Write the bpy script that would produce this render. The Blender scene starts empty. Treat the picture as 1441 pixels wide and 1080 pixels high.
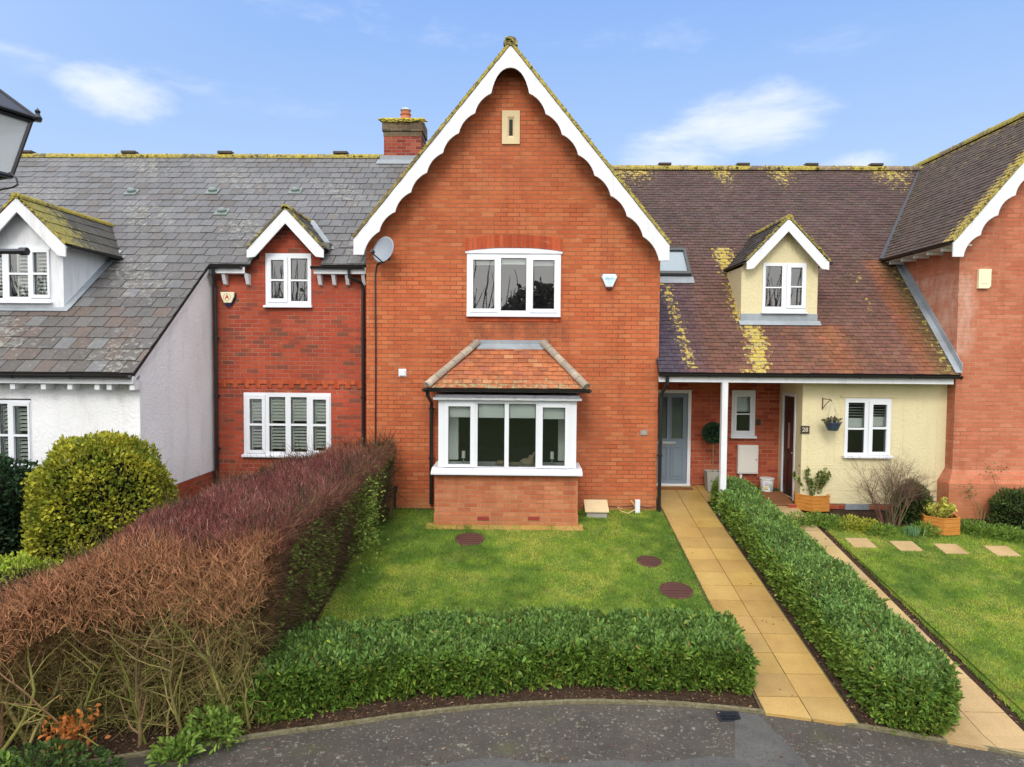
import bpy, math, random
import numpy as np
from mathutils import Vector, Matrix
random.seed(7); rng = np.random.default_rng(7)
C = bpy.context.scene.collection
CH = 4.3                                   # camera height above the road datum
# ------------------------------------------------------------------ camera
FPX = 960.0
def _R(ax, a):
    c, s = math.cos(a), math.sin(a)
    return np.array([[1,0,0],[0,c,-s],[0,s,c]]) if ax == 'x' else np.array([[c,-s,0],[s,c,0],[0,0,1]])
CM = _R('z', math.radians(1.04)) @ _R('x', math.radians(90-2.4)) @ _R('z', math.radians(.45))
def ray(px, py):
    d = CM @ np.array([(px-720.5)/FPX, -(py-540)/FPX, -1.0]); return d/d[1]
def P(px, py, Y):
    d = ray(px, py)*Y; return float(d[0]), float(d[2])+CH
def PX(px, py, Y): return P(px, py, Y)[0]
def PZ(px, py, Y): return P(px, py, Y)[1]
def G(y):                                   # ground height
    if y >= 15.2: return 1.4
    if y >= 7.5: return 1.4-.17*(15.2-y)
    return .091-.03*(7.5-y)
def PG(px, py):                             # point on the sloping gardens
    d = ray(px, py); Y = (1.4-CH-.17*15.2)/(d[2]-.17); return float(d[0]*Y), float(Y)
cam = bpy.data.cameras.new('camera'); co = bpy.data.objects.new('camera', cam); C.objects.link(co)
cam.sensor_width = 36; cam.lens = 36*FPX/1441; cam.clip_end = 2000; cam.clip_start = .05
co.matrix_world = Matrix.Translation((0,0,CH)) @ Matrix(CM.tolist()).to_4x4()
bpy.context.scene.camera = co
# ------------------------------------------------------------------ materials
def srgb(r, g, b):
    f = lambda c: (c/255/12.92) if c/255 <= .04045 else ((c/255+.055)/1.055)**2.4
    return (f(r), f(g), f(b), 1)
class NT:
    def __init__(s, name, rough=.7, spec=.3):
        s.m = bpy.data.materials.new(name); s.m.use_nodes = True; s.t = s.m.node_tree
        s.b = s.t.nodes['Principled BSDF']; s.b.inputs['Roughness'].default_value = rough
        s.b.inputs['Specular IOR Level'].default_value = spec; s._pos = None
    def n(s, typ, **kw):
        o = s.t.nodes.new(typ)
        for k, v in kw.items(): setattr(o, k, v)
        return o
    def l(s, a, b): s.t.links.new(a, b)
    def pos(s):
        if s._pos is None: s._pos = s.n('ShaderNodeNewGeometry').outputs['Position']
        return s._pos
    def scaled(s, sc, vec=None):
        v = s.n('ShaderNodeVectorMath', operation='MULTIPLY'); s.l(vec or s.pos(), v.inputs[0]); v.inputs[1].default_value = sc
        return v.outputs[0]
    def noise(s, scale, detail=4, rough=.6, vec=None, dist=0, out='Fac'):
        o = s.n('ShaderNodeTexNoise'); s.l(vec or s.pos(), o.inputs['Vector'])
        o.inputs['Scale'].default_value = scale; o.inputs['Detail'].default_value = detail; o.inputs['Roughness'].default_value = rough
        o.inputs['Distortion'].default_value = dist
        return o.outputs[out]
    def ramp(s, fac, stops, interp='LINEAR'):
        r = s.n('ShaderNodeValToRGB'); r.color_ramp.interpolation = interp
        e = r.color_ramp.elements
        while len(e) < len(stops): e.new(.5)
        for k, (p, c) in enumerate(stops):
            e[k].position = p; e[k].color = c if len(c) == 4 else (*c, 1)
        s.l(fac, r.inputs[0]); return r.outputs[0]
    def mix(s, fac, a, b, mode='MIX'):
        o = s.n('ShaderNodeMix', data_type='RGBA', blend_type=mode)
        for sock, v in ((o.inputs[0], fac), (o.inputs[6], a), (o.inputs[7], b)):
            if isinstance(v, (int, float)): sock.default_value = v
            elif isinstance(v, tuple): sock.default_value = v if len(v) == 4 else (*v, 1)
            else: s.l(v, sock)
        return o.outputs[2]
    def math(s, op, a, b=0.0, clamp=False):
        o = s.n('ShaderNodeMath', operation=op, use_clamp=clamp)
        for sock, v in ((o.inputs[0], a), (o.inputs[1], b)):
            if isinstance(v, (int, float)): sock.default_value = v
            else: s.l(v, sock)
        return o.outputs[0]
    def attr(s, name, out='Fac'):
        o = s.n('ShaderNodeAttribute', attribute_name=name); return o.outputs[out]
    def col(s, c):
        if isinstance(c, tuple): s.b.inputs['Base Color'].default_value = c if len(c) == 4 else (*c, 1)
        else: s.l(c, s.b.inputs['Base Color'])
    def bump(s, h, strength=.3, dist=.01):
        o = s.n('ShaderNodeBump'); o.inputs['Strength'].default_value = strength; o.inputs['Distance'].default_value = dist
        s.l(h, o.inputs['Height']); s.l(o.outputs[0], s.b.inputs['Normal'])
def g(v, lo=None): return (v, v, v, 1)
def painted(name, c, rough=.45, var=.08, dirt=0.0, bump=0.0, spec=.4):
    t = NT(name, rough, spec)
    n1 = t.noise(2.3, 5)
    cc = t.mix(1, c, t.ramp(n1, [(.3, g(1-var)), (.7, g(1))]), 'MULTIPLY')
    if dirt:
        st = t.noise(1, 6, .7, vec=t.scaled((5, 5, .8)))
        cc = t.mix(t.math('MULTIPLY', t.ramp(st, [(.52, g(0)), (.75, g(1))]), dirt), cc, (.25, .23, .19), 'MIX')
    t.col(cc)
    if bump: t.bump(t.noise(30, 5), bump, .01)
    return t.m
def brick(name, stops, mortar, mortar_dark, var=.15, stain=None, header=False, size=(.252, .0862), marks=()):
    t = NT(name, .88, .15)
    geo = t.n('ShaderNodeNewGeometry'); sp = t.n('ShaderNodeSeparateXYZ'); sn = t.n('ShaderNodeSeparateXYZ')
    t.l(geo.outputs['Position'], sp.inputs[0]); t.l(geo.outputs['True Normal'], sn.inputs[0])
    fx = t.math('GREATER_THAN', t.math('ABSOLUTE', sn.outputs[0]), .7)
    u = t.math('ADD', t.math('MULTIPLY', sp.outputs[0], t.math('SUBTRACT', 1, fx)), t.math('MULTIPLY', sp.outputs[1], fx))
    cb = t.n('ShaderNodeCombineXYZ')
    wob = t.math('MULTIPLY', t.math('SUBTRACT', t.noise(1.7, 2), .5), .012)
    if header: t.l(t.math('ADD', u, wob), cb.inputs[0]); t.l(sp.outputs[2], cb.inputs[1])
    else: t.l(t.math('ADD', u, wob), cb.inputs[0]); t.l(t.math('ADD', sp.outputs[2], wob), cb.inputs[1])
    b = t.n('ShaderNodeTexBrick'); t.l(cb.outputs[0], b.inputs['Vector'])
    b.inputs['Color1'].default_value = (0, 0, 0, 1); b.inputs['Color2'].default_value = (1, 1, 1, 1); b.inputs['Mortar'].default_value = (.5, .5, .5, 1)
    b.inputs['Scale'].default_value = 1; b.inputs['Mortar Size'].default_value = .0075; b.inputs['Mortar Smooth'].default_value = .25
    b.inputs['Brick Width'].default_value = size[0]; b.inputs['Row Height'].default_value = size[1]
    cl = t.ramp(b.outputs['Color'], stops)
    big = t.noise(.55, 5, .6); fine = t.noise(45, 4, .7)
    cl = t.mix(1, cl, t.ramp(big, [(.3, g(1-var)), (.7, g(1+var*.6))]), 'MULTIPLY')
    cl = t.mix(1, cl, t.ramp(fine, [(.25, g(.78)), (.75, g(1.15))]), 'MULTIPLY')
    mm = t.ramp(t.noise(1.3, 5, .65), [(.35, mortar_dark), (.65, mortar)])
    cl = t.mix(b.outputs['Fac'], cl, mm)
    hv = t.noise(.9, 4, .6, vec=t.scaled((1, 1, .7)))
    cl = t.mix(t.math('MULTIPLY', t.ramp(hv, [(.42, g(0)), (.62, g(1))]), .22), cl, t.mix(1, cl, (1.06, 1.35, 1.5), 'MULTIPLY'))
    # pale salts and weathering streaks
    eff = t.noise(1, 6, .75, vec=t.scaled((3.2, 3.2, 13)))
    cl = t.mix(t.math('MULTIPLY', t.ramp(eff, [(.60, g(0)), (.78, g(1))]), .45), cl, (.62, .40, .25))
    str_ = t.noise(1, 5, .7, vec=t.scaled((4, 4, .45)))
    cl = t.mix(t.math('MULTIPLY', t.ramp(str_, [(.50, g(0)), (.72, g(1))]), .35), cl, (.16, .05, .03))
    for (mx0, mx1, mz0, mz1, mcol, mamt) in marks:
        def edge(v, a, b):
            o = t.n('ShaderNodeMapRange'); o.interpolation_type = 'SMOOTHSTEP'; t.l(v, o.inputs[0]); o.inputs[1].default_value = a; o.inputs[2].default_value = b; return o.outputs[0]
        wv = t.math('MULTIPLY', t.math('SUBTRACT', t.noise(3.5, 5), .5), .5); xx = t.math('ADD', sp.outputs[0], wv); zz = t.math('ADD', sp.outputs[2], t.math('MULTIPLY', wv, .8))
        f = t.math('MULTIPLY', t.math('MULTIPLY', edge(xx, mx0-.12, mx0+.12), edge(xx, mx1+.12, mx1-.12)), t.math('MULTIPLY', edge(zz, mz0-.2, mz0+.2), edge(zz, mz1+.05, mz1-.05)))
        f = t.math('MULTIPLY', f, t.math('MULTIPLY', t.ramp(t.noise(1, 6, .75, vec=t.scaled((5, 5, 2.5))), [(.38, g(.25)), (.62, g(1))]), mamt)); cl = t.mix(f, cl, mcol)
    if stain:                              # damp, mossy foot of the wall
        h = t.math('SUBTRACT', sp.outputs[2], stain[0])
        h = t.math('ADD', h, t.math('MULTIPLY', t.math('SUBTRACT', t.noise(2.5, 5), .5), stain[1]*1.6))
        f = t.n('ShaderNodeMapRange'); t.l(h, f.inputs[0]); f.inputs[1].default_value = 0; f.inputs[2].default_value = stain[1]
        f.inputs[3].default_value = 1; f.inputs[4].default_value = 0
        cl = t.mix(t.math('MULTIPLY', f.outputs[0], .6), cl, stain[2])
    t.col(cl)
    hh = t.math('ADD', t.math('MULTIPLY', t.math('SUBTRACT', 1, b.outputs['Fac']), 1), t.math('MULTIPLY', fine, .5))
    t.bump(hh, .75, .008)
    return t.m
M = {}
M['brick_c'] = brick('orange_brick', [(0, (.42,.100,.040)), (.3, (.46,.116,.046)), (.7, (.49,.132,.052)), (.9, (.50,.158,.066)), (1, (.46,.138,.058))],
                     (.30,.15,.08), (.15,.055,.03), stain=(G(13.8)-.05, .45, (.40,.20,.085)), marks=((-1.2, .85, 4.55, 5.0, (.16,.065,.04), .75), (-1.9, -1.2, 4.2, 5.3, (.22,.07,.04), .35), (-2.6, 1.9, 7.6, 8.9, (.24,.08,.045), .3), (1.1, 1.6, 1.2, 3.6, (.30,.09,.05), .5)))
M['brick_bay'] = brick('bay_brick', [(0, (.42,.115,.055)), (.3, (.47,.145,.068)), (.7, (.51,.175,.085)), (1, (.52,.20,.10))],
                     (.42,.27,.15), (.30,.15,.08), stain=(G(13.8)-.3, .5, (.30,.17,.07)))
M['brick_b'] = brick('red_brick', [(0, (.19,.07,.045)), (.10, (.28,.06,.035)), (.2, (.36,.062,.034)), (.6, (.41,.07,.036)), (.85, (.42,.085,.042)), (.93,(.20,.06,.04)), (1, (.36,.085,.045))],
                     (.34,.17,.12), (.20,.075,.05), var=.25)
M['brick_d'] = brick('porch_brick', [(0, (.28,.05,.028)), (.5, (.38,.075,.036)), (1, (.45,.115,.055))], (.40,.22,.14), (.26,.11,.07))
M['brick_e'] = brick('salmon_brick', [(0, (.43,.125,.068)), (.4, (.46,.145,.08)), (.8, (.49,.165,.095)), (1, (.50,.185,.11))],
                     (.46,.25,.15), (.26,.11,.06), stain=(G(13.7)-.1, .9, (.36,.15,.05)), marks=((8.5, 8.85, 4.4, 6.0, (.62,.45,.36), .5),))
M['brick_chimney'] = brick('chimney_brick', [(0, (.16,.03,.02)), (.5, (.28,.045,.03)), (1, (.34,.09,.05))], (.25,.2,.15), (.14,.10,.08))
M['brick_moss'] = brick('mossy_brick', [(0, (.07,.055,.035)), (.5, (.13,.09,.055)), (1, (.17,.12,.07))], (.25,.22,.15), (.10,.09,.06))
M['soldier'] = brick('arch_brick', [(0, (.36,.055,.022)), (.5, (.45,.08,.03)), (1, (.50,.10,.04))], (.30,.13,.07), (.2,.07,.04), size=(.088, 2.0), header=True)
M['vent_brick'] = painted('vent_brick', (.26,.04,.03), .8)
def render_mat(name, c, dirtc, dirt):
    t = NT(name, .85, .15)
    h = t.noise(7, 5, .6, dist=2.2)
    a = t.mix(1, c, t.ramp(t.noise(.8, 5), [(.3, g(.90)), (.7, g(1))]), 'MULTIPLY')
    st = t.noise(1, 6, .75, vec=t.scaled((3.5, 3.5, .7)))
    a = t.mix(t.math('MULTIPLY', t.ramp(st, [(.50, g(0)), (.78, g(1))]), dirt), a, dirtc)
    t.col(a); t.bump(t.math('ADD', h, t.math('MULTIPLY', t.noise(60, 3), .3)), .6, .03)
    return t.m
M['render_white'] = render_mat('white_render', (.79,.80,.83), (.38,.37,.36), .35)
M['render_cream'] = render_mat('cream_render', (.69,.61,.385), (.50,.42,.25), .4)
M['white'] = painted('white_upvc', (.70,.725,.77), .3, .03)
M['board'] = painted('white_painted_board', (.69,.71,.75), .5, .08, dirt=.38)
M['sill'] = painted('pale_sill', (.68,.70,.76), .35, .05)
M['black'] = painted('black_plastic', (.018,.017,.018), .35, .2)
M['gasket'] = painted('dark_gasket', (.02,.02,.022), .5)
M['lead'] = painted('lead_sheet', (.30,.34,.38), .5, .35, dirt=.4, bump=.3)
M['grey_door'] = painted('grey_blue_door_paint', (.17,.22,.27), .4, .05)
M['brown_door'] = painted('dark_brown_door_paint', (.045,.018,.014), .35, .2)
M['stone'] = painted('buff_stone', (.62,.50,.30), .8, .12, dirt=.15, bump=.2)
M['dark'] = painted('dark_recess', (.03,.028,.025), .9)
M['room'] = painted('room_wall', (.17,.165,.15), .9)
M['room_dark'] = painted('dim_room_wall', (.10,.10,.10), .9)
M['blind'] = painted('roller_blind_cloth', (.80,.84,.80), .9, .04)
M['shutter'] = painted('shutter_paint', (.75,.77,.74), .5)
M['chrome'] = painted('brushed_metal', (.55,.56,.58), .3); M['chrome'].node_tree.nodes['Principled BSDF'].inputs['Metallic'].default_value = .8
M['wax'] = painted('candle_wax', (.85,.83,.78), .6)
M['terracotta'] = painted('terracotta', (.50,.17,.08), .8, .25, dirt=.3)
M['under'] = painted('roof_underlay', (.02,.018,.017), .95)
M['metal_dark'] = painted('black_painted_iron', (.014,.016,.024), .3, .3, spec=.6)
M['grey_stone_pot'] = painted('pale_grey_planter', (.36,.34,.30), .8, .15, bump=.2)
M['meter'] = painted('meter_box_plastic', (.62,.60,.56), .5, .05)
M['dish'] = painted('grey_dish_metal', (.27,.31,.37), .4, .08, dirt=.25)
M['slate_plaque'] = painted('dark_slate', (.045,.033,.024), .6)
M['lettering'] = painted('pale_lettering', (.45,.40,.33), .6)
M['red'] = painted('red_print', (.45,.02,.02), .5)
M['blue_print'] = painted('blue_print', (.30,.50,.62), .5)
M['navy'] = painted('navy_plastic', (.012,.014,.05), .3)
M['maroon'] = painted('maroon_plastic', (.08,.012,.015), .3)
M['alarm_cream'] = painted('cream_plastic', (.78,.72,.50), .5)
M['olive_ring'] = painted('olive_print', (.42,.42,.24), .6)
M['cream_box'] = painted('cream_box_plastic', (.80,.72,.50), .5)
M['mat_brown'] = painted('coir_mat', (.22,.09,.035), .95, .35, bump=.8)
M['manhole'] = painted('rusty_brown_cover', (.095,.035,.028), .75, .35, bump=.6)
M['hose'] = painted('yellowish_hose', (.55,.42,.16), .5)
M['pot_blue'] = painted('blue_grey_plastic_pot', (.035,.055,.09), .4)
M['tub'] = painted('white_plastic_tub', (.72,.74,.74), .35)
M['pastel'] = [painted('pastel_%s' % n, c, .5) for n, c in (('yellow', (.65,.55,.2)), ('green', (.35,.55,.35)), ('blue', (.3,.42,.62)), ('lilac', (.5,.42,.6)))]
M['sofa'] = painted('dark_sofa_cloth', (.018,.02,.024), .9)
M['throw'] = painted('beige_fleece', (.42,.34,.23), .95, .35, bump=.8)
M['bucket_lid'] = painted('pale_lid', (.6,.62,.6), .4)
def wood_mat():
    t = NT('orange_stained_timber', .6, .3)
    n_ = t.noise(1, 5, .6, vec=t.scaled((6, 6, 60)))
    t.col(t.ramp(n_, [(.3, (.38,.135,.02)), (.7, (.55,.24,.05))])); t.bump(n_, .3, .005); return t.m
M['wood'] = wood_mat()
def glass_mat():
    t = NT('window_glass'); nt = t.t
    for n_ in list(nt.nodes): nt.nodes.remove(n_)
    out = nt.nodes.new('ShaderNodeOutputMaterial'); mx = nt.nodes.new('ShaderNodeMixShader')
    tr = nt.nodes.new('ShaderNodeBsdfTransparent'); tr.inputs[0].default_value = (.86,.91,.89,1)
    gl = nt.nodes.new('ShaderNodeBsdfGlossy'); gl.inputs['Roughness'].default_value = .01; gl.inputs[0].default_value = (1,1,1,1)
    fr = nt.nodes.new('ShaderNodeFresnel'); fr.inputs[0].default_value = 1.5
    ad = nt.nodes.new('ShaderNodeMath'); ad.operation = 'MULTIPLY_ADD'; ad.inputs[1].default_value = 1.3; ad.inputs[2].default_value = .07
    bp = nt.nodes.new('ShaderNodeBump'); bp.inputs['Strength'].default_value = .05; bp.inputs['Distance'].default_value = .02
    no = nt.nodes.new('ShaderNodeTexNoise'); no.inputs['Scale'].default_value = 1.4; ge = nt.nodes.new('ShaderNodeNewGeometry')
    nt.links.new(ge.outputs[0], no.inputs[0]); nt.links.new(no.outputs[0], bp.inputs['Height']); nt.links.new(bp.outputs[0], gl.inputs['Normal'])
    nt.links.new(fr.outputs[0], ad.inputs[0]); nt.links.new(ad.outputs[0], mx.inputs[0]); nt.links.new(tr.outputs[0], mx.inputs[1]); nt.links.new(gl.outputs[0], mx.inputs[2])
    nt.links.new(mx.outputs[0], out.inputs[0]); return t.m
M['glass'] = glass_mat()
def tile_mat(name, rough, lichen_c, lichen_c2, spec=.25, fine=(.75, 1.2), fscale=18):
    t = NT(name, rough, spec)
    c = t.attr('Col', 'Color')
    c = t.mix(1, c, t.ramp(t.noise(fscale, 6, .7), [(.3, g(fine[0])), (.7, g(fine[1]))]), 'MULTIPLY')
    c = t.mix(1, c, t.ramp(t.noise(1.1, 5, .6), [(.3, g(.85)), (.7, g(1.12))]), 'MULTIPLY')
    spots = t.ramp(t.noise(38, 4, .7), [(.66, g(0)), (.70, g(1))])
    c = t.mix(t.math('MULTIPLY', spots, .35), c, (.45,.45,.42))
    f = t.math('ADD', t.noise(11, 6, .7), t.math('MULTIPLY', t.attr('lichen'), .45))
    f = t.ramp(f, [(.74, g(0)), (.80, g(1))])
    lc = t.mix(t.ramp(t.noise(24, 3), [(.4, g(0)), (.6, g(1))]), lichen_c, lichen_c2)
    t.col(t.mix(f, c, lc)); t.bump(t.noise(60, 5, .7), .5, .006)
    return t.m
M['slate'] = tile_mat('weathered_slate', .6, (.17,.17,.155), (.24,.235,.21), spec=.3)
M['plain_tile'] = tile_mat('plain_clay_tile', .8, (.50,.35,.025), (.27,.25,.14), fscale=9)
M['mossy_slate'] = tile_mat('mossy_slate', .8, (.30,.25,.06), (.17,.16,.05))
M['ridge'] = tile_mat('ridge_tile', .85, (.42,.34,.05), (.20,.17,.07))
M['bay_tile'] = tile_mat('orange_clay_tile', .75, (.20,.17,.09), (.33,.28,.15), fine=(.72, 1.2), fscale=7)
def foliage(name, rough=.45, spec=.4, trans=.18):
    t = NT(name, rough, spec)
    c = t.mix(1, t.attr('Col', 'Color'), t.ramp(t.noise(8, 3), [(.3, g(.8)), (.7, g(1.2))]), 'MULTIPLY')
    t.col(c)
    if trans:
        tl = t.n('ShaderNodeBsdfTranslucent'); t.l(c, tl.inputs[0]); mx = t.n('ShaderNodeMixShader'); mx.inputs[0].default_value = trans
        out = t.t.nodes['Material Output']; t.l(t.b.outputs[0], mx.inputs[1]); t.l(tl.outputs[0], mx.inputs[2]); t.l(mx.outputs[0], out.inputs[0])
    return t.m
M['leaf'] = foliage('glossy_leaf', .42, .22, .25)
M['leaf_matt'] = foliage('matt_leaf', .6, .25, .25)
M['twig'] = foliage('twig_bark', .8, .15, 0)
M['grass'] = foliage('grass_blade', .6, .2, .35)
def soil_mat(name='dark_soil', c1=(.030,.018,.012), c2=(.085,.055,.038)):
    t = NT(name, .95, .1); n_ = t.noise(14, 8, .75)
    t.col(t.mix(t.ramp(t.noise(55, 3), [(.66, g(0)), (.70, g(1))]), t.ramp(n_, [(.35, c1), (.7, c2)]), (.16,.11,.07)))
    t.bump(n_, 1, .05); return t.m
M['soil'] = soil_mat()
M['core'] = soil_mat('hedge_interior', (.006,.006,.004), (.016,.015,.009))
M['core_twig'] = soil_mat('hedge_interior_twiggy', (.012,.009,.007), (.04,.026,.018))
def lawn_mat():
    t = NT('lawn_ground', .9, .1)
    c = t.ramp(t.noise(1.6, 6, .7), [(.3, (.07,.12,.025)), (.5, (.12,.19,.035)), (.66, (.26,.28,.06))])
    c = t.mix(1, c, t.ramp(t.noise(30, 5, .7), [(.25, g(.55)), (.75, g(1.35))]), 'MULTIPLY')
    t.col(c); t.bump(t.noise(40, 5, .7), 1, .03); return t.m
M['lawn'] = lawn_mat()
def road_mat():
    t = NT('old_tarmac', .75, .3)
    sp = t.n('ShaderNodeSeparateXYZ'); t.l(t.pos(), sp.inputs[0])
    c = t.ramp(t.noise(3, 6, .6), [(.3, (.068,.068,.066)), (.7, (.108,.106,.102))])
    c = t.mix(1, c, t.ramp(t.noise(120, 3, .6), [(.3, g(.6)), (.7, g(1.4))]), 'MULTIPLY')
    e = t.math('SUBTRACT', sp.outputs[1], t.math('MULTIPLY', t.noise(1.2, 3), .3))       # old surface band near the kerb
    # band: older chip-pocked surfacing kept along the kerb
    bd = t.attr('band')
    chips = t.ramp(t.math('ADD', t.noise(22, 5, .75), t.math('MULTIPLY', t.noise(1.5, 4), .16)), [(.65, g(0)), (.70, g(1))])
    old = t.mix(1, c, (.74,.66,.58), 'MULTIPLY')
    old = t.mix(t.math('MULTIPLY', chips, .7), old, (.30,.29,.24))
    moss = t.ramp(t.noise(2.2, 6, .7), [(.58, g(0)), (.72, g(1))])
    old = t.mix(t.math('MULTIPLY', moss, .45), old, (.09,.10,.025))
    t.col(t.mix(bd, c, old)); t.bump(t.math('ADD', t.noise(90, 4, .7), t.math('MULTIPLY', chips, .5)), .7, .012); return t.m
M['road'] = road_mat()
def slab_mat(name, c1, c2, jx, jy, x0, y0, wet=.5):
    t = NT(name, wet, .4)
    c = t.ramp(t.noise(1.4, 6, .65), [(.3, c1), (.7, c2)])
    c = t.mix(1, c, t.ramp(t.noise(60, 4, .7), [(.3, g(.8)), (.7, g(1.15))]), 'MULTIPLY')
    c = t.mix(1, c, t.attr('Col', 'Color'), 'MULTIPLY')
    st = t.noise(1, 6, .7, vec=t.scaled((2.0, .7, 1)))
    c = t.mix(t.math('MULTIPLY', t.ramp(st, [(.52, g(0)), (.72, g(1))]), .35), c, (.24,.12,.03))
    t.col(c); t.bump(t.noise(50, 4, .7), .3, .006)
    t.l(t.ramp(t.noise(.8, 3), [(.35, g(wet-.18)), (.65, g(wet+.2))]), t.b.inputs['Roughness']); return t.m
M['slab'] = slab_mat('yellow_paving', (.33,.205,.065), (.45,.30,.10), .5, .44, 0, 0, .42)
M['slab2'] = slab_mat('worn_buff_paving', (.34,.235,.11), (.45,.325,.165), .5, .44, 0, 0, .7)
M['joint'] = painted('dark_joint', (.10,.075,.04), .9, .3)
M['kerb'] = soil_mat('mossy_concrete_edging', (.13,.12,.06), (.30,.27,.18))
# ------------------------------------------------------------------ object helpers
def tag(o, label=None, cat=None, group=None, kind=None):
    if label: o['label'] = label
    if cat: o['category'] = cat
    if group: o['group'] = group
    if kind: o['kind'] = kind
    return o
def thing(name, loc, label, cat, group=None):
    o = bpy.data.objects.new(name, None); C.objects.link(o); o.location = loc; o.empty_display_size = .2
    return tag(o, label, cat, group)
def origin(o):
    v = Vector((0,0,0))
    while o is not None: v += o.location; o = o.parent
    return v
def link_mesh(name, me, mat, parent, loc=None):
    me.materials.append(mat) if not isinstance(mat, (list, tuple)) else [me.materials.append(m) for m in mat]
    o = bpy.data.objects.new(name, me); C.objects.link(o)
    if parent is not None:
        o.parent = parent; off = origin(parent)
    else:
        off = Vector(loc) if loc is not None else Vector((0,0,0)); o.location = off
    if off.length > 0: me.transform(Matrix.Translation(-off))
    me.update(); return o
def frame(d):
    d = Vector(d).normalized(); a = Vector((0,0,1)) if abs(d.z) < .9 else Vector((1,0,0))
    u = d.cross(a).normalized(); return u, d.cross(u).normalized()
class MB:
    def __init__(s): s.v = []; s.f = []; s.mi = []; s.col = []; s.lic = []; s.cur = 0
    def add(s, vs, fs, col=(1,1,1), lic=0):
        k = len(s.v); s.v += [tuple(p) for p in vs]
        for f in fs: s.f.append([i+k for i in f]); s.mi.append(s.cur); s.col.append(col); s.lic.append(lic)
        return s
    def quad(s, *p, **k): return s.add(p, [tuple(range(len(p)))], **k)
    def box(s, x0, x1, y0, y1, z0, z1, **k):
        if x0 > x1: x0, x1 = x1, x0
        if y0 > y1: y0, y1 = y1, y0
        if z0 > z1: z0, z1 = z1, z0
        return s.add([(x0,y0,z0),(x1,y0,z0),(x1,y1,z0),(x0,y1,z0),(x0,y0,z1),(x1,y0,z1),(x1,y1,z1),(x0,y1,z1)],
                     [(0,3,2,1),(4,5,6,7),(0,1,5,4),(1,2,6,5),(2,3,7,6),(3,0,4,7)], **k)
    def prism(s, poly, vec, **k):
        n = len(poly); vec = Vector(vec); a = [Vector(p) for p in poly]; b = [p+vec for p in a]
        nrm = Vector((0,0,0))
        for i in range(n): nrm += a[i].cross(a[(i+1) % n])
        if nrm.dot(vec) > 0: a.reverse(); b.reverse()
        return s.add(a+b, [tuple(range(n)), tuple(range(2*n-1, n-1, -1))]+[(i, i+n, (i+1) % n+n, (i+1) % n) for i in range(n)], **k)
    def xz(s, pts, y0, y1, **k): return s.prism([(x, y0, z) for x, z in pts], (0, y1-y0, 0), **k)
    def yz(s, pts, x0, x1, **k): return s.prism([(x0, y, z) for y, z in pts], (x1-x0, 0, 0), **k)
    def tube(s, pts, r, n=8, cap=True, **k):
        pts = [Vector(p) for p in pts]; rs = r if isinstance(r, (list, tuple)) else [r]*len(pts)
        vs = []; d0 = (pts[1]-pts[0]).normalized(); u, w = frame(d0)
        for i, p in enumerate(pts):
            d = (pts[min(i+1, len(pts)-1)]-pts[max(i-1, 0)]).normalized()
            u = (u-d*u.dot(d)).normalized(); w = d.cross(u)
            for j in range(n):
                a = 2*math.pi*j/n; vs.append(p+(u*math.cos(a)+w*math.sin(a))*rs[i])
        fs = [(i*n+j, i*n+(j+1) % n, (i+1)*n+(j+1) % n, (i+1)*n+j) for i in range(len(pts)-1) for j in range(n)]
        if cap: fs += [tuple(range(n-1, -1, -1)), tuple((len(pts)-1)*n+j for j in range(n))]
        return s.add(vs, fs, **k)
    def lathe(s, prof, c, n=20, **k):
        vs = [(c[0]+r*math.cos(2*math.pi*j/n), c[1]+r*math.sin(2*math.pi*j/n), c[2]+z) for r, z in prof for j in range(n)]
        fs = [(i*n+j, i*n+(j+1) % n, (i+1)*n+(j+1) % n, (i+1)*n+j) for i in range(len(prof)-1) for j in range(n)]
        fs += [tuple(range(n-1, -1, -1)), tuple((len(prof)-1)*n+j for j in range(n))]
        return s.add(vs, fs, **k)
    def build(s, name, mat, parent=None, loc=None, bevel=0, smooth=False, attrs=False):
        me = bpy.data.meshes.new(name); me.from_pydata(s.v, [], s.f)
        if attrs:
            a = me.attributes.new('Col', 'FLOAT_COLOR', 'FACE'); a.data.foreach_set('color', np.array([(*c[:3], 1) for c in s.col], 'f').ravel())
            b = me.attributes.new('lichen', 'FLOAT', 'FACE'); b.data.foreach_set('value', np.array(s.lic, 'f'))
        if isinstance(mat, (list, tuple)): me.polygons.foreach_set('material_index', s.mi)
        if smooth: me.polygons.foreach_set('use_smooth', [True]*len(s.f))
        o = link_mesh(name, me, mat, parent, loc)
        if bevel:
            m = o.modifiers.new('bevel', 'BEVEL'); m.width = bevel; m.segments = 2; m.limit_method = 'ANGLE'
        return o
def clip(poly, reg):                           # convex poly against convex ccw region
    out = list(poly)
    for i in range(len(reg)):
        a, b = reg[i], reg[(i+1) % len(reg)]
        side = lambda p: (b[0]-a[0])*(p[1]-a[1])-(b[1]-a[1])*(p[0]-a[0])
        res = []
        for k in range(len(out)):
            p, q = out[k], out[(k+1) % len(out)]; sp_, sq = side(p), side(q)
            if sp_ >= 0: res.append(p)
            if (sp_ > 1e-9 and sq < -1e-9) or (sp_ < -1e-9 and sq > 1e-9):
                t = sp_/(sp_-sq); res.append((p[0]+(q[0]-p[0])*t, p[1]+(q[1]-p[1])*t))
        out = res
        if len(out) < 3: return []
    return out
def ccw(r):
    a = sum(r[i][0]*r[(i+1) % len(r)][1]-r[(i+1) % len(r)][0]*r[i][1] for i in range(len(r)))
    return list(r) if a > 0 else list(r)[::-1]
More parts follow.
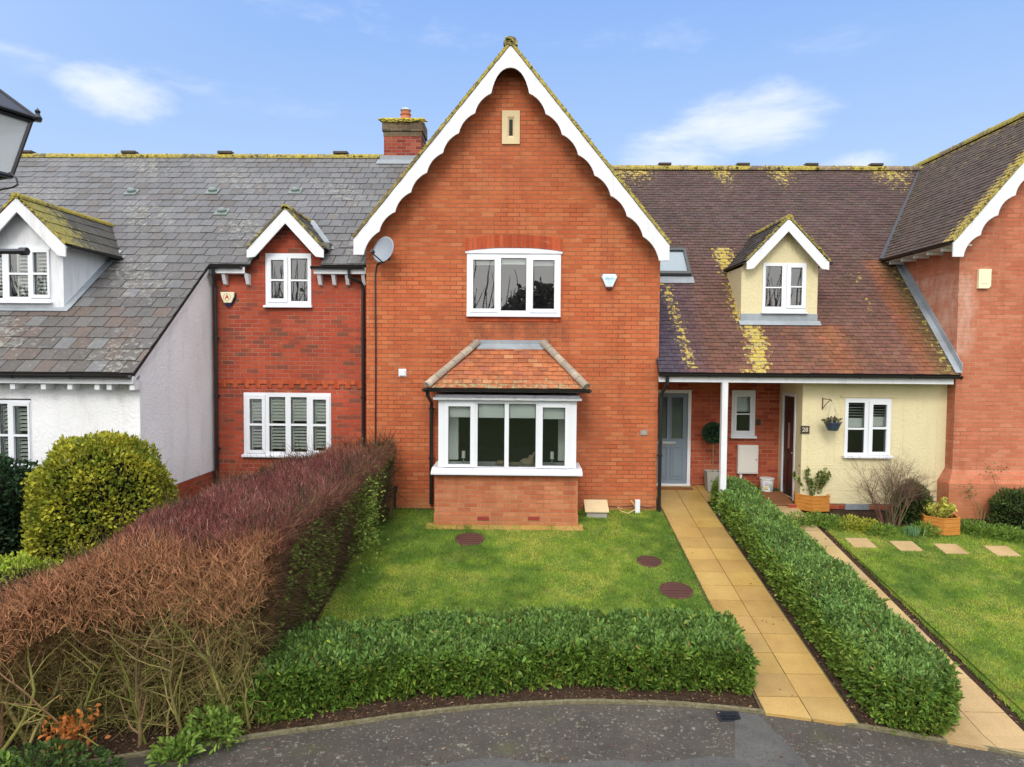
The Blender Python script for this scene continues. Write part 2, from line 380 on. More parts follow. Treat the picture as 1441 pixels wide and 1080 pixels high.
def panel(mb, poly, holes, f, thick, rim=False):
    """face with rectangular holes; f(u, w, d) maps panel coordinates to space, d = depth behind the face"""
    poly = ccw(poly); us = sorted({p[0] for p in poly} | {h[0] for h in holes} | {h[1] for h in holes})
    ws = sorted({min(p[1] for p in poly), max(p[1] for p in poly)} | {h[2] for h in holes} | {h[3] for h in holes})
    u_lo, u_hi = min(p[0] for p in poly), max(p[0] for p in poly)
    us = [u for u in us if u_lo <= u <= u_hi]
    for i in range(len(us)-1):
        for j in range(len(ws)-1):
            uc, wc = (us[i]+us[i+1])/2, (ws[j]+ws[j+1])/2
            if any(h[0] < uc < h[1] and h[2] < wc < h[3] for h in holes): continue
            c = clip([(us[i], ws[j]), (us[i+1], ws[j]), (us[i+1], ws[j+1]), (us[i], ws[j+1])], poly)
            if c: mb.add([f(u, w, 0) for u, w in c], [tuple(range(len(c)))])
    for h in holes:
        q = [(h[0], h[2]), (h[1], h[2]), (h[1], h[3]), (h[0], h[3])]
        for k in range(4):
            a, b = q[k], q[(k+1) % 4]; mb.add([f(*a, 0), f(*b, 0), f(*b, thick), f(*a, thick)], [(0, 1, 2, 3)])
    for k in range(len(poly) if rim else 0):
        a, b = poly[k], poly[(k+1) % len(poly)]
        mb.add([f(*a, 0), f(*a, thick), f(*b, thick), f(*b, 0)], [(0, 1, 2, 3)])
def fxz(Y): return lambda u, w, d: (u, Y+d, w)
# ------------------------------------------------------------------ windows
def window(par, Y, rect, panes, name='window', label=None, mat='white', sill=True, sashes=(), bars=(), dress=(), depth=.07, sillx=.03, room=True, roomc='room', sh=.045, sillz=.05, rmx=.35):
    """rect and panes in photograph pixels on the wall plane at depth Y"""
    x0, x1, y0, y1 = rect; mx, my = (x0+x1)/2, (y0+y1)/2
    cv = lambda r: (PX(r[0], my, Y), PX(r[1], my, Y), PZ(mx, r[3], Y), PZ(mx, r[2], Y))
    R0 = cv(rect); ps = [cv(p) for p in panes]; ss = [cv(p) for p in sashes]
    mb = MB(); rp = [(R0[0], R0[2]), (R0[1], R0[2]), (R0[1], R0[3]), (R0[0], R0[3])]
    panel(mb, rp, ps, fxz(Y-.012), depth, True)
    w = mb.build(name, M[mat], par, bevel=.004)
    if label: w['label'] = label
    for s_ in ss:
        holes = [p for p in ps if p[0] > s_[0] and p[1] < s_[1] and p[2] > s_[2]-.01 and p[3] < s_[3]+.01]
        m2 = MB(); panel(m2, [(s_[0], s_[2]), (s_[1], s_[2]), (s_[1], s_[3]), (s_[0], s_[3])], holes, fxz(Y-.034), .021, True)
        m2.build('casement', M[mat], w, bevel=.005)
    for p in ps:
        q = MB(); q.quad((p[0]-.01, Y+.02, p[2]-.01), (p[1]+.01, Y+.02, p[2]-.01), (p[1]+.01, Y+.02, p[3]+.01), (p[0]-.01, Y+.02, p[3]+.01)); q.build('pane', M['glass'], w)
        gk = MB(); e = .009
        panel(gk, [(p[0]-.002, p[2]-.002), (p[1]+.002, p[2]-.002), (p[1]+.002, p[3]+.002), (p[0]-.002, p[3]+.002)], [(p[0]+e, p[1]-e, p[2]+e, p[3]-e)], fxz(Y+.011), .006, True)
        gk.build('gasket', M['gasket'], w)
    for (bx0, bx1, by) in bars:
        z = PZ(mx, by, Y); b = MB(); b.box(PX(bx0, my, Y), PX(bx1, my, Y), Y+.001, Y+.019, z-.014, z+.014); b.build('glazing_bar', M[mat], w)
    if sill:
        b = MB(); zz = R0[2]; b.prism([(R0[0]-sillx, Y-.013, zz+.005), (R0[0]-sillx, Y-.09, zz-.008), (R0[0]-sillx, Y-.09, zz-sillz), (R0[0]-sillx, Y-.013, zz-sillz)], (R0[1]-R0[0]+2*sillx, 0, 0))
        b.build('sill', M['sill'], w, bevel=.004)
    for d in dress:
        kind, k = d[0], d[1]; p = ps[k]
        if kind == 'blind':
            b = MB(); zt = p[3]+.03; zb = p[3]-(p[3]-p[2])*d[2]
            b.box(p[0]-.03, p[1]+.03, Y+.10, Y+.106, zb, zt); b.box(p[0]-.03, p[1]+.03, Y+.098, Y+.112, zb-.02, zb-.001); b.build('blind', M['blind'], w)
        elif kind == 'venetian':
            b = MB(); zb = p[3]-(p[3]-p[2])*d[2]; z = p[3]
            while z > zb: b.prism([(p[0]-.02, Y+.09, z), (p[0]-.02, Y+.11, z+.006), (p[0]-.02, Y+.11, z+.009), (p[0]-.02, Y+.09, z+.003)], (p[1]-p[0]+.04, 0, 0)); z -= .055
            b.box(p[0]-.02, p[1]+.02, Y+.088, Y+.112, zb-.22, zb-.005) if len(d) > 3 else None
            b.build('blind', M['shutter'], w)
        elif kind == 'shutter':
            b = MB(); z = p[2]+.05; x0_, x1_ = p[0]-.01+d[2]*(p[1]-p[0]), p[1]+.01
            tilt = d[3] if len(d) > 3 else .02
            while z < p[3]-.01:
                tl = tilt if z < (p[2]*.52+p[3]*.48) else d[4] if len(d) > 4 else tilt
                b.prism([(x0_, Y+.075, z), (x0_, Y+.125, z+tl), (x0_, Y+.125, z+tl+.008), (x0_, Y+.075, z+.008)], (x1_-x0_, 0, 0)); z += .068
            b.box(x0_, x0_+.03, Y+.07, Y+.13, p[2]-.03, p[3]+.03); b.box(x1_-.03, x1_, Y+.07, Y+.13, p[2]-.03, p[3]+.03)
            b.build('shutter', M['shutter'], w)
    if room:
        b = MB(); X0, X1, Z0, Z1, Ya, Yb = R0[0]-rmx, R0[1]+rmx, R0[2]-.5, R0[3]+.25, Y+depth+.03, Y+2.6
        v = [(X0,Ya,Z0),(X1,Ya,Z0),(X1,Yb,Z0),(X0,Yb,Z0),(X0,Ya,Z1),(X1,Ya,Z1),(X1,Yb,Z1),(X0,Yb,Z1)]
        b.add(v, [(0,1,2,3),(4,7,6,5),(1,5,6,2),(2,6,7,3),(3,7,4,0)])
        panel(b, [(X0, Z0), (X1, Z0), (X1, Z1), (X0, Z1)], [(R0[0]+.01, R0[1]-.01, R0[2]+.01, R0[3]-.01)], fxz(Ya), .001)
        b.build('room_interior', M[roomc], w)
    return w, R0
# ------------------------------------------------------------------ roofs
def tiles(mb, O, U, V, regs, tw, ex, th, colf, licf=lambda x, y, z: 0, seed=1, jit=.006, lap=1.25):
    O, U, V = Vector(O), Vector(U).normalized(), Vector(V).normalized(); N = U.cross(V).normalized(); gap = .003 if tw < .25 else .0065
    if N.z < 0: N = -N
    for reg in regs:
        reg = ccw(reg)
        u0, u1 = min(p[0] for p in reg), max(p[0] for p in reg); v0, v1 = min(p[1] for p in reg), max(p[1] for p in reg)
        for r in range(math.floor(v0/ex), math.ceil(v1/ex)+1):
            off = (r % 2)*tw/2
            for c in range(math.floor((u0-off)/tw)-1, math.ceil((u1-off)/tw)+1):
                R = random.Random(seed*1000003+r*7919+c*104729)
                a = c*tw+off+R.uniform(-.1, .1)*jit; b0 = r*ex+R.uniform(-1, 1)*jit
                cell = clip([(a+gap, b0), (a+tw-gap, b0), (a+tw-gap, b0+ex*lap), (a+gap, b0+ex*lap)], reg)
                if not cell: continue
                lift = R.uniform(.9, 1.6)*th
                top = []; bot = []
                for (u, v) in cell:
                    h = lift*(1-(v-b0)/(ex*lap))
                    p = O+U*u+V*v; top.append(p+N*(h+th)); bot.append(p+N*(h))
                n = len(cell); ctr = top[0]
                k = len(mb.v)
                mb.add(top+bot, [tuple(range(n))]+[(i, i+n, (i+1) % n+n, (i+1) % n) for i in range(n)], col=colf(R, ctr), lic=licf(ctr.x, ctr.y, ctr.z))
def slab(mb, O, U, V, reg, t):                 # underlay
    O, U, V = Vector(O), Vector(U).normalized(), Vector(V).normalized(); N = U.cross(V).normalized()
    if N.z < 0: N = -N
    mb.prism([O+U*u+V*v for u, v in ccw(reg)], -N*t)
def roof(par, name, O, U, V, regs, tw, ex, th, mat, colf, licf=lambda x, y, z: 0, seed=1, jit=.006, under=.05, lap=1.25):
    mb = MB(); tiles(mb, O, U, V, regs, tw, ex, th, colf, licf, seed, jit, lap); o = mb.build(name, M[mat], par, attrs=True)
    u = MB()
    for r in regs: slab(u, O, U, V, r, under)
    u.build('underlay', M['under'], o); return o
def jcol(base, R, s=.12, h=.04):
    k = 1+R.uniform(-s, s); return tuple(max(0, c*k*(1+R.uniform(-h, h))) for c in base)
def lerp3(a, b, t): t = max(0, min(1, t)); return tuple(x+(y-x)*t for x, y in zip(a, b))
def moss_lumps(mb, a, b, n, r, spread, c1=(.30,.24,.04), c2=(.12,.11,.03)):
    a, b = Vector(a), Vector(b)
    ph_ = random.random()*6; Lm = (b-a).length
    for i in range(n):
        t_ = random.random()
        if math.sin(t_*Lm*1.7+ph_)+math.sin(t_*Lm*4.3+ph_*2) < random.uniform(-1.6, 1.0): continue
        p = a.lerp(b, t_)+Vector((random.gauss(0, spread), random.gauss(0, spread), random.gauss(0, spread*.4)))
        rr = r*random.uniform(.4, 1.3); nn = 6
        vs = [p+Vector((rr*math.cos(t*math.pi/3)*random.uniform(.7, 1.2), rr*math.sin(t*math.pi/3)*random.uniform(.7, 1.2), -rr*.4)) for t in range(nn)]
        vs += [p+Vector((rr*.6*math.cos(t*math.pi/3+.3), rr*.6*math.sin(t*math.pi/3+.3), rr*.25)) for t in range(nn)]; vs.append(p+Vector((0, 0, rr*.5)))
        mb.add(vs, [(j, (j+1) % nn, nn+(j+1) % nn, nn+j) for j in range(nn)]+[(nn+j, nn+(j+1) % nn, 2*nn) for j in range(nn)], col=lerp3(c1, c2, random.random()))
def ridge_run(par, a, b, r=.11, seg=.45, lich=.6, moss=0, col=(.13,.10,.085), name='ridge_tiles', mat='ridge', angs=(-1.75, 1.75)):
    a, b = Vector(a), Vector(b); d = (b-a); L = d.length; d.normalize(); side = d.cross(Vector((0,0,1))).normalized(); up = side.cross(d)
    mb = MB(); n = max(1, round(L/seg)); K = 8
    for i in range(n):
        p, q = a+d*(L*i/n), a+d*(L*(i+1)/n-.006); rr = r*random.uniform(.97, 1.04); kk = random.uniform(.75, 1.3); cc = tuple(c*kk for c in col)
        vs = []
        for (e, k_) in ((p, 1.06), (p+d*.04, 1.06), (p+d*.041, 1), (q, 1)):
            for j in range(K+1):
                t = angs[0]+(angs[1]-angs[0])*j/K; vs.append(e+(side*math.sin(t)+up*math.cos(t))*rr*k_)
        mb.add(vs, [(m*(K+1)+j, m*(K+1)+j+1, (m+1)*(K+1)+j+1, (m+1)*(K+1)+j) for m in range(3) for j in range(K)]+[tuple(range(K, -1, -1)), tuple(range(3*(K+1), 4*(K+1)))], col=cc, lic=lich*random.uniform(.5, 1.3))
    if moss: moss_lumps(mb, a+Vector((0, -r*.7, r*.35)), b+Vector((0, -r*.7, r*.35)), moss, .035, .035)
    return mb.build(name, M[mat], par, attrs=True)
def scallop(A, B, t, n, endh, bulge=.075, K=7, first=True):
    """outer edge A(apex)->B(foot) in (x, z); returns the closed outline of a scalloped board"""
    s = 1 if B[0] > A[0] else -1
    dx, dz = B[0]-A[0], B[1]-A[1]; L = math.hypot(dx, dz); ux, uz = dx/L, dz/L
    nx, nz = (uz, -ux) if (uz*0-ux*1)*1 > 0 else (-uz, ux)
    if nz < 0: nx, nz = -nx, -nz                      # outward = up
    x_end = B[0]-s*.20                              # inner foot
    tt = lambda x: B[1]+(x-B[0])*dz/dx
    inner = lambda x: tt(x)-t
    x_first = A[0]+s*.37 if first else A[0]+s*.02
    cusps = [(x_first+(x_end-x_first)*i/n) for i in range(n+1)]
    out = [A, B, (B[0], B[1]-endh), (x_end, B[1]-endh)]
    pts = [(c, inner(c)) for c in cusps]; pts[-1] = (x_end, B[1]-endh)
    for i in range(n, 0, -1):
        a, b = pts[i], pts[i-1]
        for k in range(1, K+1):
            f = k/K; bl = math.sin(math.pi*f)**.8*bulge
            out.append((a[0]+(b[0]-a[0])*f+nx*bl, a[1]+(b[1]-a[1])*f+nz*bl))
    if first: # round top lobe
        a = pts[0]; top = (A[0], A[1]-t*.92)
        for k in range(1, K+1):
            f = k/K; out.append((a[0]+(top[0]-a[0])*f+nx*.06*math.sin(math.pi*f), a[1]+(top[1]-a[1])*(math.sin(f*math.pi/2)**.9)))
    else: out.append((A[0], inner(A[0])))
    return out
def plain_boards(par, Y, A, BL, BR, t, endh, th=.035, name='bargeboard', mat='board'):
    for B in (BL, BR):
        s = 1 if B[0] > A[0] else -1
        xi = B[0]-s*t*.55
        zi = B[1]-endh
        mb = MB(); mb.xz([A, B, (B[0], zi), (xi, zi+.02), (A[0], A[1]-t)], Y, Y+th); mb.build(name, M[mat], par, bevel=.004)
def gutter(par, pts, r=.058, name='gutter'):
    a, b = Vector(pts[0]), Vector(pts[-1]); mb = MB(); d = (b-a).normalized(); side = d.cross(Vector((0,0,1))).normalized(); K = 8
    vs = []
    for e in (a, b):
        for j in range(K+1):
            t = math.pi*j/K; vs.append(e+side*math.cos(t)*r-Vector((0,0,1))*math.sin(t)*r)
        for j in range(K, -1, -1):
            t = math.pi*j/K; vs.append(e+side*math.cos(t)*(r-.006)-Vector((0,0,1))*math.sin(t)*(r-.006))
    m = 2*(K+1); mb.add(vs, [(j, (j+1) % m, m+(j+1) % m, m+j) for j in range(m)]+[tuple(range(m-1, -1, -1)), tuple(range(m, 2*m))])
    L = (b-a).length; n = max(1, int(L/.95))
    for i in range(n+1):
        p = a+d*(L*i/n); mb.tube([p+side*(r+.004)*math.cos(t*math.pi/6)-Vector((0,0,1))*(r+.004)*math.sin(t*math.pi/6) for t in range(7)], .010, 5)
    return mb.build(name, M['black'], par, smooth=False)
def downpipe(par, pts, r=.036, clips=(), name='downpipe'):
    mb = MB(); mb.tube(pts, r, 10)
    for c in clips:
        mb.lathe([(r+.012, -.02), (r+.012, .02)], c, 12); mb.box(c[0]-.06, c[0]+.06, c[1]+.02, c[1]+.05, c[2]-.015, c[2]+.015)
    return mb.build(name, M['black'], par, smooth=False)
# ================================================================== GROUND
def sheet(name, poly, dz, mat, cell=1.0, attr=None, kind='structure', hf=None, parent=None, thick=0):
    """convex polygon laid on the terrain"""
    poly = ccw(poly); x0, x1 = min(p[0] for p in poly), max(p[0] for p in poly); y0, y1 = min(p[1] for p in poly), max(p[1] for p in poly)
    ys = sorted({y0, y1, *[v for v in (7.5, 15.2) if y0 < v < y1], *[y0+(y1-y0)*i/max(1, int((y1-y0)/cell)) for i in range(int((y1-y0)/cell)+1)]})
    xs = [x0+(x1-x0)*i/max(1, int((x1-x0)/cell)) for i in range(max(1, int((x1-x0)/cell))+1)]
    mb = MB()
    for i in range(len(xs)-1):
        for j in range(len(ys)-1):
            c = clip([(xs[i], ys[j]), (xs[i+1], ys[j]), (xs[i+1], ys[j+1]), (xs[i], ys[j+1])], poly)
            if c: mb.add([(u, v, G(v)+dz) for u, v in c], [tuple(range(len(c)))])
    if thick:
        for k in range(len(poly)):
            a, b = poly[k], poly[(k+1) % len(poly)]; mb.quad((a[0], a[1], G(a[1])+dz), (a[0], a[1], G(a[1])+dz-thick), (b[0], b[1], G(b[1])+dz-thick), (b[0], b[1], G(b[1])+dz))
    o = mb.build(name, M[mat], parent)
    if kind: o['kind'] = kind
    return o
gm = MB()
gys = [-120, -60, -20, -5, 7.5, 15.2, 25, 60, 160]
for j in range(len(gys)-1):
    a, b = gys[j], gys[j+1]
    za, zb = (G(a) if a > -5 else .091-.03*12.5), (G(b) if b > -5 else .091-.03*12.5)
    gm.quad((-160, a, za-.02), (160, a, za-.02), (160, b, zb-.02), (-160, b, zb-.02))
M['field'] = soil_mat('rough_field', (.035,.055,.018), (.075,.10,.035)); tag(gm.build('ground', M['field']), kind='structure')
_kp = np.polyfit([-9, -6, -3.11, -.12, 2.75, 3.78, 5.3, 7.2, 9], [5.9, 6.35, 7.16, 7.81, 7.98, 7.68+.03, 7.15, 6.3, 5.6], 4)
def kerb(x):
    return float(np.polyval(_kp, min(9, max(-9, x))))
# road: from the kerb line to the far verge, with an attribute marking the old band beside the kerb
rm = bpy.data.meshes.new('road'); xs = np.concatenate([[-60, -30, -15], np.linspace(-10, 10, 81), [15, 30, 60]]); ts = [0, .25, .8, .98, 1.0, 1.02, 1.06, 2, 4, 7]
rv, rf, band = [], [], []
for x in xs:
    kx = kerb(x); wv = .95+.07*math.sin(x*2.1)+.04*math.sin(x*5.3)
    if .62 < x < 1e9 and 2.42 < x < 2.98: wv = .02+.0*x
    for t in ts:
        y = kx-.02-(t*wv if t <= 1.06 else 1.06*wv+(t-1.06)); rv.append((x, y, G(y)-.004)); band.append(1.0 if t <= .99 else 0.0)
nt_ = len(ts)
for i in range(len(xs)-1):
    for j in range(nt_-1): rf.append((i*nt_+j, i*nt_+j+1, (i+1)*nt_+j+1, (i+1)*nt_+j))
rm.from_pydata(rv, [], rf); at = rm.attributes.new('band', 'FLOAT', 'POINT'); at.data.foreach_set('value', band)
ro = link_mesh('road', rm, M['road'], None); ro['kind'] = 'structure'
# edging
kb = MB(); kx = np.linspace(-9.5, 9, 38)
for i in range(len(kx)-1):
    a, b = kx[i]+.002, kx[i+1]-.002; ya, yb = kerb(a), kerb(b); da = random.uniform(-.004, .004)
    pa = [(a, ya-.022, G(ya)-.08), (a, ya-.022, G(ya)+.028+da), (a, ya+.022, G(ya)+.034+da), (a, ya+.022, G(ya)-.08)]
    pb = [(b, yb-.022, G(yb)-.08), (b, yb-.022, G(yb)+.028+da), (b, yb+.022, G(yb)+.034+da), (b, yb+.022, G(yb)-.08)]
    kb.add(pa+pb, [(0,1,2,3), (7,6,5,4), (0,4,5,1), (1,5,6,2), (2,6,7,3), (3,7,4,0)])
tag(kb.build('kerb', M['kerb']), kind='structure')
# soil beds
def kpoly(x0, x1, ytop, n=14): # polygon strips between the kerb and ytop
    return [[(a, kerb(a)+.02), (b, kerb(b)+.02), (b, ytop(b)), (a, ytop(a))] for a, b in zip(np.linspace(x0, x1, n+1)[:-1], np.linspace(x0, x1, n+1)[1:])]
sb = MB()
def strip_into(mb, polys, dz):
    for p in polys:
        for lo, hi in ((-1e3, 7.5), (7.5, 15.2), (15.2, 1e3)):
            c = clip(p, ccw([(-1e3, lo), (1e3, lo), (1e3, hi), (-1e3, hi)]))
            if c: mb.add([(u, v, G(v)+dz) for u, v in c], [tuple(range(len(c)))])
strip_into(sb, kpoly(-9, 2.79, lambda x: 9.6), .004)
strip_into(sb, kpoly(3.88, 4.9, lambda x: 9.0, 4), .004)
strip_into(sb, [[(-5.6, 9.6), (-2.9, 9.6), (-2.9, 14.2), (-5.6, 14.2)], [(3.88, 9), (4.9, 9), (4.9, 14.4), (3.88, 14.4)], [(5.62, 7.0), (5.76, 7.0), (5.76, 13.6), (5.62, 13.6)],
                [(5.8, 13.15), (12, 12.7), (12, 14.0), (5.8, 14.0)], [(-2.9, 13.4), (2.8, 13.6), (2.8, 13.9), (-2.9, 13.9)]], .004)
tag(sb.build('soil_bed', M['soil']), kind='structure')
# lawns
sheet('front_lawn', [(-2.92, 9.1), (2.79, 9.1), (2.79, 13.72), (-2.92, 13.6)], .022, 'lawn', .5, thick=.03)
sheet('side_lawn', [(5.76, 6.6), (16, 6.6), (16, 12.75), (5.76, 13.2)], .022, 'lawn', .5, thick=.03)
# paved paths: slabs laid one by one in one mesh, over a joint sheet
def paving(name, x0, cols, yrange, step, mat, ylo=None, base=True, gap=.010, dz=.03):
    mb = MB(); y = yrange[1]; k = 0
    while y > yrange[0]+.02:
        yn = y-step; x = x0
        for ci, w in enumerate(cols):
            lo = max(yn, (ylo(x+w/2) if ylo else -99))
            if y-lo > .05:
                q = clip([(x+gap/2, yn+gap/2), (x+w-gap/2, yn+gap/2), (x+w-gap/2, y-gap/2), (x+gap/2, y-gap/2)],
                         ccw([(x-1, (ylo(x-1) if ylo else -99)), (x+w+1, (ylo(x+w+1) if ylo else -99)), (x+w+1, 99), (x-1, 99)])) if ylo else [(x+gap/2, yn+gap/2), (x+w-gap/2, yn+gap/2), (x+w-gap/2, y-gap/2), (x+gap/2, y-gap/2)]
                if q:
                    parts = [q]
                    if min(p[1] for p in q) < 7.5 < max(p[1] for p in q): parts = [clip(q, ccw([(-99, a), (99, a), (99, b), (-99, b)])) for a, b in ((-99, 7.5), (7.5, 99))]
                    tone = random.uniform(.84, 1.1); cc = (tone, tone*random.uniform(.97, 1.03), tone*random.uniform(.9, 1.05)); t = random.uniform(-.003, .003)
                    for q in parts:
                        if q: mb.prism([(u, v, G(v)+dz+t) for u, v in q], (0, 0, -.05), col=cc)
            x += w
        y = yn; k += 1
    o = mb.build(name, M[mat], attrs=True); o['kind'] = 'structure'
    return o
paving('paved_path', 2.83, (.5, .5), (7.2, 15.15), .441, 'slab', ylo=lambda x: kerb(x)+.03)
sheet('path_bed', [(2.80, kerb(2.8)+.035), (3.86, kerb(3.86)+.035), (3.86, 15.15), (2.80, 15.15)], .012, 'joint', 1)
paving('worn_path', 4.66, (.47, .5), (6.6, 14.7), .62, 'slab2', ylo=lambda x: kerb(x)+.03)
sheet('worn_path_bed', [(4.62, kerb(4.62)+.035), (5.64, kerb(5.64)+.035), (5.64, 14.7), (4.62, 14.7)], .012, 'joint', 1)
paving('porch_floor', 3.83, (.42, .42), (14.30, 15.18), .44, 'slab')
paving('bay_paving', -1.86, (.60,)*5, (12.72, 13.0), .28, 'slab', dz=.036)
# ================================================================== HOUSE C (centre)
YC = 13.8
hc = thing('brick_house', (-.25, YC+3, 1.2), 'orange brick gabled house with scalloped white bargeboards and a bay window, in the middle', 'house')
cxl, cxr = -3.21, 2.70
apx = (-.322, PZ(719, 62, 13.45)); slopeC = 1.225
zE = apx[1]-slopeC*(cxr-apx[0])                  # wall top at the sides under the roof
zEl = apx[1]-slopeC*(apx[0]-cxl)
up_rect = (657, 789, 357.5, 443); mY = 400
def rc(r, Y): return (PX(r[0], (r[2]+r[3])/2, Y), PX(r[1], (r[2]+r[3])/2, Y), PZ((r[0]+r[1])/2, r[3], Y), PZ((r[0]+r[1])/2, r[2], Y))
hu = rc(up_rect, YC); hu_hole = (hu[0], hu[1], hu[2], hu[3]+.12)
stone_r = rc((706.5, 731.5, 156.5, 203.5), YC)
mb = MB()
bayX0, bayX1, bayY = PX(611.5, 700, 12.92), PX(813, 700, 12.92), 12.92
bay_in = (bayX0+.25, bayX1-.25, PZ(712, 655, YC)+.02, PZ(712, 560, YC))
panel(mb, [(cxl, .4), (cxr, .4), (cxr, zE-.15), (apx[0], apx[1]-.2), (cxl, zEl-.15)], [hu_hole, bay_in], fxz(YC), .12)
mb.quad((cxl, YC, .4), (cxl, YC, zEl-.15), (cxl, 21, zEl-.15), (cxl, 21, .4))
mb.quad((cxr, YC, .4), (cxr, 21, .4), (cxr, 21, zE-.15), (cxr, YC, zE-.15))
mb.add([(cxl, 21, .4), (cxr, 21, .4), (cxr, 21, zE-.15), (apx[0], 21, apx[1]-.2), (cxl, 21, zEl-.15)], [(4,3,2,1,0)])
wc = mb.build('wall', M['brick_c'], hc)
# projecting plinth course and arch over the upper window
mb = MB(); mb.box(cxl+.004, cxr-.004, YC-.03, YC-.001, .5, PZ(560, 706, YC)); mb.build('plinth', M['brick_c'], hc)
mb = MB(); n = 22; xa, xb = hu[0]-.03, hu[1]+.03
arch_z = lambda x, z0, rise: z0+rise*(1-((x-(xa+xb)/2)/((xb-xa)/2))**2)
lo = [(xa+(xb-xa)*i/n, arch_z(xa+(xb-xa)*i/n, hu[3]+.055, .075)) for i in range(n+1)]
hi = [(xa+(xb-xa)*i/n, arch_z(xa+(xb-xa)*i/n, hu[3]+.30, .085)) for i in range(n+1)]
for i in range(n): mb.xz([lo[i], lo[i+1], hi[i+1], hi[i]], YC-.006, YC+.05)
mb.build('window_arch', M['soldier'], hc)
mb = MB(); mb.xz([(hu[0]-.01, hu[3]+.045)]+[(hu[1]+.01, hu[3]+.045)]+lo[::-1], YC+.01, YC+.09); mb.box(hu[0]-.03, hu[1]+.03, YC-.035, YC+.02, hu[3]+.002, hu[3]+.04)
mb.build('window_head', M['board'], hc)
w, _ = window(hc, YC, up_rect, [(666, 696, 366.3, 434.8), (705, 740.5, 363.5, 437.5), (750, 780, 366.3, 434.8)], sashes=[(660.8, 701, 361, 440), (745, 785, 361, 440)],
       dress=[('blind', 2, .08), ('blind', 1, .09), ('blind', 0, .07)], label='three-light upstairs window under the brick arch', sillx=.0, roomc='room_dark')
mb = MB(); mb.box(hu[0]-.02, hu[1]+.02, YC-.022, YC+.03, hu[2]-.135, hu[2]-.052); mb.build('sill_course', M['soldier'], hc)
# stone slit in the gable
mb = MB(); s = stone_r; cx_, slw = (s[0]+s[1])/2, .035
panel(mb, [(s[0], s[2]), (s[1], s[2]), (s[1], s[3]), (s[0], s[3])], [(cx_-slw*2, cx_+slw*2, s[2]+.12, s[3]-.12)], fxz(YC-.035), .035, True)
a_ = [(cx_-slw*2, s[2]+.12), (cx_+slw*2, s[2]+.12), (cx_+slw*2, s[3]-.12), (cx_-slw*2, s[3]-.12)]; b_ = [(cx_-slw, s[2]+.17), (cx_+slw, s[2]+.17), (cx_+slw, s[3]-.17), (cx_-slw, s[3]-.17)]
for k in range(4): mb.quad((a_[k][0], YC-.034, a_[k][1]), (a_[(k+1) % 4][0], YC-.034, a_[(k+1) % 4][1]), (b_[(k+1) % 4][0], YC-.002, b_[(k+1) % 4][1]), (b_[k][0], YC-.002, b_[k][1]))
st = mb.build('stone_slit_vent', M['stone'], hc, bevel=.003)
mb = MB(); mb.box(cx_-slw, cx_+slw, YC-.008, YC-.001, s[2]+.17, s[3]-.17); mb.build('slot', M['dark'], st)
# roof of C
YF = 13.42; L_C = math.hypot(1, slopeC)
tcolC = lambda R, p: jcol(lerp3((.10,.075,.06), (.16,.12,.08), R.random()), R, .2)
for s_, xe in ((-1, -3.375), (1, 2.80)):
    ze = apx[1]-slopeC*abs(xe-apx[0]); V_ = Vector((-s_, 0, slopeC)); ln = abs(xe-apx[0])*L_C
    O_ = (xe, YF, ze); U_ = (0, 1, 0)
    roof(hc, 'roof', O_, U_, V_, [[(0, 0), (7.6, 0), (7.6, ln), (0, ln)]], .17, .105, .014, 'plain_tile', tcolC, lambda x, y, z: .3+.5*max(0, 1-(y-13.4)/.3), seed=3+s_, under=.07)
    # mossy tile verge seen from the street
    vb = MB(); Rr = random.Random(5)
    nn = int(ln/.105)
    for i in range(nn):
        f0, f1 = i/nn, (i+1)/nn+.004; A0 = Vector((xe, 0, ze))+V_.normalized()*ln*f0; A1 = Vector((xe, 0, ze))+V_.normalized()*ln*min(1, f1)
        up = Vector((s_*slopeC, 0, 1)).normalized()*.045; dn = -Vector((s_*slopeC, 0, 1)).normalized()*.012
        q = [A0+dn, A1+dn, A1+up*.75, A0+up*1.15]
        vb.xz([(p.x, p.z) for p in q], YF-.022+Rr.uniform(-.008, .008), YF-.001, col=lerp3((.24,.185,.075), (.13,.10,.055), Rr.random()), lic=.45+.55*(i/nn)**2+ (.3 if s_ > 0 else 0))
    moss_lumps(vb, (xe, YF-.01, ze+.04), (apx[0], YF-.01, apx[1]+.04), 110, .022, .016, (.26,.21,.05), (.12,.11,.04))
    vb.build('verge', M['ridge'], hc, attrs=True)
    # bargeboard
    out = scallop((apx[0], apx[1]-.03), (xe, ze-.03), .47, 8, .30, bulge=.062)
    bb = MB(); bb.xz(out, YF-.004, YF+.036); bb.build('bargeboard', M['board'], hc, bevel=.004)
    sf = MB(); sf.prism([(xe+(-s_)*.01, YF+.04, ze-.06), (apx[0], YF+.04, apx[1]-.075), (apx[0], YF+.04, apx[1]-.09), (xe+(-s_)*.01, YF+.04, ze-.075)], (0, .34, 0)); sf.build('soffit', M['board'], hc)
ridge_run(hc, (apx[0], YF-.03, apx[1]-.02), (apx[0], 21, apx[1]-.02), r=.13, lich=1.0, moss=60)
mb = MB(); moss_lumps(mb, (apx[0]-.07, YF-.03, apx[1]+.07), (apx[0]+.07, YF-.02, apx[1]+.07), 260, .035, .03, (.42,.36,.06), (.26,.24,.05)); mb.build('moss', M['ridge'], hc, attrs=True)
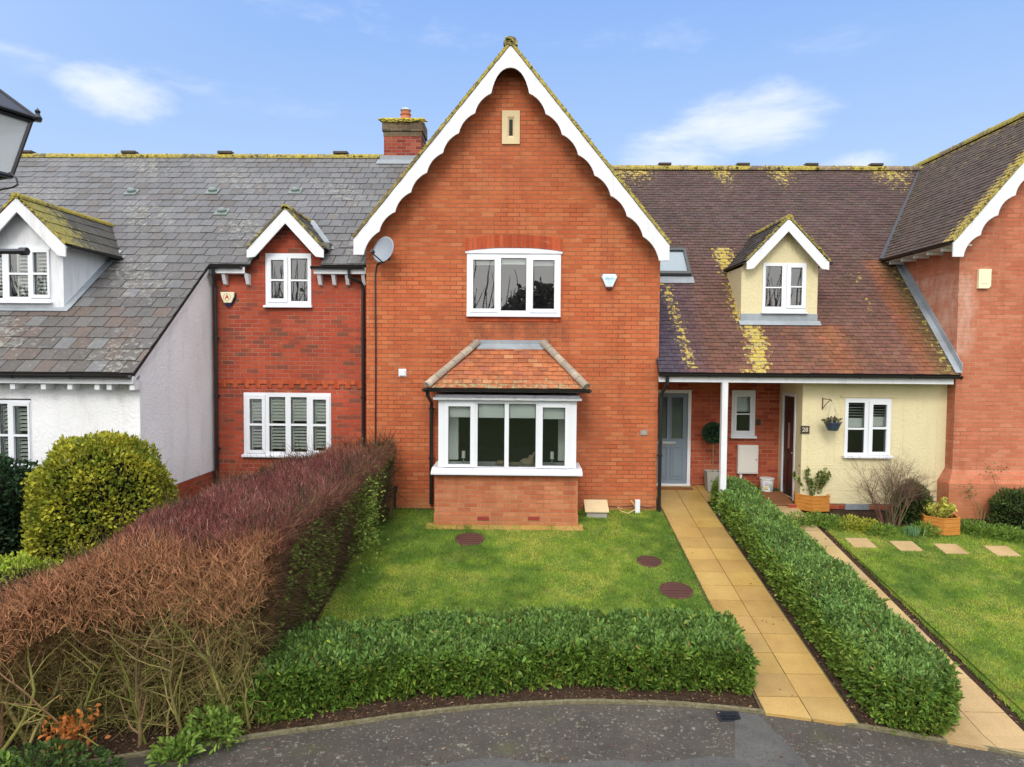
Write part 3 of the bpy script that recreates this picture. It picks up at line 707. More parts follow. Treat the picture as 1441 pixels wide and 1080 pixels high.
# ---- bay window
zs = PZ(712, 668, 12.92)                             # underside of the sill
mb = MB(); mb.box(bayX0, bayX1, bayY, YC-.001, .5, zs+.002); bb_ = mb.build('bay_base', M['brick_bay'], hc)
mb = MB(); mb.box(bayX0-.012, bayX1+.012, bayY-.014, YC-.032, .5, PZ(712, 724, bayY)); mb.build('bay_plinth', M['brick_bay'], hc)
for x_ in (680, 751):
    X_ = PX(x_, 729, bayY); Z_ = PZ(x_, 729.5, bayY); v = MB(); v.box(X_-.11, X_+.11, bayY-.026, bayY-.015, Z_-.034, Z_+.034)
    for k in range(7): v.box(X_-.09+k*.03-.006, X_-.09+k*.03+.006, bayY-.029, bayY-.0262, Z_-.02, Z_+.02)
    v.build('air_brick', M['vent_brick'], bb_)
mb = MB(); X0, X1 = PX(606, 662, 12.78), PX(820, 662, 12.78)
mb.prism([(X0, 12.78, zs+.045), (X0, 12.95, zs+.115), (X0, YC-.05, zs+.115), (X0, YC-.05, zs+.004), (X0, 12.78, zs+.004)], (X1-X0, 0, 0)); mb.build('bay_sill', M['sill'], hc, bevel=.006)
w, Rb = window(hc, 12.95, (617, 811, 563.5, 658.5), [(631, 662, 572.5, 654), (672, 710, 568.5, 657.3), (716, 754, 568.5, 657.3), (763.5, 795, 573, 655)],
       sashes=[(626, 668.5, 567.5, 658.2), (758, 801, 568, 658.4)], dress=[('blind', 0, .18), ('blind', 1, .215), ('blind', 2, .215), ('blind', 3, .19)],
       name='bay_window', label='white four-light bay window', sill=False, room=False, depth=.07)
mb = MB()                                          # sides of the bay: glazed cheeks with posts
for sx, e in ((-1, Rb[0]), (1, Rb[1])):
    mb = MB(); panel(mb, [(12.99, Rb[2]), (YC-.002, Rb[2]), (YC-.002, Rb[3]), (12.99, Rb[3])], [(13.12, 13.66, Rb[2]+.08, Rb[3]-.08)], (lambda u, w_, d, e=e, sx=sx: (e-sx*d, u, w_)), .06)
    ck = mb.build('bay_cheek', M['white'], hc, bevel=.004); e = e-sx*.03
    mb = MB(); mb.quad((e, 13.11, Rb[2]+.07), (e, 13.67, Rb[2]+.07), (e, 13.67, Rb[3]-.07), (e, 13.11, Rb[3]-.07)); mb.build('pane', M['glass'], ck)
mb = MB(); Zt = Rb[3]; mb.box(Rb[0]-.09, Rb[1]+.09, 12.84, YC-.002, Zt+.002, Zt+.05); mb.box(Rb[0]-.06, Rb[1]+.06, 12.93, YC-.002, Zt+.051, Zt+.10); sf_ = mb.build('soffit', M['board'], hc, bevel=.004)
mb = MB()
for k in range(6): x_ = Rb[0]+.25+k*(Rb[1]-Rb[0]-.5)/5; mb = MB(); mb.box(x_-.03, x_+.03, 12.815, 12.839, Zt+.012, Zt+.045); mb.build('bracket', M['white'], sf_)
eX0, eX1, eY, eZ = PX(600, 551, 12.72), PX(826, 551, 12.72), 12.72, PZ(712, 548, 12.72)
tX0, tX1, tZ = PX(673, 484, YC), PX(764, 484, YC), PZ(718, 486, YC)
run_, rise_ = YC-eY, tZ-eZ; LB = math.hypot(run_, rise_)
def bcol(R, p):
    b = lerp3((.40,.135,.055), (.29,.095,.045), R.random())
    if R.random() < .08: b = (.33,.11,.065)
    if R.random() < .08: b = (.42,.19,.09)
    return jcol(b, R, .10, .01)
roof(hc, 'bay_roof', (eX0, eY, eZ), (1,0,0), (0, run_, rise_), [[(0, 0), (eX1-eX0, 0), (tX1-eX0, LB), (tX0-eX0, LB)]], .19, .128, .014, 'bay_tile', bcol, lambda x, y, z: .28+.3*max(0, 1-(z-eZ)/.3), seed=11)
for sx, ex_, tx_ in ((-1, eX0, tX0), (1, eX1, tX1)):
    dv = Vector((tx_-ex_, 0, rise_)); hl = dv.length
    roof(hc, 'bay_roof', (ex_, eY, eZ), (0,1,0), dv, [[(0, 0), (run_, 0), (run_, hl)]], .19, .128, .014, 'bay_tile', bcol, lambda x, y, z: .3, seed=12)
    ridge_run(hc, (ex_-sx*.01, eY-.01, eZ+.05), (tx_, YC-.03, tZ+.05), r=.08, seg=.27, lich=.35, col=(.30,.25,.20), name='hip_tiles', mat='bay_tile')
    mb = MB(); nst = 11                               # stepped lead against the wall
    for k in range(nst):
        f = k/nst; xk = ex_+(tx_-ex_)*f; zk = eZ+rise_*f
        mb.box(xk-sx*0+sx*.02, xk+(tx_-ex_)/nst*1.15+sx*.02, YC-.024-(k % 2)*.004, YC-.003, zk+.02, zk+.02+rise_/nst+.075)
    mb.build('stepped_flashing', M['lead'], hc)
mb = MB(); mb.box(tX0-.1, tX1+.1, YC-.05, YC-.003, tZ-.02, tZ+.10); mb.prism([(tX0-.02, YC-.02, tZ+.05), (tX0-.02, YC-.16, tZ-.075), (tX0-.02, YC-.155, tZ-.09), (tX0-.02, YC-.02, tZ+.01)], (tX1-tX0+.04, 0, 0)); mb.build('flashing', M['lead'], hc)
gutter(hc, [(eX0-.03, eY-.03, eZ-.005), (eX1+.03, eY-.03, eZ-.005)], .05)
gutter(hc, [(eX0-.03, eY-.03, eZ-.006), (eX0-.03, YC-.04, eZ-.006)], .048); gutter(hc, [(eX1+.03, YC-.04, eZ-.006), (eX1+.03, eY-.03, eZ-.006)], .048)
px_ = PX(606, 650, 13.6)
downpipe(hc, [(eX0+.02, eY+.02, eZ-.05), (eX0+.02, eY+.05, eZ-.14), (px_+.02, 13.60, eZ-.33), (px_, 13.68, eZ-.45), (px_, 13.70, G(13.7)+.12)], .038, [(px_, 13.70, 2.2), (px_, 13.70, 3.2)])
# bay interior
mb = MB(); X0, X1, Z0, Z1 = bayX0-.6, bayX1+.6, zs-.6, Rb[3]+.1
mb.add([(X0,YC+.13,Z0),(X1,YC+.13,Z0),(X1,YC+3.8,Z0),(X0,YC+3.8,Z0),(X0,YC+.13,Z1),(X1,YC+.13,Z1),(X1,YC+3.8,Z1),(X0,YC+3.8,Z1)], [(0,1,2,3),(4,7,6,5),(1,5,6,2),(2,6,7,3),(3,7,4,0)])
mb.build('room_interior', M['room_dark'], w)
mb = MB(); mb.box(Rb[0]+.065, Rb[0]+.30, YC-.04, YC+.12, Rb[2]+.02, Rb[3]); mb.box(Rb[1]-.30, Rb[1]-.065, YC-.04, YC+.12, Rb[2]+.02, Rb[3]); mb.build('inner_reveal', M['blind'], w)
iz = zs+.117
for nx, lab in ((652, 'white pillar candle on a silver stick behind the left bay pane'), (777, 'white pillar candle on a silver stick behind the right bay pane')):
    X_ = PX(nx, 640, 13.1); t = thing('candlestick', (X_, 13.15, iz), lab, 'candlestick', 'candlesticks on the bay sill')
    mb = MB(); mb.lathe([(.05, 0), (.05, .012), (.016, .02), (.010, .05), (.018, .07), (.009, .09), (.012, .12), (.009, .14), (.045, .155), (.045, .165)], (X_, 13.15, iz), 14); mb.build('stick', M['chrome'], t, smooth=True)
    mb = MB(); mb.lathe([(.034, .166), (.035, .17), (.035, .29), (.030, .295)], (X_, 13.15, iz), 16); cnd = mb.build('candle', M['wax'], t, smooth=False)
    mb = MB(); mb.tube([(X_, 13.15, iz+.294), (X_+.002, 13.15, iz+.312)], .002, 5); mb.build('wick', M['dark'], cnd)
# sofa backs and throw inside
t = thing('sofa', (-.35, 15.0, zs-.5), 'dark sofa inside the room, dimly seen through the bay glass', 'sofa')
mb = MB(); mb.box(-1.5, .75, 14.9, 15.2, zs-.5, zs+.28); mb.build('backrest', M['sofa'], t, bevel=.08)
mb = MB(); mb.box(-1.5, .75, 14.3, 14.9, zs-.5, zs-.1); mb.build('seat', M['sofa'], t, bevel=.06)
mb = MB()
def blob(mb, c, r, n=10, m=7, jit=.12, col=(1,1,1)):
    vs = []
    for i in range(m+1):
        for j in range(n):
            a, b = math.pi*i/m, 2*math.pi*j/n; k = 1+random.uniform(-jit, jit)
            vs.append((c[0]+r[0]*k*math.sin(a)*math.cos(b), c[1]+r[1]*k*math.sin(a)*math.sin(b), c[2]+r[2]*k*math.cos(a)))
    mb.add(vs, [(i*n+j, (i+1)*n+j, (i+1)*n+(j+1) % n, i*n+(j+1) % n) for i in range(m) for j in range(n)], col=col)
for px__, w_, h_ in ((704, .10, .05), (722, .12, .035), (741, .14, .075), (747, .07, .11)): X_ = PX(px__, 655, 13.2); blob(mb, (X_, 13.3, iz+h_*.9), (w_, .09, h_))
X_ = PX(748, 650, 13.2); mb.tube([(X_-.05, 13.3, iz+.06), (X_+.01, 13.3, iz+.14), (X_+.06, 13.3, iz+.27)], [.05, .035, .012], 8)
tag(mb.build('throw', M['throw'], None, (PX(730, 655, 13.2), 13.3, iz), smooth=True), 'crumpled beige fleece throw on the sill behind the bay glass', 'throw')
# porch-side downpipe
X_ = PX(925.5, 620, 13.62)
pdY = 13.66
# ================================================================== COTTAGE D (right, tiled roof, porch and cream wall)
hd = thing('cream_cottage', (5.6, 16.5, 1.2), 'low cottage with brown tiled roof, open brick porch and cream rendered front wall', 'house')
YD0, zD0, sD = 13.5, CH-.33, 1.04
LD = math.hypot(1, sD); YR = 18.65
dz_ = lambda y: zD0+sD*(y-YD0)
XE = 8.56                                              # side wall of the right-hand house
pt = lambda px, py: (lambda d: (float(d[0])*((zD0-CH-sD*YD0)/(float(d[2])-sD)), (zD0-CH-sD*YD0)/(float(d[2])-sD)))(ray(px, py))   # photo point on the roof plane -> x, y
def colD(R, p):
    f = (p.y-YD0)/(YR-YD0)
    b = lerp3((.135,.062,.044), (.082,.054,.050), f*1.5)
    if p.x < 3.6 and f < .5: b = lerp3((.055,.042,.062), b, (p.x-2.9)/.9)
    if 5.2 < p.x < 7.2 and f < .17: b = lerp3(b, (.22,.085,.04), (.55+.45*math.sin(p.x*5.1+1))*(1-abs(p.x-6.0)/1.4))
    e = (XE-.15-p.x)                                   # reddish then mossy towards the side wall
    if p.y < 15.9 and e < .85: b = lerp3((.085,.068,.03), (.19,.07,.035), abs(e-.1)/.45) if e < .55 else lerp3((.19,.07,.035), b, (e-.55)/.3)
    return jcol(b, R, .16, .07)
sx0, sy0 = pt(1024, 393); sx1, sy1 = pt(1063, 515)
def licD(x, y, z):
    l = 0.05
    wv = .5+.5*math.sin(x*2.9+1.3*math.sin(x*1.1)); l = max(l, .50*wv+.22-(YR-y)/(.30+.75*wv)*.5) if y > YR-1.1 else l
    if 13.4 < y < 16.2:
        c = sx0+(sx1-sx0)*(sy0-y)/(sy0-sy1); c += .05*math.sin(y*5); l = max(l, .92-abs(x-c-.04)/.50)
        l = max(l, .66-abs(x-2.98-.25*(15.6-y)/2)/.45)
        if x > 7.9: l = max(l, .48-abs(XE-.25-x)/.9)
    if 7.1 < x < 7.6 and 14.6 < y < 15.6: l = max(l, .40-abs(x-7.35))
    return max(0, min(1, l))
zC_ = lambda x: apx[1]-slopeC*(x-apx[0])
yv1 = YD0+(zC_(2.80)-zD0)/sD; xvr = apx[0]+(apx[1]-dz_(YR))/slopeC
regD = [[(2.655, 0), (2.705, 0), (2.705, .27*LD), (2.655, .27*LD)], [(2.705, (yv1-YD0)*LD), (2.705, (YR-YD0)*LD), (xvr-.1, (YR-YD0)*LD)], [(2.705, 0), (XE-.02, 0), (XE-.02, (YR-YD0)*LD), (2.705, (YR-YD0)*LD)], [(XE-.02, (15.6-YD0)*LD), (11.6, (15.6-YD0)*LD), (11.6, (YR-YD0)*LD), (XE-.02, (YR-YD0)*LD)]]
roof(hd, 'roof', (0, YD0, zD0), (1,0,0), (0, 1, sD), regD, .17, .105, .012, 'plain_tile', colD, licD, seed=21)
mb = MB(); mb.prism([(2.74, YR, dz_(YR)-.03), (2.74, YR+5, dz_(YR)-.03-5*sD), (2.74, YR+5, dz_(YR)-.1-5*sD), (2.74, YR, dz_(YR)-.1)], (8.9, 0, 0)); mb.build('rear_slope', M['under'], hd)
ridge_run(hd, (2.3, YR, dz_(YR)-.02), (11.4, YR, dz_(YR)-.02), r=.12, lich=.85, moss=150, col=(.16,.12,.09))
for px_v in (935, 1045, 1141, 1232):
    X_ = PX(px_v, 238, YR); mb = MB(); mb.box(X_-.17, X_+.17, YR-.1, YR+.1, dz_(YR)+.09, dz_(YR)+.155); mb.build('ridge_vent', M['slate_plaque'], hd, bevel=.015)
# fascia, gutter, porch beam
zf = PZ(1100, 534, 13.6)
mb = MB(); mb.box(2.665, XE-.12, 13.56, 13.60, zf-.07, zf+.06); mb.build('fascia', M['board'], hd)
mb = MB(); mb.box(2.705, XE-.11, 13.601, 15.19, zf+.03, zf+.045); mb.build('porch_ceiling', M['board'], hd)
gutter(hd, [(2.67, 13.50, zf+.095), (XE-.02, 13.50, zf+.095)], .06)
X_ = PX(931, 600, 13.62)
downpipe(hd, [(2.82, 13.50, zf+.04), (2.82, 13.52, zf-.12), (2.76, 13.66, zf-.28), (2.738, 13.70, zf-.38), (2.738, 13.70, G(13.7)+.02)], .036, [(2.738, 13.70, 2.3), (2.738, 13.70, 3.2)])
XR, YP, YW = 5.66, 15.2, 13.95
ztop = dz_(13.95)-.05
door_r = (PX(922, 615, YP), PX(972, 615, YP), 1.41, PZ(950, 549, YP)); door_r = (2.76, door_r[1], 1.41, door_r[3])
sw = rc((1029.5, 1062.5, 549.5, 617), YP); cw = rc((1188.5, 1253, 561, 645), YW)
mb = MB(); panel(mb, [(2.704, .8), (XR+.1, .8), (XR+.1, zf+.04), (2.704, zf+.04)], [door_r, sw], fxz(YP), .12); mb.build('porch_wall', M['brick_d'], hd)
mb = MB(); panel(mb, [(XR, G(YW)+.13), (XE+.02, G(YW)+.13), (XE+.02, ztop), (XR, ztop)], [cw], fxz(YW), .12)
dd = (14.28, 15.03, 1.36, PZ(1107, 553, 14.7))
panel(mb, [(YW, G(YW)+.13), (YP, G(YW)+.13), (YP, ztop), (YW, ztop)], [(14.28, 15.03, G(YW)+.14, dd[3])], lambda u, w_, d: (XR+d, u, w_), .1)
mb.build('wall', M['render_cream'], hd)
mb = MB(); mb.box(XR+.02, XE, YW+.02, YW+.2, .5, G(YW)+.131); mb.box(XR+.02, XR+.2, YW+.2, YP, .5, G(YW)+.131); mb.build('plinth', M['brick_d'], hd)
# raised plaster panels on the cream wall
def frame_px(r, Y, wd=.015, pr=.006):
    a = rc(r, Y); m_ = MB()
    for q in ((a[0], a[1], a[3]-wd, a[3]), (a[0], a[1], a[2], a[2]+wd), (a[0], a[0]+wd, a[2]+wd, a[3]-wd), (a[1]-wd, a[1], a[2]+wd, a[3]-wd)): m_.box(q[0], q[1], Y-pr, Y-.001, q[2], q[3])
    return m_
for r in ((1137, 1176, 559, 655), (1270, 1318, 560, 690), (1137, 1268, 659, 690)): frame_px(r, YW).build('plaster_panel', M['render_cream'], hd)
mb = MB(); mb.box(cw[0]-.1, cw[1]+.12, YW-.03, YW-.002, cw[3]+.02, cw[3]+.05); mb.build('drip_mould', M['render_cream'], hd)
window(hd, YW, (1188.5, 1253, 561, 641), [(1193, 1216, 567, 602.5), (1193, 1216, 605, 637.5), (1227, 1246.5, 569.5, 601), (1227, 1246.5, 604, 636)], sashes=[(1221.5, 1252, 564, 640.5)],
       dress=[('venetian', 0, .62, 1), ('venetian', 2, .55, 1)], label='two-light ground floor window with a venetian blind', roomc='room_dark')
window(hd, YP, (1029.5, 1062.5, 549.5, 613.5), [(1036, 1055, 558.5, 606.5)], sashes=[(1033, 1059.5, 554.5, 610.5)], bars=[(1036, 1055, 583)], dress=[('blind', 0, .42)], label='narrow porch window', roomc='room_dark')
mb = MB(); mb.box(PX(1109, 718, YW), PX(1255, 718, YW)-.0, YW-.012, YW+.0, G(YW)+.02, G(YW)+.11); mb.build('foot_moulding', M['brick_d'], hd)
# grey front door
mb = MB(); d = door_r; fw = .07
mb.box(d[0], d[0]+fw, YP-.01, YP+.09, d[2], d[3]); mb.box(d[1]-fw, d[1], YP-.01, YP+.09, d[2], d[3]); mb.box(d[0]+fw, d[1]-fw, YP-.01, YP+.09, d[3]-fw, d[3]); mb.box(d[0]-.0, d[1]+.0, YP-.05, YP+.09, d[2]-.03, d[2]+.045)
fr = mb.build('door_frame', M['white'], hd, bevel=.004)
x0, x1, z0, z1 = d[0]+fw, d[1]-fw, d[2]+.05, d[3]-fw; cm = (x0+x1)/2
gl = [(x0+.11, cm-.055, z0+1.0, z1-.10), (cm+.055, x1-.11, z0+1.0, z1-.10)]
mb = MB(); panel(mb, [(x0, z0), (x1, z0), (x1, z1), (x0, z1)], gl, fxz(YP+.02), .04, True); dr = mb.build('door', M['grey_door'], hd)
dr['label'] = 'grey blue panelled front door with two tall panes'
mb = MB()
for q in gl: mb = MB(); mb.quad((q[0], YP+.04, q[2]), (q[1], YP+.04, q[2]), (q[1], YP+.04, q[3]), (q[0], YP+.04, q[3])); mb.build('pane', M['glass'], dr)
mb = MB()
for q in gl: mb.box(q[0]-.01, q[1]+.01, YP+.062, YP+.07, q[2]-.01, q[3]+.01)
mb.build('obscured_backing', painted('obscured_glass_backing', (.12,.14,.145), .4, .3), dr)
mb = MB()
for q in gl+[(x0+.11, cm-.055, z0+.12, z0+.80), (cm+.055, x1-.11, z0+.12, z0+.80)]:
    for (a, b, c_, e) in ((q[0]-.02, q[1]+.02, q[3], q[3]+.02), (q[0]-.02, q[1]+.02, q[2]-.02, q[2]), (q[0]-.02, q[0], q[2], q[3]), (q[1], q[1]+.02, q[2], q[3])): mb.box(a, b, YP+.006, YP+.019, c_, e)
for q in [(x0+.15, cm-.095, z0+.16, z0+.76), (cm+.095, x1-.15, z0+.16, z0+.76)]: mb.box(q[0], q[1], YP+.008, YP+.019, q[2], q[3])
mb.build('moulding', M['grey_door'], dr, bevel=.004)
mb = MB(); mb.box(cm-.15, cm+.15, YP-.0, YP+.019, z0+.87, z0+.93); mb.build('letterbox', M['chrome'], dr, bevel=.006)
mb = MB(); mb.box(x0+.035, x0+.065, YP+.0, YP+.019, z0+.78, z0+1.0); mb.tube([(x0+.05, YP-.03, z0+.92), (x0+.17, YP-.03, z0+.92)], .011, 8); mb.build('handle', M['chrome'], dr)
# brown door in the return wall
mb = MB(); X_ = XR
for a, b, c_, e in ((14.28, 14.35, G(YW)+.1, dd[3]), (14.96, 15.03, G(YW)+.1, dd[3]), (14.35, 14.96, dd[3]-.07, dd[3])): mb.box(X_-.012, X_+.09, a, b, c_, e)
mb.build('door_frame', M['white'], hd, bevel=.004)
mb = MB(); mb.box(X_+.02, X_+.06, 14.351, 14.959, G(YW)+.12, dd[3]-.071); d2 = mb.build('door', M['brown_door'], hd); d2['label'] = 'dark brown front door in the cream return wall'
mb = MB()
for a, b in ((14.41, 14.61), (14.70, 14.90)):
    for c_, e in ((1.5, 2.1), (2.25, 3.15)): mb.box(X_+.008, X_+.019, a, b, c_, e)
mb.build('door_panel', M['brown_door'], d2, bevel=.006)
mb = MB(); mb.box(X_-.0, X_+.018, 14.60, 14.68, 2.35, 2.9); mb.build('letter_plate', M['chrome'], d2)
mb = MB(); mb.tube([(X_-.02, 14.42, 2.28), (X_+.02, 14.42, 2.28)], .022, 10); mb.build('knob', M['chrome'], d2)
# porch post
xpA, xpB = PX(1015, 600, 13.58), PX(1023.5, 600, 13.58)
mb = MB(); mb.box(xpA, xpB, 13.562, 13.562+(xpB-xpA), G(13.6)+.0, zf-.071); mb.build('porch_post', M['board'], hd, bevel=.008)
# dormer of D
def small_dormer(par, Yf, face, wrect, apex, footL, footR, plane, roofargs, facemat, panes, sash, dress, bars, base_y, label, t=.22, endh=.12, ov=.22, boardY=None, lead=True):
    """gabled dormer: face px rect (x0,x1,y0,y1); plane(y)->z of the main roof"""
    x0, x1 = PX(face[0], (face[2]+face[3])/2, Yf), PX(face[1], (face[2]+face[3])/2, Yf); zb = PZ((face[0]+face[1])/2, face[3], Yf)
    Yb = Yf-ov; A = P(*apex, Yb); FL = P(*footL, Yb); FR = P(*footR, Yb)
    sl = ((A[1]-FL[1])/(A[0]-FL[0])+(A[1]-FR[1])/(FR[0]-A[0]))/2; A = ((FL[0]+FR[0])/2 if abs(A[0]-(FL[0]+FR[0])/2) < .1 else A[0], A[1])
    FL = (FL[0], A[1]-sl*(A[0]-FL[0])); FR = (FR[0], A[1]-sl*(FR[0]-A[0]))
    w0 = rc(wrect, Yf); mb = MB(); zt = lambda x: A[1]-.06-sl*abs(x-A[0])
    panel(mb, [(x0, zb), (x1, zb), (x1, zt(x1)), (A[0], zt(A[0])), (x0, zt(x0))], [w0], fxz(Yf), .1)
    yk = lambda z: Yf+(z-plane(Yf))/((plane(Yf+1)-plane(Yf)))   # depth where the main roof reaches z
    for x_, s_ in ((x0, -1), (x1, 1)):
        zz = zt(x_); mb.add([(x_, Yf, min(zb, plane(Yf))-.05), (x_, Yf, zz), (x_, yk(zz)+.1, zz), (x_, yk(zz)+.1, zz-.06)], [(0,1,2,3) if s_ > 0 else (3,2,1,0)])
    dw = mb.build('dormer', M[facemat], par); dw['label'] = label
    # roof
    run = lambda z: yk(z)+.12
    for s_, F_ in ((-1, FL), (1, FR)):
        V_ = Vector((-s_, 0, sl)); ln = abs(F_[0]-A[0])*math.hypot(1, sl)
        y_e, y_r = run(F_[1])-Yb, run(A[1])-Yb
        reg = [(0, 0), (y_e, 0), (y_r, ln), (0, ln)]
        mbt = MB(); tiles(mbt, (F_[0], Yb, F_[1]), (0,1,0), V_, [reg], roofargs['tw'], roofargs['ex'], roofargs['th'], roofargs['col'], roofargs['lic'], seed=roofargs.get('seed', 31)+s_)
        o = mbt.build('dormer_roof', M[roofargs['mat']], dw, attrs=True)
        u = MB(); slab(u, (F_[0], Yb, F_[1]), (0,1,0), V_, reg, .04); u.build('dormer_underlay', M['under'], dw)
        vb = MB(); Rr = random.Random(3)
        for i in range(12):
            A0 = Vector((F_[0], 0, F_[1]))+V_.normalized()*ln*i/12; A1 = Vector((F_[0], 0, F_[1]))+V_.normalized()*ln*(i+1.05)/12
            up = Vector((s_*sl, 0, 1)).normalized()*.042
            vb.xz([(A0.x, A0.z), (A1.x, A1.z), (A1.x+up.x*.8, A1.z+up.z*.8), (A0.x+up.x, A0.z+up.z)], Yb-.02+Rr.uniform(-.006, .006), Yb-.001, col=lerp3((.22,.17,.07), (.12,.10,.06), Rr.random()), lic=.6)
        moss_lumps(vb, (F_[0], Yb-.01, F_[1]+.04), (A[0], Yb-.01, A[1]+.04), roofargs.get('moss', 40), .025, .02)
        vb.build('dormer_verge', M['ridge'], dw, attrs=True)
        gutter(dw, [(F_[0]+s_*.05, Yb+.06, F_[1]-.01), (F_[0]+s_*.05, run(F_[1])-.1, F_[1]-.01)] if s_ > 0 else [(F_[0]+s_*.05, run(F_[1])-.1, F_[1]-.01), (F_[0]+s_*.05, Yb+.06, F_[1]-.01)], .045, name='dormer_gutter')
    ridge_run(dw, (A[0], Yb-.02, A[1]-.02), (A[0], run(A[1]), A[1]-.02), r=.085, seg=.3, lich=roofargs.get('rl', .8), moss=roofargs.get('moss', 40), name='dormer_ridge')
    plain_boards(dw, Yb-.004, (A[0], A[1]-.02), (FL[0], FL[1]-.02), (FR[0], FR[1]-.02), t, endh, name='dormer_bargeboard')
    sf = MB()
    for s_, F_ in ((-1, FL), (1, FR)): sf.prism([(F_[0], Yb+.033, F_[1]-.045), (A[0], Yb+.033, A[1]-.045), (A[0], Yb+.033, A[1]-.055), (F_[0], Yb+.033, F_[1]-.055)], (0, ov-.035, 0))
    sf.build('dormer_soffit', M['board'], dw)
    if lead:
        n_ = Vector((0, -(plane(1)-plane(0)), 1)).normalized()
        def strip(p, q, wd):
            p, q = Vector(p), Vector(q); d_ = (q-p).normalized(); sd_ = d_.cross(n_).normalized()*wd
            m_ = MB(); m_.prism([p+n_*.03, q+n_*.03, q+sd_+n_*.03, p+sd_+n_*.03], n_*.012); return m_
        zb2 = plane(Yf); strip((x0-.12, Yf-.13, plane(Yf-.13)), (x1+.12, Yf-.13, plane(Yf-.13)), .0).v
        m_ = MB(); af = .13 if roofargs.get('sideflash') else .05
        m_.prism([Vector((x0-af, Yf+.0, plane(Yf+.0)))+n_*.035, Vector((x1+af, Yf+.0, plane(Yf+.0)))+n_*.035, Vector((x1+af, Yf-.09, plane(Yf-.09)))+n_*.035, Vector((x0-af, Yf-.09, plane(Yf-.09)))+n_*.035], n_*.012)
        m_.box(x0-.002, x1+.002, Yf-.03, Yf-.003, plane(Yf)-.05, zb+.0)
        for x_, s_ in ((x0, -1), (x1, 1)) if roofargs.get('sideflash') else ():
            ye = yk(zt(x_))
            xa_, xb_ = (x_-.14, x_-.003) if s_ < 0 else (x_+.003, x_+.14)
            m_.prism([Vector((xa_, Yf-.02, plane(Yf-.02)))+n_*.036, Vector((xb_, Yf-.02, plane(Yf-.02)))+n_*.036, Vector((xb_, ye, plane(ye)))+n_*.036, Vector((xa_, ye, plane(ye)))+n_*.036], n_*.012)
        m_.build('dormer_flashing', M['lead'], dw)
    window(dw, Yf, wrect, panes, sashes=sash, bars=bars, dress=dress, roomc='room_dark', sillz=.03, rmx=.02)
    return dw
rD = dict(tw=.17, ex=.105, th=.012, mat='plain_tile', col=lambda R, p: jcol((.062,.052,.048), R, .2), lic=lambda x, y, z: .25+.5*max(0, 1-(y-14.2)/.35), rl=.9, moss=50)
small_dormer(hd, 14.52, (1043.5, 1151, 340, 442), (1073, 1134, 370.5, 440), (1111, 306.5), (1051, 366), (1167, 369), dz_, rD, 'render_cream',
             [(1077, 1100, 375, 404), (1077, 1100, 406, 432), (1112, 1128, 377, 403), (1112, 1128, 405, 430)], [(1106.5, 1133, 372.5, 434)], [], [], 450, 'cream rendered dormer on the brown tiled roof', t=.26, endh=.16)
# skylight
x0_, y0_ = pt(930, 391); x1_, y1_ = pt(963, 355); x0_ = 2.82
V_ = Vector((0, 1, sD)).normalized(); N_ = Vector((0, -sD, 1)).normalized()
def onD(x, y, h=0): return Vector((x, y, dz_(y)))+N_*h
mb = MB(); fa, fb = .06, .10
for a, b, c_, e in ((x0_, x1_, y0_, y0_+fa), (x0_, x1_, y1_-fa, y1_), (x0_, x0_+fa, y0_+fa, y1_-fa), (x1_-fa, x1_, y0_+fa, y1_-fa)): mb.prism([onD(a, c_), onD(b, c_), onD(b, e), onD(a, e)], N_*.13)
sk = mb.build('skylight', painted('grey_metal_trim', (.06,.065,.07), .4), hd)
mb = MB(); mb.quad(onD(x0_+fa, y0_+fa, .10), onD(x1_-fa, y0_+fa, .10), onD(x1_-fa, y1_-fa, .10), onD(x0_+fa, y1_-fa, .10)); mb.build('pane', M['glass'], sk)
mb = MB(); mb.prism([onD(x0_+fa, y0_+fa, .01), onD(x1_-fa, y0_+fa, .01), onD(x1_-fa, y1_-fa, .01), onD(x0_+fa, y1_-fa, .01)], N_*.05); mb.build('blind', painted('blue_grey_blind', (.32,.38,.46), .8), sk)
mb = MB(); mb.prism([onD(x0_-.05, y0_-.16, .034), onD(x1_+.05, y0_-.16, .034), onD(x1_+.05, y0_-.01, .034), onD(x0_-.05, y0_-.01, .034)], N_*.012); mb.build('flashing', M['lead'], sk)
# ================================================================== HOUSE E (far right)
YEf = 13.7
aE = (10.98, CH+5.22); fE = (8.28, None); slE = 1.2
r1 = ray(1290, 236.5); ratio = r1[2]/r1[0]
fx, fz = P(1340, 340, 13.42); XA = (fz-CH-slE*fx)/(ratio-slE); ZA = CH+ratio*XA
he = thing('gable_house', (XA, 17, 1.2), 'salmon brick house with a big brown tiled gable roof, cut off by the right edge', 'house')
XEr = 2*XA-XE
mb = MB()
zt = ZA-slE*(XA-XE)-.1
mb.add([(XE, YEf, .4), (XEr, YEf, .4), (XEr, YEf, zt), (XA, YEf, ZA-.1), (XE, YEf, zt)], [(0,1,2,3,4)])
mb.quad((XE, YEf, .4), (XE, YEf, zt), (XE, 20, zt), (XE, 20, .4)); mb.quad((XEr, YEf, .4), (XEr, 20, .4), (XEr, 20, zt), (XEr, YEf, zt))
mb.build('wall', M['brick_e'], he)
zp = PZ(1340, 663, 13.55); zp2 = PZ(1340, 682, 13.5)
mb = MB(); o_ = .14
mb.box(XE-o_, XEr+o_, YEf-o_, YEf-.001, .4, zp2); mb.box(XE-o_, XE-.001, YEf, 14.6, .4, zp2)
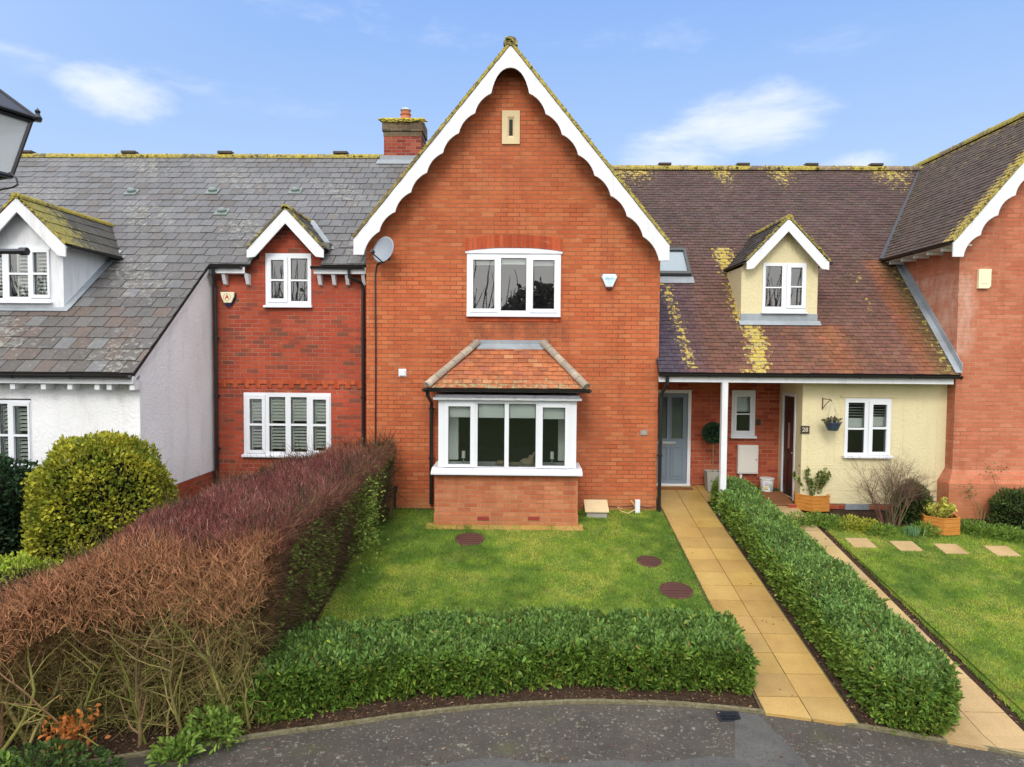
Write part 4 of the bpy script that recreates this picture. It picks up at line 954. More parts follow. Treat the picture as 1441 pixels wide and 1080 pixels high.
mb.add([(XE-o_, YEf-o_, zp2), (XEr+o_, YEf-o_, zp2), (XEr, YEf-.001, zp), (XE-.001, YEf-.001, zp)], [(0,1,2,3)]); mb.add([(XE-o_, YEf-o_, zp2), (XE-.001, YEf-.001, zp), (XE-.001, 14.6, zp), (XE-o_, 14.6, zp2)], [(0,1,2,3)])
mb.build('plinth', M['brick_e'], he)
YFe = 13.38
colE = lambda R, p: jcol(lerp3((.088,.062,.052), (.105,.078,.062), (p.z-6)/3), R, .15, .05)
ln = (XA-fx)*math.hypot(1, slE)
licE = lambda x, y, z: max(.12, 1-(y-YFe)/.5 if y < YFe+.5 else 0, .9-(ZA-z)/.4, .3*(1 if (XA-x)*1 < .8 else 0))
yv = lambda x: YD0+((ZA-slE*(XA-x))-zD0)/sD         # valley depth
roof(he, 'roof', (fx, YFe, fz), (0,1,0), (1,0,slE), [[(0, 0), (yv(fx)-YFe+.1, 0), (8.2, ln), (0, ln)]], .17, .105, .013, 'plain_tile', colE, licE, seed=41)
roof(he, 'roof', (2*XA-fx, YFe, fz), (0,1,0), (-1,0,slE), [[(0, 0), (8.2, 0), (8.2, ln), (0, ln)]], .17, .105, .013, 'plain_tile', colE, licE, seed=42)
ridge_run(he, (XA, YFe-.02, ZA-.02), (XA, 21.5, ZA-.02), r=.12, lich=.8, moss=80, col=(.16,.12,.08))
for s_, fx_ in ((-1, fx), (1, 2*XA-fx)):
    out = scallop((XA, ZA-.03), (fx_, fz-.03), .47, 6, .27); mb = MB(); mb.xz(out, YFe-.004, YFe+.036); mb.build('bargeboard', M['board'], he, bevel=.004)
    vb = MB(); nn = 40; Rr = random.Random(9)
    for i in range(nn):
        A0 = Vector((fx_, 0, fz)).lerp(Vector((XA, 0, ZA)), i/nn); A1 = Vector((fx_, 0, fz)).lerp(Vector((XA, 0, ZA)), (i+1.05)/nn)
        vb.xz([(A0.x, A0.z-.01), (A1.x, A1.z-.01), (A1.x+s_*.02, A1.z+.045), (A0.x+s_*.025, A0.z+.055)], YFe-.022+Rr.uniform(-.008, .008), YFe-.001, col=lerp3((.20,.15,.07), (.12,.09,.05), Rr.random()), lic=.7)
    moss_lumps(vb, (fx_, YFe-.01, fz+.05), (XA, YFe-.01, ZA+.05), 80, .03, .022, (.30,.2,.05), (.15,.13,.04)); vb.build('verge', M['ridge'], he, attrs=True)
mb = MB(); mb.prism([(fx, YFe+.04, fz-.06), (XE+.05, YFe+.04, fz-.06), (XE+.05, YFe+.04, fz-.075), (fx, YFe+.04, fz-.075)], (0, 2.6, 0)); mb.build('soffit', M['board'], he)
mb = MB()
for k in range(5): mb = MB(); mb.box(fx+.02, XE-.002, 13.75+k*.48, 13.81+k*.48, fz-.14, fz-.076); mb.build('rafter_foot', M['board'], he)
gutter(he, [(fx-.05, yv(fx)-.05, fz+.0), (fx-.05, YFe+.04, fz+.0)], .06)
mb = MB()                                              # valley and side flashing
def onDv(x, y, h=.036): return onD(x, y, h)
a, b = (fx, yv(fx)), (XA-.2, yv(XA-.2)); mb.prism([onDv(a[0]-.09, a[1]), onDv(a[0]+.02, a[1]), onDv(b[0]+.02, b[1]), onDv(b[0]-.06, b[1])], N_*.01); mb.build('valley', M['metal_dark'], he)
mb = MB(); mb.prism([onDv(XE-.13, YD0+.02), onDv(XE-.002, YD0+.02), onDv(XE-.002, yv(fx)+.1), onDv(XE-.13, yv(fx)+.1)], N_*.01)
mb.prism([onDv(XE-.012, YD0+.02, .04), onDv(XE-.002, YD0+.02, .04), onDv(XE-.002, yv(fx), .04), onDv(XE-.012, yv(fx), .04)], (0, 0, .17)); mb.build('side_flashing', M['lead'], hd)
# ================================================================== COTTAGES A and B (left, slate roof)
XAw = -6.5; YA = 11.4; YB = 14.12
sA = .78; yA0, zA0 = 11.1, CH-.36; za = lambda y: zA0+sA*(y-yA0); YRa = 18.2; LA = math.hypot(1, sA)
ptA = lambda px, py: (lambda d: (float(d[0])*((zA0-CH-sA*yA0)/(float(d[2])-sA)), (zA0-CH-sA*yA0)/(float(d[2])-sA)))(ray(px, py))
ha = thing('white_cottage', (-10, 14, 1.2), 'white rendered cottage with a long slate roof and dormer, at the left edge', 'house')
hb = thing('brick_cottage', (-4.9, 16.5, 1.2), 'darker red brick cottage with slate roof and small brick gable, beside the white cottage', 'house')
def colS(R, p):
    f = (p.y-yA0)/(YRa-yA0); b = lerp3((.095,.086,.080), (.125,.126,.134), f*1.5)
    if R.random() < .16: b = (.115,.108,.106)
    if R.random() < .09: b = (.132,.132,.137)
    if p.y < 12.4 and R.random() < .4: b = (.112,.088,.078)
    return jcol(b, R, .10, .015)
licS = lambda x, y, z: .85 if y > YRa-.2 else (.30+.25*math.sin(x*1.7+y*2.3)*math.sin(x*.9-y))
wx = XAw+.07
roof(ha, 'roof', (0, yA0, zA0), (1,0,0), (0,1,sA), [[(-18, 0), (wx, 0), (wx, (YRa-yA0)*LA), (-18, (YRa-yA0)*LA)]], .29, .32, .013, 'slate', colS, licS, seed=51, jit=.012, lap=1.2)
gx0, gx1, gxc = PX(347, 350, 13.85), PX(455.5, 350, 13.85), PX(401.5, 350, 13.85)
gA = P(400.5, 292, 13.85); gy = yA0+(gA[1]-zA0)/sA       # ridge of the little gable meets the roof here
v0 = (13.86-yA0)*LA; vt = (YRa-yA0)*LA; vg = (gy-yA0)*LA; ve = (14.3-yA0)*LA
roof(hb, 'roof', (0, yA0, zA0), (1,0,0), (0,1,sA), [[(wx, v0), (gx0+.06, v0), (gx0+.06, vt), (wx, vt)], [(gx1-.06, v0), (cxl-.005, v0), (cxl-.005, vt), (gx1-.06, vt)], [(cxl-.005, (yA0+(apx[1]-slopeC*(apx[0]+3.375)-zA0)/sA-yA0)*LA), (apx[0]-(apx[1]-za(YRa))/slopeC+.1, vt), (cxl-.005, vt)],
     [(gx0+.06, ve), (gxc, vg), (gxc, vt), (gx0+.06, vt)], [(gxc, vg), (gx1-.06, ve), (gx1-.06, vt), (gxc, vt)]], .29, .32, .013, 'slate', colS, licS, seed=51, jit=.012, lap=1.2)
for par, a, b in ((ha, -18, wx), (hb, wx, -2.3)):
    ridge_run(par, (a, YRa, za(YRa)-.02), (b, YRa, za(YRa)-.02), r=.11, lich=1.0, moss=int(22*(b-a)), col=(.13,.12,.08))
    mb = MB(); mb.prism([(a, YRa, za(YRa)-.03), (a, YRa+5, za(YRa)-.03-5*sA), (a, YRa+5, za(YRa)-.1-5*sA), (a, YRa, za(YRa)-.1)], (b-a, 0, 0)); mb.build('rear_slope', M['under'], par)
for par, pxs in ((ha, (38, 183)), (hb, (318, 480))):
    for q in pxs: X_ = PX(q, 221, YRa); mb = MB(); mb.box(X_-.19, X_+.19, YRa-.11, YRa+.1, za(YRa)+.08, za(YRa)+.15); mb.build('ridge_vent', M['slate_plaque'], par, bevel=.015)
nA = Vector((0, -sA, 1)).normalized(); vA = Vector((0, 1, sA)).normalized()
for i, (q, r) in enumerate(((186, 272), (300, 271), (313, 300), (416, 270.5))):
    x_, y_ = ptA(q, r); c_ = Vector((x_, y_, za(y_)))+nA*.03
    mb = MB(); mb.prism([c_+Vector((-.15, 0, 0))-vA*.16, c_+Vector((.15, 0, 0))-vA*.16, c_+Vector((.15, 0, 0))+vA*.12, c_+Vector((-.15, 0, 0))+vA*.12], nA*.012)
    rings = []
    for (rr, h) in ((.11, .0), (.105, .05), (.07, .075), (.0, .08)): rings.append([c_+Vector((rr*math.cos(t*math.pi/6), 0, 0))+vA*rr*.7*math.sin(t*math.pi/6)+nA*(h+.012) for t in range(12)])
    vs = [p for rg in rings for p in rg]; mb.add(vs, [(k*12+j, k*12+(j+1) % 12, (k+1)*12+(j+1) % 12, (k+1)*12+j) for k in range(3) for j in range(12)])
    mb.build('roof_vent', painted('grey_green_vent', (.16,.20,.19), .5), ha if x_ < XAw else hb)
# A walls
wA = rc((0-62, 44.5, 561, 657), YA)
mb = MB(); ztA = za(YA)-.07
panel(mb, [(-18, G(YA)-.3), (XAw, G(YA)-.3), (XAw, ztA), (-18, ztA)], [wA], fxz(YA), .12)
mb.add([(XAw, YA, ztA), (XAw, YA, PZ(199, 700, YA)), (XAw, YB, PZ(300, 662, YB)), (XAw, YB+.1, PZ(300, 662, YB)), (XAw, YB+.1, za(YB)-.05), (XAw, YB, za(YB)-.07)], [(0,1,2,3,4,5)])
mb.quad((-18, 24, -.3), (-18, YA, -.3), (-18, YA, ztA), (-18, 24, ztA))
mb.build('wall', M['render_white'], ha)
mb = MB(); mb.yz([(YA+.01, .2), (YB, .2), (YB, PZ(300, 661, YB)), (YA+.01, PZ(199, 699, YA))], XAw-.1, XAw-.012); mb.build('plinth', M['brick_b'], ha)
mb = MB(); mb.yz([(yA0+.01, za(yA0)-.06), (YRa, za(YRa)-.06), (YRa, za(YRa)-.15), (yA0+.01, za(yA0)-.16)], XAw+.03, XAw+.055); mb.build('bargeboard', M['board'], ha)
mb = MB(); mb.yz([(yA0+.03, za(yA0)-.062), (YRa, za(YRa)-.062), (YRa, za(YRa)-.09), (yA0+.03, za(yA0)-.09)], XAw+.001, XAw+.029); mb.build('verge_soffit', M['board'], ha)
mb = MB(); mb.box(-18, XAw+.05, yA0+.02, yA0+.045, za(yA0)-.17, za(yA0)-.05); mb.box(-18, XAw+.0, yA0+.046, YA-.002, za(yA0)-.12, za(yA0)-.10); mb.build('fascia', M['board'], ha)
gutter(ha, [(-18, yA0-.05, zA0-.02), (XAw+.03, yA0-.05, zA0-.02)], .06)
mb = MB()
for q in (-80, -40, 23, 66, 103, 141, 158, 190): X_ = PX(q, 540, YA-.15); mb = MB(); mb.box(X_-.04, X_+.04, yA0+.06, YA-.002, za(yA0)-.27, za(yA0)-.122); mb.build('rafter_foot', M['board'], ha)
window(ha, YA, (-62, 44.5, 563, 655), [(-58, -34, 568, 653), (-28, -4, 568, 653), (0, 12, 568, 611), (0, 12, 614, 652), (21, 41, 571, 611), (21, 41, 614, 652)],
       sashes=[(16, 43.5, 566, 655)], dress=[('shutter', k, 0.0, .035) for k in range(6)], label='white shuttered ground floor window')
# A dormer
rA = dict(sideflash=1, tw=.29, ex=.30, th=.013, mat='mossy_slate', col=lambda R, p: jcol((.075,.07,.06), R, .22), lic=lambda x, y, z: .25+.75*max(0, 1-(y-12.3)/1.2), rl=1.0, moss=90)
small_dormer(ha, 12.56, (-46, 89, 320, 437), (1-26, 71.5, 346, 425), (25.5, 276.5), (-43, 345), (92, 343), za, rA, 'board',
             [(-20, 4, 352, 420), (13, 40, 352, 384), (13, 40, 387, 418), (48, 68, 355.5, 384), (48, 68, 387, 415)], [(43.5, 71, 351, 419.5)], [('shutter', k, .3 if k in (1, 2) else 0, .03) for k in range(5)], [], 437,
             'white dormer with mossy slate roof', t=.26, endh=.20, ov=.24)
# B walls
wu, wl = rc((374, 438, 357, 431), YB), rc((343.5, 466, 553, 642), YB)
ztB = za(YB)-.06; A_ = P(400.5, 292, 13.85); slB = 1.06
A_ = (gxc, A_[1]); FLb = (gx0, A_[1]-slB*(gxc-gx0)); FRb = (gx1, A_[1]-slB*(gx1-gxc))
gl0, gl1 = gx0+.15, gx1-.15
mb = MB(); panel(mb, [(XAw+.005, .4), (cxl-.005, .4), (cxl-.005, ztB), (XAw+.005, ztB)], [(wu[0], wu[1], wu[2], ztB+.001), wl], fxz(YB), .12)
panel(mb, [(gl0, ztB), (gl1, ztB), (gl1, A_[1]-.1-slB*(gl1-gxc)), (gxc, A_[1]-.1), (gl0, A_[1]-.1-slB*(gxc-gl0))], [(wu[0], wu[1], ztB-.001, wu[3])], fxz(YB), .12)
mb.build('wall', M['brick_b'], hb)
zb_ = PZ(400, 543, YB); mb = MB()
nn = int((cxl-XAw-.02)/.12)
for i in range(nn):
    x_ = XAw+.12+i*.118
    if x_ < cxl-.1 and i % 2: mb.box(x_-.05, x_+.05, YB-.022, YB-.001, zb_-.045, zb_+.035)
mb.box(XAw+.04, cxl-.03, YB-.024, YB-.001, zb_+.036, zb_+.115); mb.build('dentil_course', M['soldier'], hb)
window(hb, YB, (374, 438, 357, 430), [(382, 400, 366.5, 393.5), (382, 400, 396, 420.5), (409.5, 433, 364, 393.5), (409.5, 433, 396, 424)], sashes=[(376.5, 405, 362, 426)], dress=[], label='upstairs window in the small brick gable', room=True)
window(hb, YB, (343.5, 466, 553, 640), [(352, 369.5, 562, 596.5), (352, 369.5, 599.5, 634), (379, 402, 559, 596.5), (379, 402, 599.5, 636), (409.5, 432, 559, 596.5), (409.5, 432, 599.5, 636), (441, 459.5, 562, 596.5), (441, 459.5, 599.5, 634)],
       sashes=[(346.5, 374, 556.5, 638), (436.5, 464.5, 556.5, 638)], dress=[('shutter', k, .04, (.035 if k % 2 else .058)) for k in range(8)], label='wide shuttered ground floor window behind the hedge')
# gable roof of B
for s_, F_ in ((-1, FLb), (1, FRb)):
    V_ = Vector((-s_, 0, slB)); ln = abs(F_[0]-gxc)*math.hypot(1, slB); yk = lambda z: yA0+(z-zA0)/sA
    reg = [(0, 0), (yk(F_[1])-13.85+.2, 0), (yk(A_[1])-13.85+.15, ln), (0, ln)]
    roof(hb, 'gable_roof', (F_[0], 13.85, F_[1]), (0,1,0), V_, [reg], .29, .30, .013, 'mossy_slate', lambda R, p: jcol((.07,.068,.06), R, .2), lambda x, y, z: .2+.6*max(0, 1-(y-13.85)/.35), seed=61+s_)
    vb = MB()
    for i in range(12):
        A0 = Vector((F_[0], 0, F_[1])).lerp(Vector((gxc, 0, A_[1])), i/12); A1 = Vector((F_[0], 0, F_[1])).lerp(Vector((gxc, 0, A_[1])), (i+1.05)/12)
        vb.xz([(A0.x, A0.z-.01), (A1.x, A1.z-.01), (A1.x+s_*.02, A1.z+.035), (A0.x+s_*.02, A0.z+.042)], 13.83, 13.849, col=(.11,.10,.06), lic=.5)
    moss_lumps(vb, (F_[0], 13.84, F_[1]+.04), (gxc, 13.84, A_[1]+.04), 40, .025, .018, (.18,.16,.06), (.09,.09,.04)); vb.build('gable_verge', M['ridge'], hb, attrs=True)
    mb = MB(); n_ = nA*.03
    ya_, yb_ = yk(F_[1])+.05, yk(A_[1])
    mb.prism([Vector((F_[0]-(.10 if s_ < 0 else 0), ya_, za(ya_)))+n_, Vector((F_[0]+(.10 if s_ > 0 else 0), ya_, za(ya_)))+n_, Vector((gxc+.03+(.10 if s_ > 0 else 0), yb_, za(yb_)))+n_, Vector((gxc-.03-(.10 if s_ < 0 else 0), yb_, za(yb_)))+n_], nA*.008); mb.build('valley', M['lead'], hb)
ridge_run(hb, (gxc, 13.83, A_[1]-.02), (gxc, yA0+(A_[1]-zA0)/sA+.1, A_[1]-.02), r=.08, seg=.3, lich=.8, moss=30)
plain_boards(hb, 13.846, (gxc, A_[1]-.02), (FLb[0], FLb[1]-.02), (FRb[0], FRb[1]-.02), .30, .16)
ze_ = za(13.86)
for a, b, brs in ((XAw+.06, PX(350, 380, YB), (316, 348)), (PX(446, 380, YB), cxl-.03, (450, 470, 489, 512))):
    mb = MB(); mb.box(a, b, 13.90, 13.93, ze_-.17, ze_-.02); mb.box(a, b, 13.931, YB-.002, ze_-.17, ze_-.155); mb.build('fascia', M['board'], hb)
    gutter(hb, [(a-.03, 13.84, ze_-.03), (b-.04, 13.84, ze_-.03)], .05)
    for q in brs: X_ = PX(q, 384, YB-.1); mb = MB(); mb.yz([(13.93, ze_-.172), (YB-.002, ze_-.172), (YB-.002, ze_-.40), (YB-.08, ze_-.38)], X_-.035, X_+.035); mb.build('bracket', M['board'], hb)
x_ = PX(303, 500, 14.03); downpipe(hb, [(x_+.05, 13.84, ze_-.07), (x_+.05, 13.86, ze_-.2), (x_+.01, 14.02, ze_-.35), (x_, 14.05, ze_-.45), (x_, 14.05, 1.2)], .036, [(x_, 14.05, 4.6), (x_, 14.05, 3.4), (x_, 14.05, 2.3)])
x_ = PX(492, 380, 13.9); x2_ = PX(511, 500, 14.05); downpipe(hb, [(x_, 13.84, ze_-.07), (x_, 13.86, ze_-.24), (x2_-.03, 14.02, ze_-.34), (x2_, 14.05, ze_-.46), (x2_, 14.05, 1.2)], .036, [(x2_, 14.05, 4.6), (x2_, 14.05, 3.4), (x2_, 14.05, 2.3)])
# chimney
xc0, zc0 = P(537.5, 228, 18.0); xc1 = PX(594.5, 228, 18.0); zc1 = PZ(565, 192, 18.0); zc2 = PZ(565, 168, 18.0)
ch = thing('chimney', ((xc0+xc1)/2, 18.4, za(18.2)), 'brick chimney with mossy corbelled top and one clay pot, beside the tall gable', 'chimney')
mb = MB(); mb.box(xc0+.04, xc1-.04, 18.05, 18.85, za(17.6), zc1+.01); mb.build('stack', M['brick_chimney'], ch)
mb = MB(); H = zc2-zc1
for k, (o_, a, b) in enumerate(((.0, 0, .3), (.03, .3, .62), (.03, .62, 1))): mb.box(xc0+.03-o_, xc1-.03+o_, 18.04-o_, 18.86+o_, zc1+.012+H*a, zc1+.012+H*b-.001)
cp_ = mb.build('corbel', M['brick_moss'], ch)
mb = MB(); moss_lumps(mb, (xc0, 18.08, zc2+.01), (xc1, 18.08, zc2+.01), 900, .05, .03, (.58,.46,.05), (.36,.32,.07)); moss_lumps(mb, (xc0, 18.02, zc2-.05), (xc1, 18.02, zc2-.05), 260, .03, .03, (.52,.42,.05), (.30,.27,.07)); mb.build('moss', M['ridge'], cp_, attrs=True)
mb = MB(); mb.box(xc0+.1, xc1-.1, 18.15, 18.75, zc2+.013, zc2+.05); mb.build('flaunching', M['kerb'], ch)
pxx = PX(571, 160, 18.4); mb = MB(); mb.lathe([(.16, 0), (.15, .12), (.12, .22), (.145, .24), (.145, .27), (.12, .28), (.12, .33)], (pxx, 18.4, zc2+.0), 18); pot = mb.build('chimney_pot', M['terracotta'], ch, smooth=False)
mb = MB(); mb.lathe([(.13, .331), (.15, .36), (.12, .40), (.02, .43)], (pxx, 18.4, zc2), 14); mb.build('cowl', M['chrome'], pot)
mb = MB(); ys_ = 17.86; zz_ = za(ys_)
mb.box(xc0-.06, xc1+.1, 18.02, 18.049, za(17.98)-.02, za(18.05)+.13)
mb.prism([Vector((xc0-.12, 18.03, za(18.03)))+nA*.034, Vector((xc1+.12, 18.03, za(18.03)))+nA*.034, Vector((xc1+.12, 17.82, za(17.82)))+nA*.034, Vector((xc0-.12, 17.82, za(17.82)))+nA*.034], nA*.012)
mb.build('flashing', M['lead'], ch)
# ================================================================== wall-mounted things
# satellite dish
dc = P(540.5, 352, 13.45)
t = thing('satellite_dish', (dc[0]-.05, YC-.05, dc[1]-.2), 'grey satellite dish under the left foot of the white bargeboard', 'satellite dish')
ax = Vector((-.55, -1, .30)).normalized(); u_, w_ = frame(ax); u_ = Vector((1, 0, 0)); u_ = (u_-ax*u_.dot(ax)).normalized(); w_ = ax.cross(u_)
if w_.z < 0: w_ = -w_
cc = Vector((dc[0], 13.45, dc[1])); vs = []; K, J = 7, 28
for side_ in (0, 1):
    for i in range(K+1):
        for j in range(J):
            f = i/K; a = 2*math.pi*j/J; rr = f*(.255 if True else 0); vs.append(cc+u_*rr*1.0*math.cos(a)+w_*rr*1.06*math.sin(a)+ax*(.06*f*f-.03-side_*.008))
n1_ = (K+1)*J; fs = []
for i in range(K):
    for j in range(J):
        q = (i*J+j, (i+1)*J+j, (i+1)*J+(j+1) % J, i*J+(j+1) % J); fs.append(q); fs.append(tuple(n1_+k for k in q[::-1]))
fs += [(K*J+j, n1_+K*J+j, n1_+K*J+(j+1) % J, K*J+(j+1) % J) for j in range(J)]
mb = MB(); mb.add(vs, fs); mb.build('reflector', M['dish'], t, smooth=True)
foot = cc-w_*.27; tip = cc+ax*.30-w_*.15-u_*.07
mb = MB(); mb.tube([foot+ax*.02, tip], .014, 8); arm = mb.build('arm', M['metal_dark'], t)
mb = MB(); mb.tube([tip-ax*.02+w_*.03, tip+w_*.03-ax*.10], [.035, .025], 10); mb.build('receiver', M['metal_dark'], arm)
mb = MB(); mb.tube([foot, cc-ax*.08, Vector((cc.x-.02, YC-.12, cc.z-.05)), Vector((cc.x-.02, YC-.002, cc.z-.05))], .02, 8); mb.box(cc.x-.09, cc.x+.05, YC-.015, YC-.001, cc.z-.15, cc.z+.05); mb.build('bracket', M['metal_dark'], t)
xk_ = PX(528.5, 480, YC); mb = MB(); mb.tube([Vector((cc.x-.05, YC-.02, cc.z-.13)), Vector((xk_+.03, YC-.02, cc.z-.25)), Vector((xk_, YC-.02, cc.z-.45)), Vector((xk_+.01, YC-.02, cc.z-2.0)), Vector((xk_, YC-.02, 1.6))], .016, 6); mb.build('cable', M['black'], t)
# alarm boxes
def text(body, size, loc, mat, parent, name='lettering', ext=.002, align='CENTER'):
    cu = bpy.data.curves.new(name, 'FONT'); cu.body = body; cu.size = size; cu.extrude = ext; cu.offset = .003; cu.align_x = align; cu.align_y = 'CENTER'
    tmp = bpy.data.objects.new(name, cu); C.objects.link(tmp); bpy.context.view_layer.update()
    me = bpy.data.meshes.new_from_object(tmp.evaluated_get(bpy.context.evaluated_depsgraph_get())); C.objects.unlink(tmp); bpy.data.objects.remove(tmp)
    me.transform(Matrix.Translation(loc) @ Matrix.Rotation(math.pi/2, 4, 'X')); me.name = name
    return link_mesh(name, me, mat, parent)
c = P(857.5, 396, YC-.05); s_ = 1/69.6
t = thing('alarm_box', (c[0], YC, c[1]), 'white triangular alarm box with faint blue print on the orange brick wall', 'alarm box', 'burglar alarm boxes')
hex_ = lambda k, dz=0: [(c[0]+x*s_*k, c[1]-y*s_*k+dz) for x, y in ((-10.5, -5.5), (-8.5, -9.5), (8.5, -9.5), (10.5, -5.5), (4.5, 8), (-4.5, 8))]
mb = MB(); mb.xz(hex_(1.08), YC-.04, YC-.001); mb.build('back_plate', M['dish'], t)
mb = MB(); mb.xz(hex_(1.0), YC-.075, YC-.041); mb.build('cover', M['white'], t, bevel=.01)
mb = MB(); mb.xz(hex_(.78), YC-.079, YC-.0755); mb.build('print_panel', painted('pale_blue_print', (.62,.78,.84), .4), t)
text('alarm', .075, (c[0], YC-.08, c[1]+.055), M['blue_print'], t); mb = MB()
for k in range(3): mb.box(c[0]-.06+k*.012, c[0]+.06-k*.012, YC-.081, YC-.0795, c[1]-.0-k*.03, c[1]+.007-k*.03)
mb.build('print_lines', M['blue_print'], t)
mb = MB(); mb.xz([(c[0]-.065, c[1]-.117), (c[0]+.065, c[1]-.117), (c[0]+.05, c[1]-.16), (c[0]-.05, c[1]-.16)], YC-.065, YC-.002); mb.build('strobe', M['maroon'], t, bevel=.01)
c = P(320.5, 419, YB-.05); s_ = 1/67.5
t = thing('alarm_box', (c[0], YB, c[1]), 'cream shield-shaped alarm box marked with a red A on the dark red brick', 'alarm box', 'burglar alarm boxes')
sh_ = lambda k: [(c[0]+x*s_*k, c[1]-y*s_*k) for x, y in ((-10, -7.5), (10, -7.5), (9.5, -1), (5.5, 7.5), (-4.5, 7.5), (-8.5, -1))]
mb = MB(); mb.xz([(x+.012, z-.02) for x, z in sh_(1.02)]+[], YB-.045, YB-.001); mb.xz([(c[0]-.07, c[1]-.10), (c[0]+.09, c[1]-.10), (c[0]+.06, c[1]-.185), (c[0]-.035, c[1]-.185)], YB-.06, YB-.0455); mb.build('strobe', M['navy'], t, bevel=.008)
mb = MB(); mb.xz(sh_(1), YB-.085, YB-.046); cv_ = mb.build('cover', M['alarm_cream'], t, bevel=.012)
mb = MB(); 
for k in range(24): a0, a1 = 2*math.pi*k/24, 2*math.pi*(k+1)/24; mb.xz([(c[0]+.078*math.cos(a0), c[1]+.005+.078*math.sin(a0)), (c[0]+.078*math.cos(a1), c[1]+.005+.078*math.sin(a1)), (c[0]+.066*math.cos(a1), c[1]+.005+.066*math.sin(a1)), (c[0]+.066*math.cos(a0), c[1]+.005+.066*math.sin(a0))], YB-.088, YB-.0855)
mb.build('ring', M['olive_ring'], cv_)
text('A', .12, (c[0], YB-.087, c[1]+.005), M['red'], cv_)
c = P(1383, 393, YEf); mb = MB(); mb.xz([(c[0]-.12, c[1]+.19), (c[0]+.12, c[1]+.19), (c[0]+.12, c[1]-.14), (c[0]+.08, c[1]-.19), (c[0]-.12, c[1]-.19)], YEf-.07, YEf-.001); mb.box(c[0]-.07, c[0]+.07, YEf-.078, YEf-.0705, c[1]-.1, c[1]+.13)
tag(mb.build('alarm_box', M['cream_box'], None, (c[0], YEf, c[1]), bevel=.01), 'plain cream rectangular alarm box high on the right-hand salmon brick house', 'alarm box', 'burglar alarm boxes')
c = P(566.5, 525, YC); mb = MB(); mb.box(c[0]-.08, c[0]+.08, YC-.02, YC-.001, c[1]-.08, c[1]+.08); mb.box(c[0]-.06, c[0]+.06, YC-.045, YC-.0205, c[1]-.06, c[1]+.06)
tag(mb.build('vent_cowl', M['sill'], None, (c[0], YC, c[1]), bevel=.008), 'small square white vent on the orange brick left of the bay roof', 'vent')
# number plates
c = P(906, 609, YC); t = thing('house_number', (c[0], YC, c[1]), 'small grey slate plate on the orange brick beside the grey door', 'house sign')
mb = MB(); mb.box(c[0]-.075, c[0]+.075, YC-.015, YC-.001, c[1]-.05, c[1]+.05); mb.build('plate', painted('grey_slate_plate', (.25,.22,.21), .6), t, bevel=.003)
mb = MB()
for k in range(3): mb.box(c[0]-.05, c[0]+.05, YC-.0175, YC-.0155, c[1]-.032+k*.026, c[1]-.022+k*.026)
mb.build('engraving', M['lettering'], t)
c = P(1132.5, 605, YW); t = thing('house_number', (c[0], YW, c[1]), 'dark brown square plate reading 28 on the cream wall', 'house sign')
mb = MB(); mb.box(c[0]-.09, c[0]+.09, YW-.02, YW-.001, c[1]-.08, c[1]+.08); mb.build('plate', M['slate_plaque'], t, bevel=.004); text('28', .12, (c[0], YW-.021, c[1]), M['lettering'], t)
# doorbell box, meter box
c = P(1066.5, 594, YP); mb = MB(); mb.box(c[0]-.045, c[0]+.045, YP-.04, YP-.001, c[1]-.07, c[1]+.07); mb.lathe([(.02, 0), (.02, .0)], (c[0], YP-.041, c[1]), 8)
tag(mb.build('doorbell', M['slate_plaque'], None, (c[0], YP, c[1]), bevel=.006), 'small black doorbell beside the narrow porch window', 'doorbell')
r = rc((1036.5, 1065, 626, 666), YP); t = thing('meter_box', ((r[0]+r[1])/2, YP, r[2]), 'pale grey meter box on the porch brick under the narrow window', 'meter box')
mb = MB(); mb.box(r[0], r[1], YP-.10, YP-.001, r[2], r[3]); mb.build('case', M['meter'], t, bevel=.008)
mb = MB(); mb.box(r[0]+.025, r[1]-.025, YP-.112, YP-.101, r[2]+.025, r[3]-.025); md = mb.build('door', M['meter'], t, bevel=.004)
mb = MB(); mb.tube([(r[1]-.05, YP-.113, (r[2]+r[3])/2), (r[1]-.05, YP-.125, (r[2]+r[3])/2)], .012, 8); mb.build('lock', M['metal_dark'], md)
mb = MB(); mb.box(r[0]+.06, r[0]+.11, YP-.06, YP-.002, 1.38, r[2]-.001); mb.build('conduit', M['meter'], t)
# hanging basket
c = P(1157.5, 560, YW); t = thing('wall_bracket', (c[0], YW, c[1]), 'brown iron bracket on the cream wall holding the hanging basket', 'bracket')
mb = MB(); z0 = c[1]; mb.tube([(c[0], YW-.01, z0), (c[0], YW-.01, z0-.24)], .010, 6); mb.tube([(c[0], YW-.01, z0-.22), (c[0]+.03, YW-.14, z0-.10), (c[0]+.05, YW-.27, z0-.02), (c[0]+.055, YW-.30, z0-.06)], .008, 6); mb.tube([(c[0], YW-.01, z0-.02), (c[0]+.05, YW-.27, z0-.02)], .008, 6)
mb.build('arm', painted('rusty_iron', (.12,.045,.025), .7), t)
bx, by, bz = c[0]+.10, YW-.27, P(1164, 606, YW-.27)[1]
t = thing('hanging_basket', (bx, by, bz), 'blue grey hanging pot of trailing plants on the cream wall', 'hanging basket')
mb = MB(); mb.lathe([(.09, 0), (.10, .01), (.155, .15), (.165, .15), (.165, .165), (.15, .165)], (bx, by, bz), 18); mb.build('pot', M['pot_blue'], t)
mb = MB()
for a in (0, 2.1, 4.2): mb.tube([(bx+.15*math.cos(a), by+.15*math.sin(a), bz+.16), (c[0]+.055, YW-.30, z0-.06)], .003, 4)
mb.build('chain', M['chrome'], t)
BASKET = (bx, by, bz+.15)
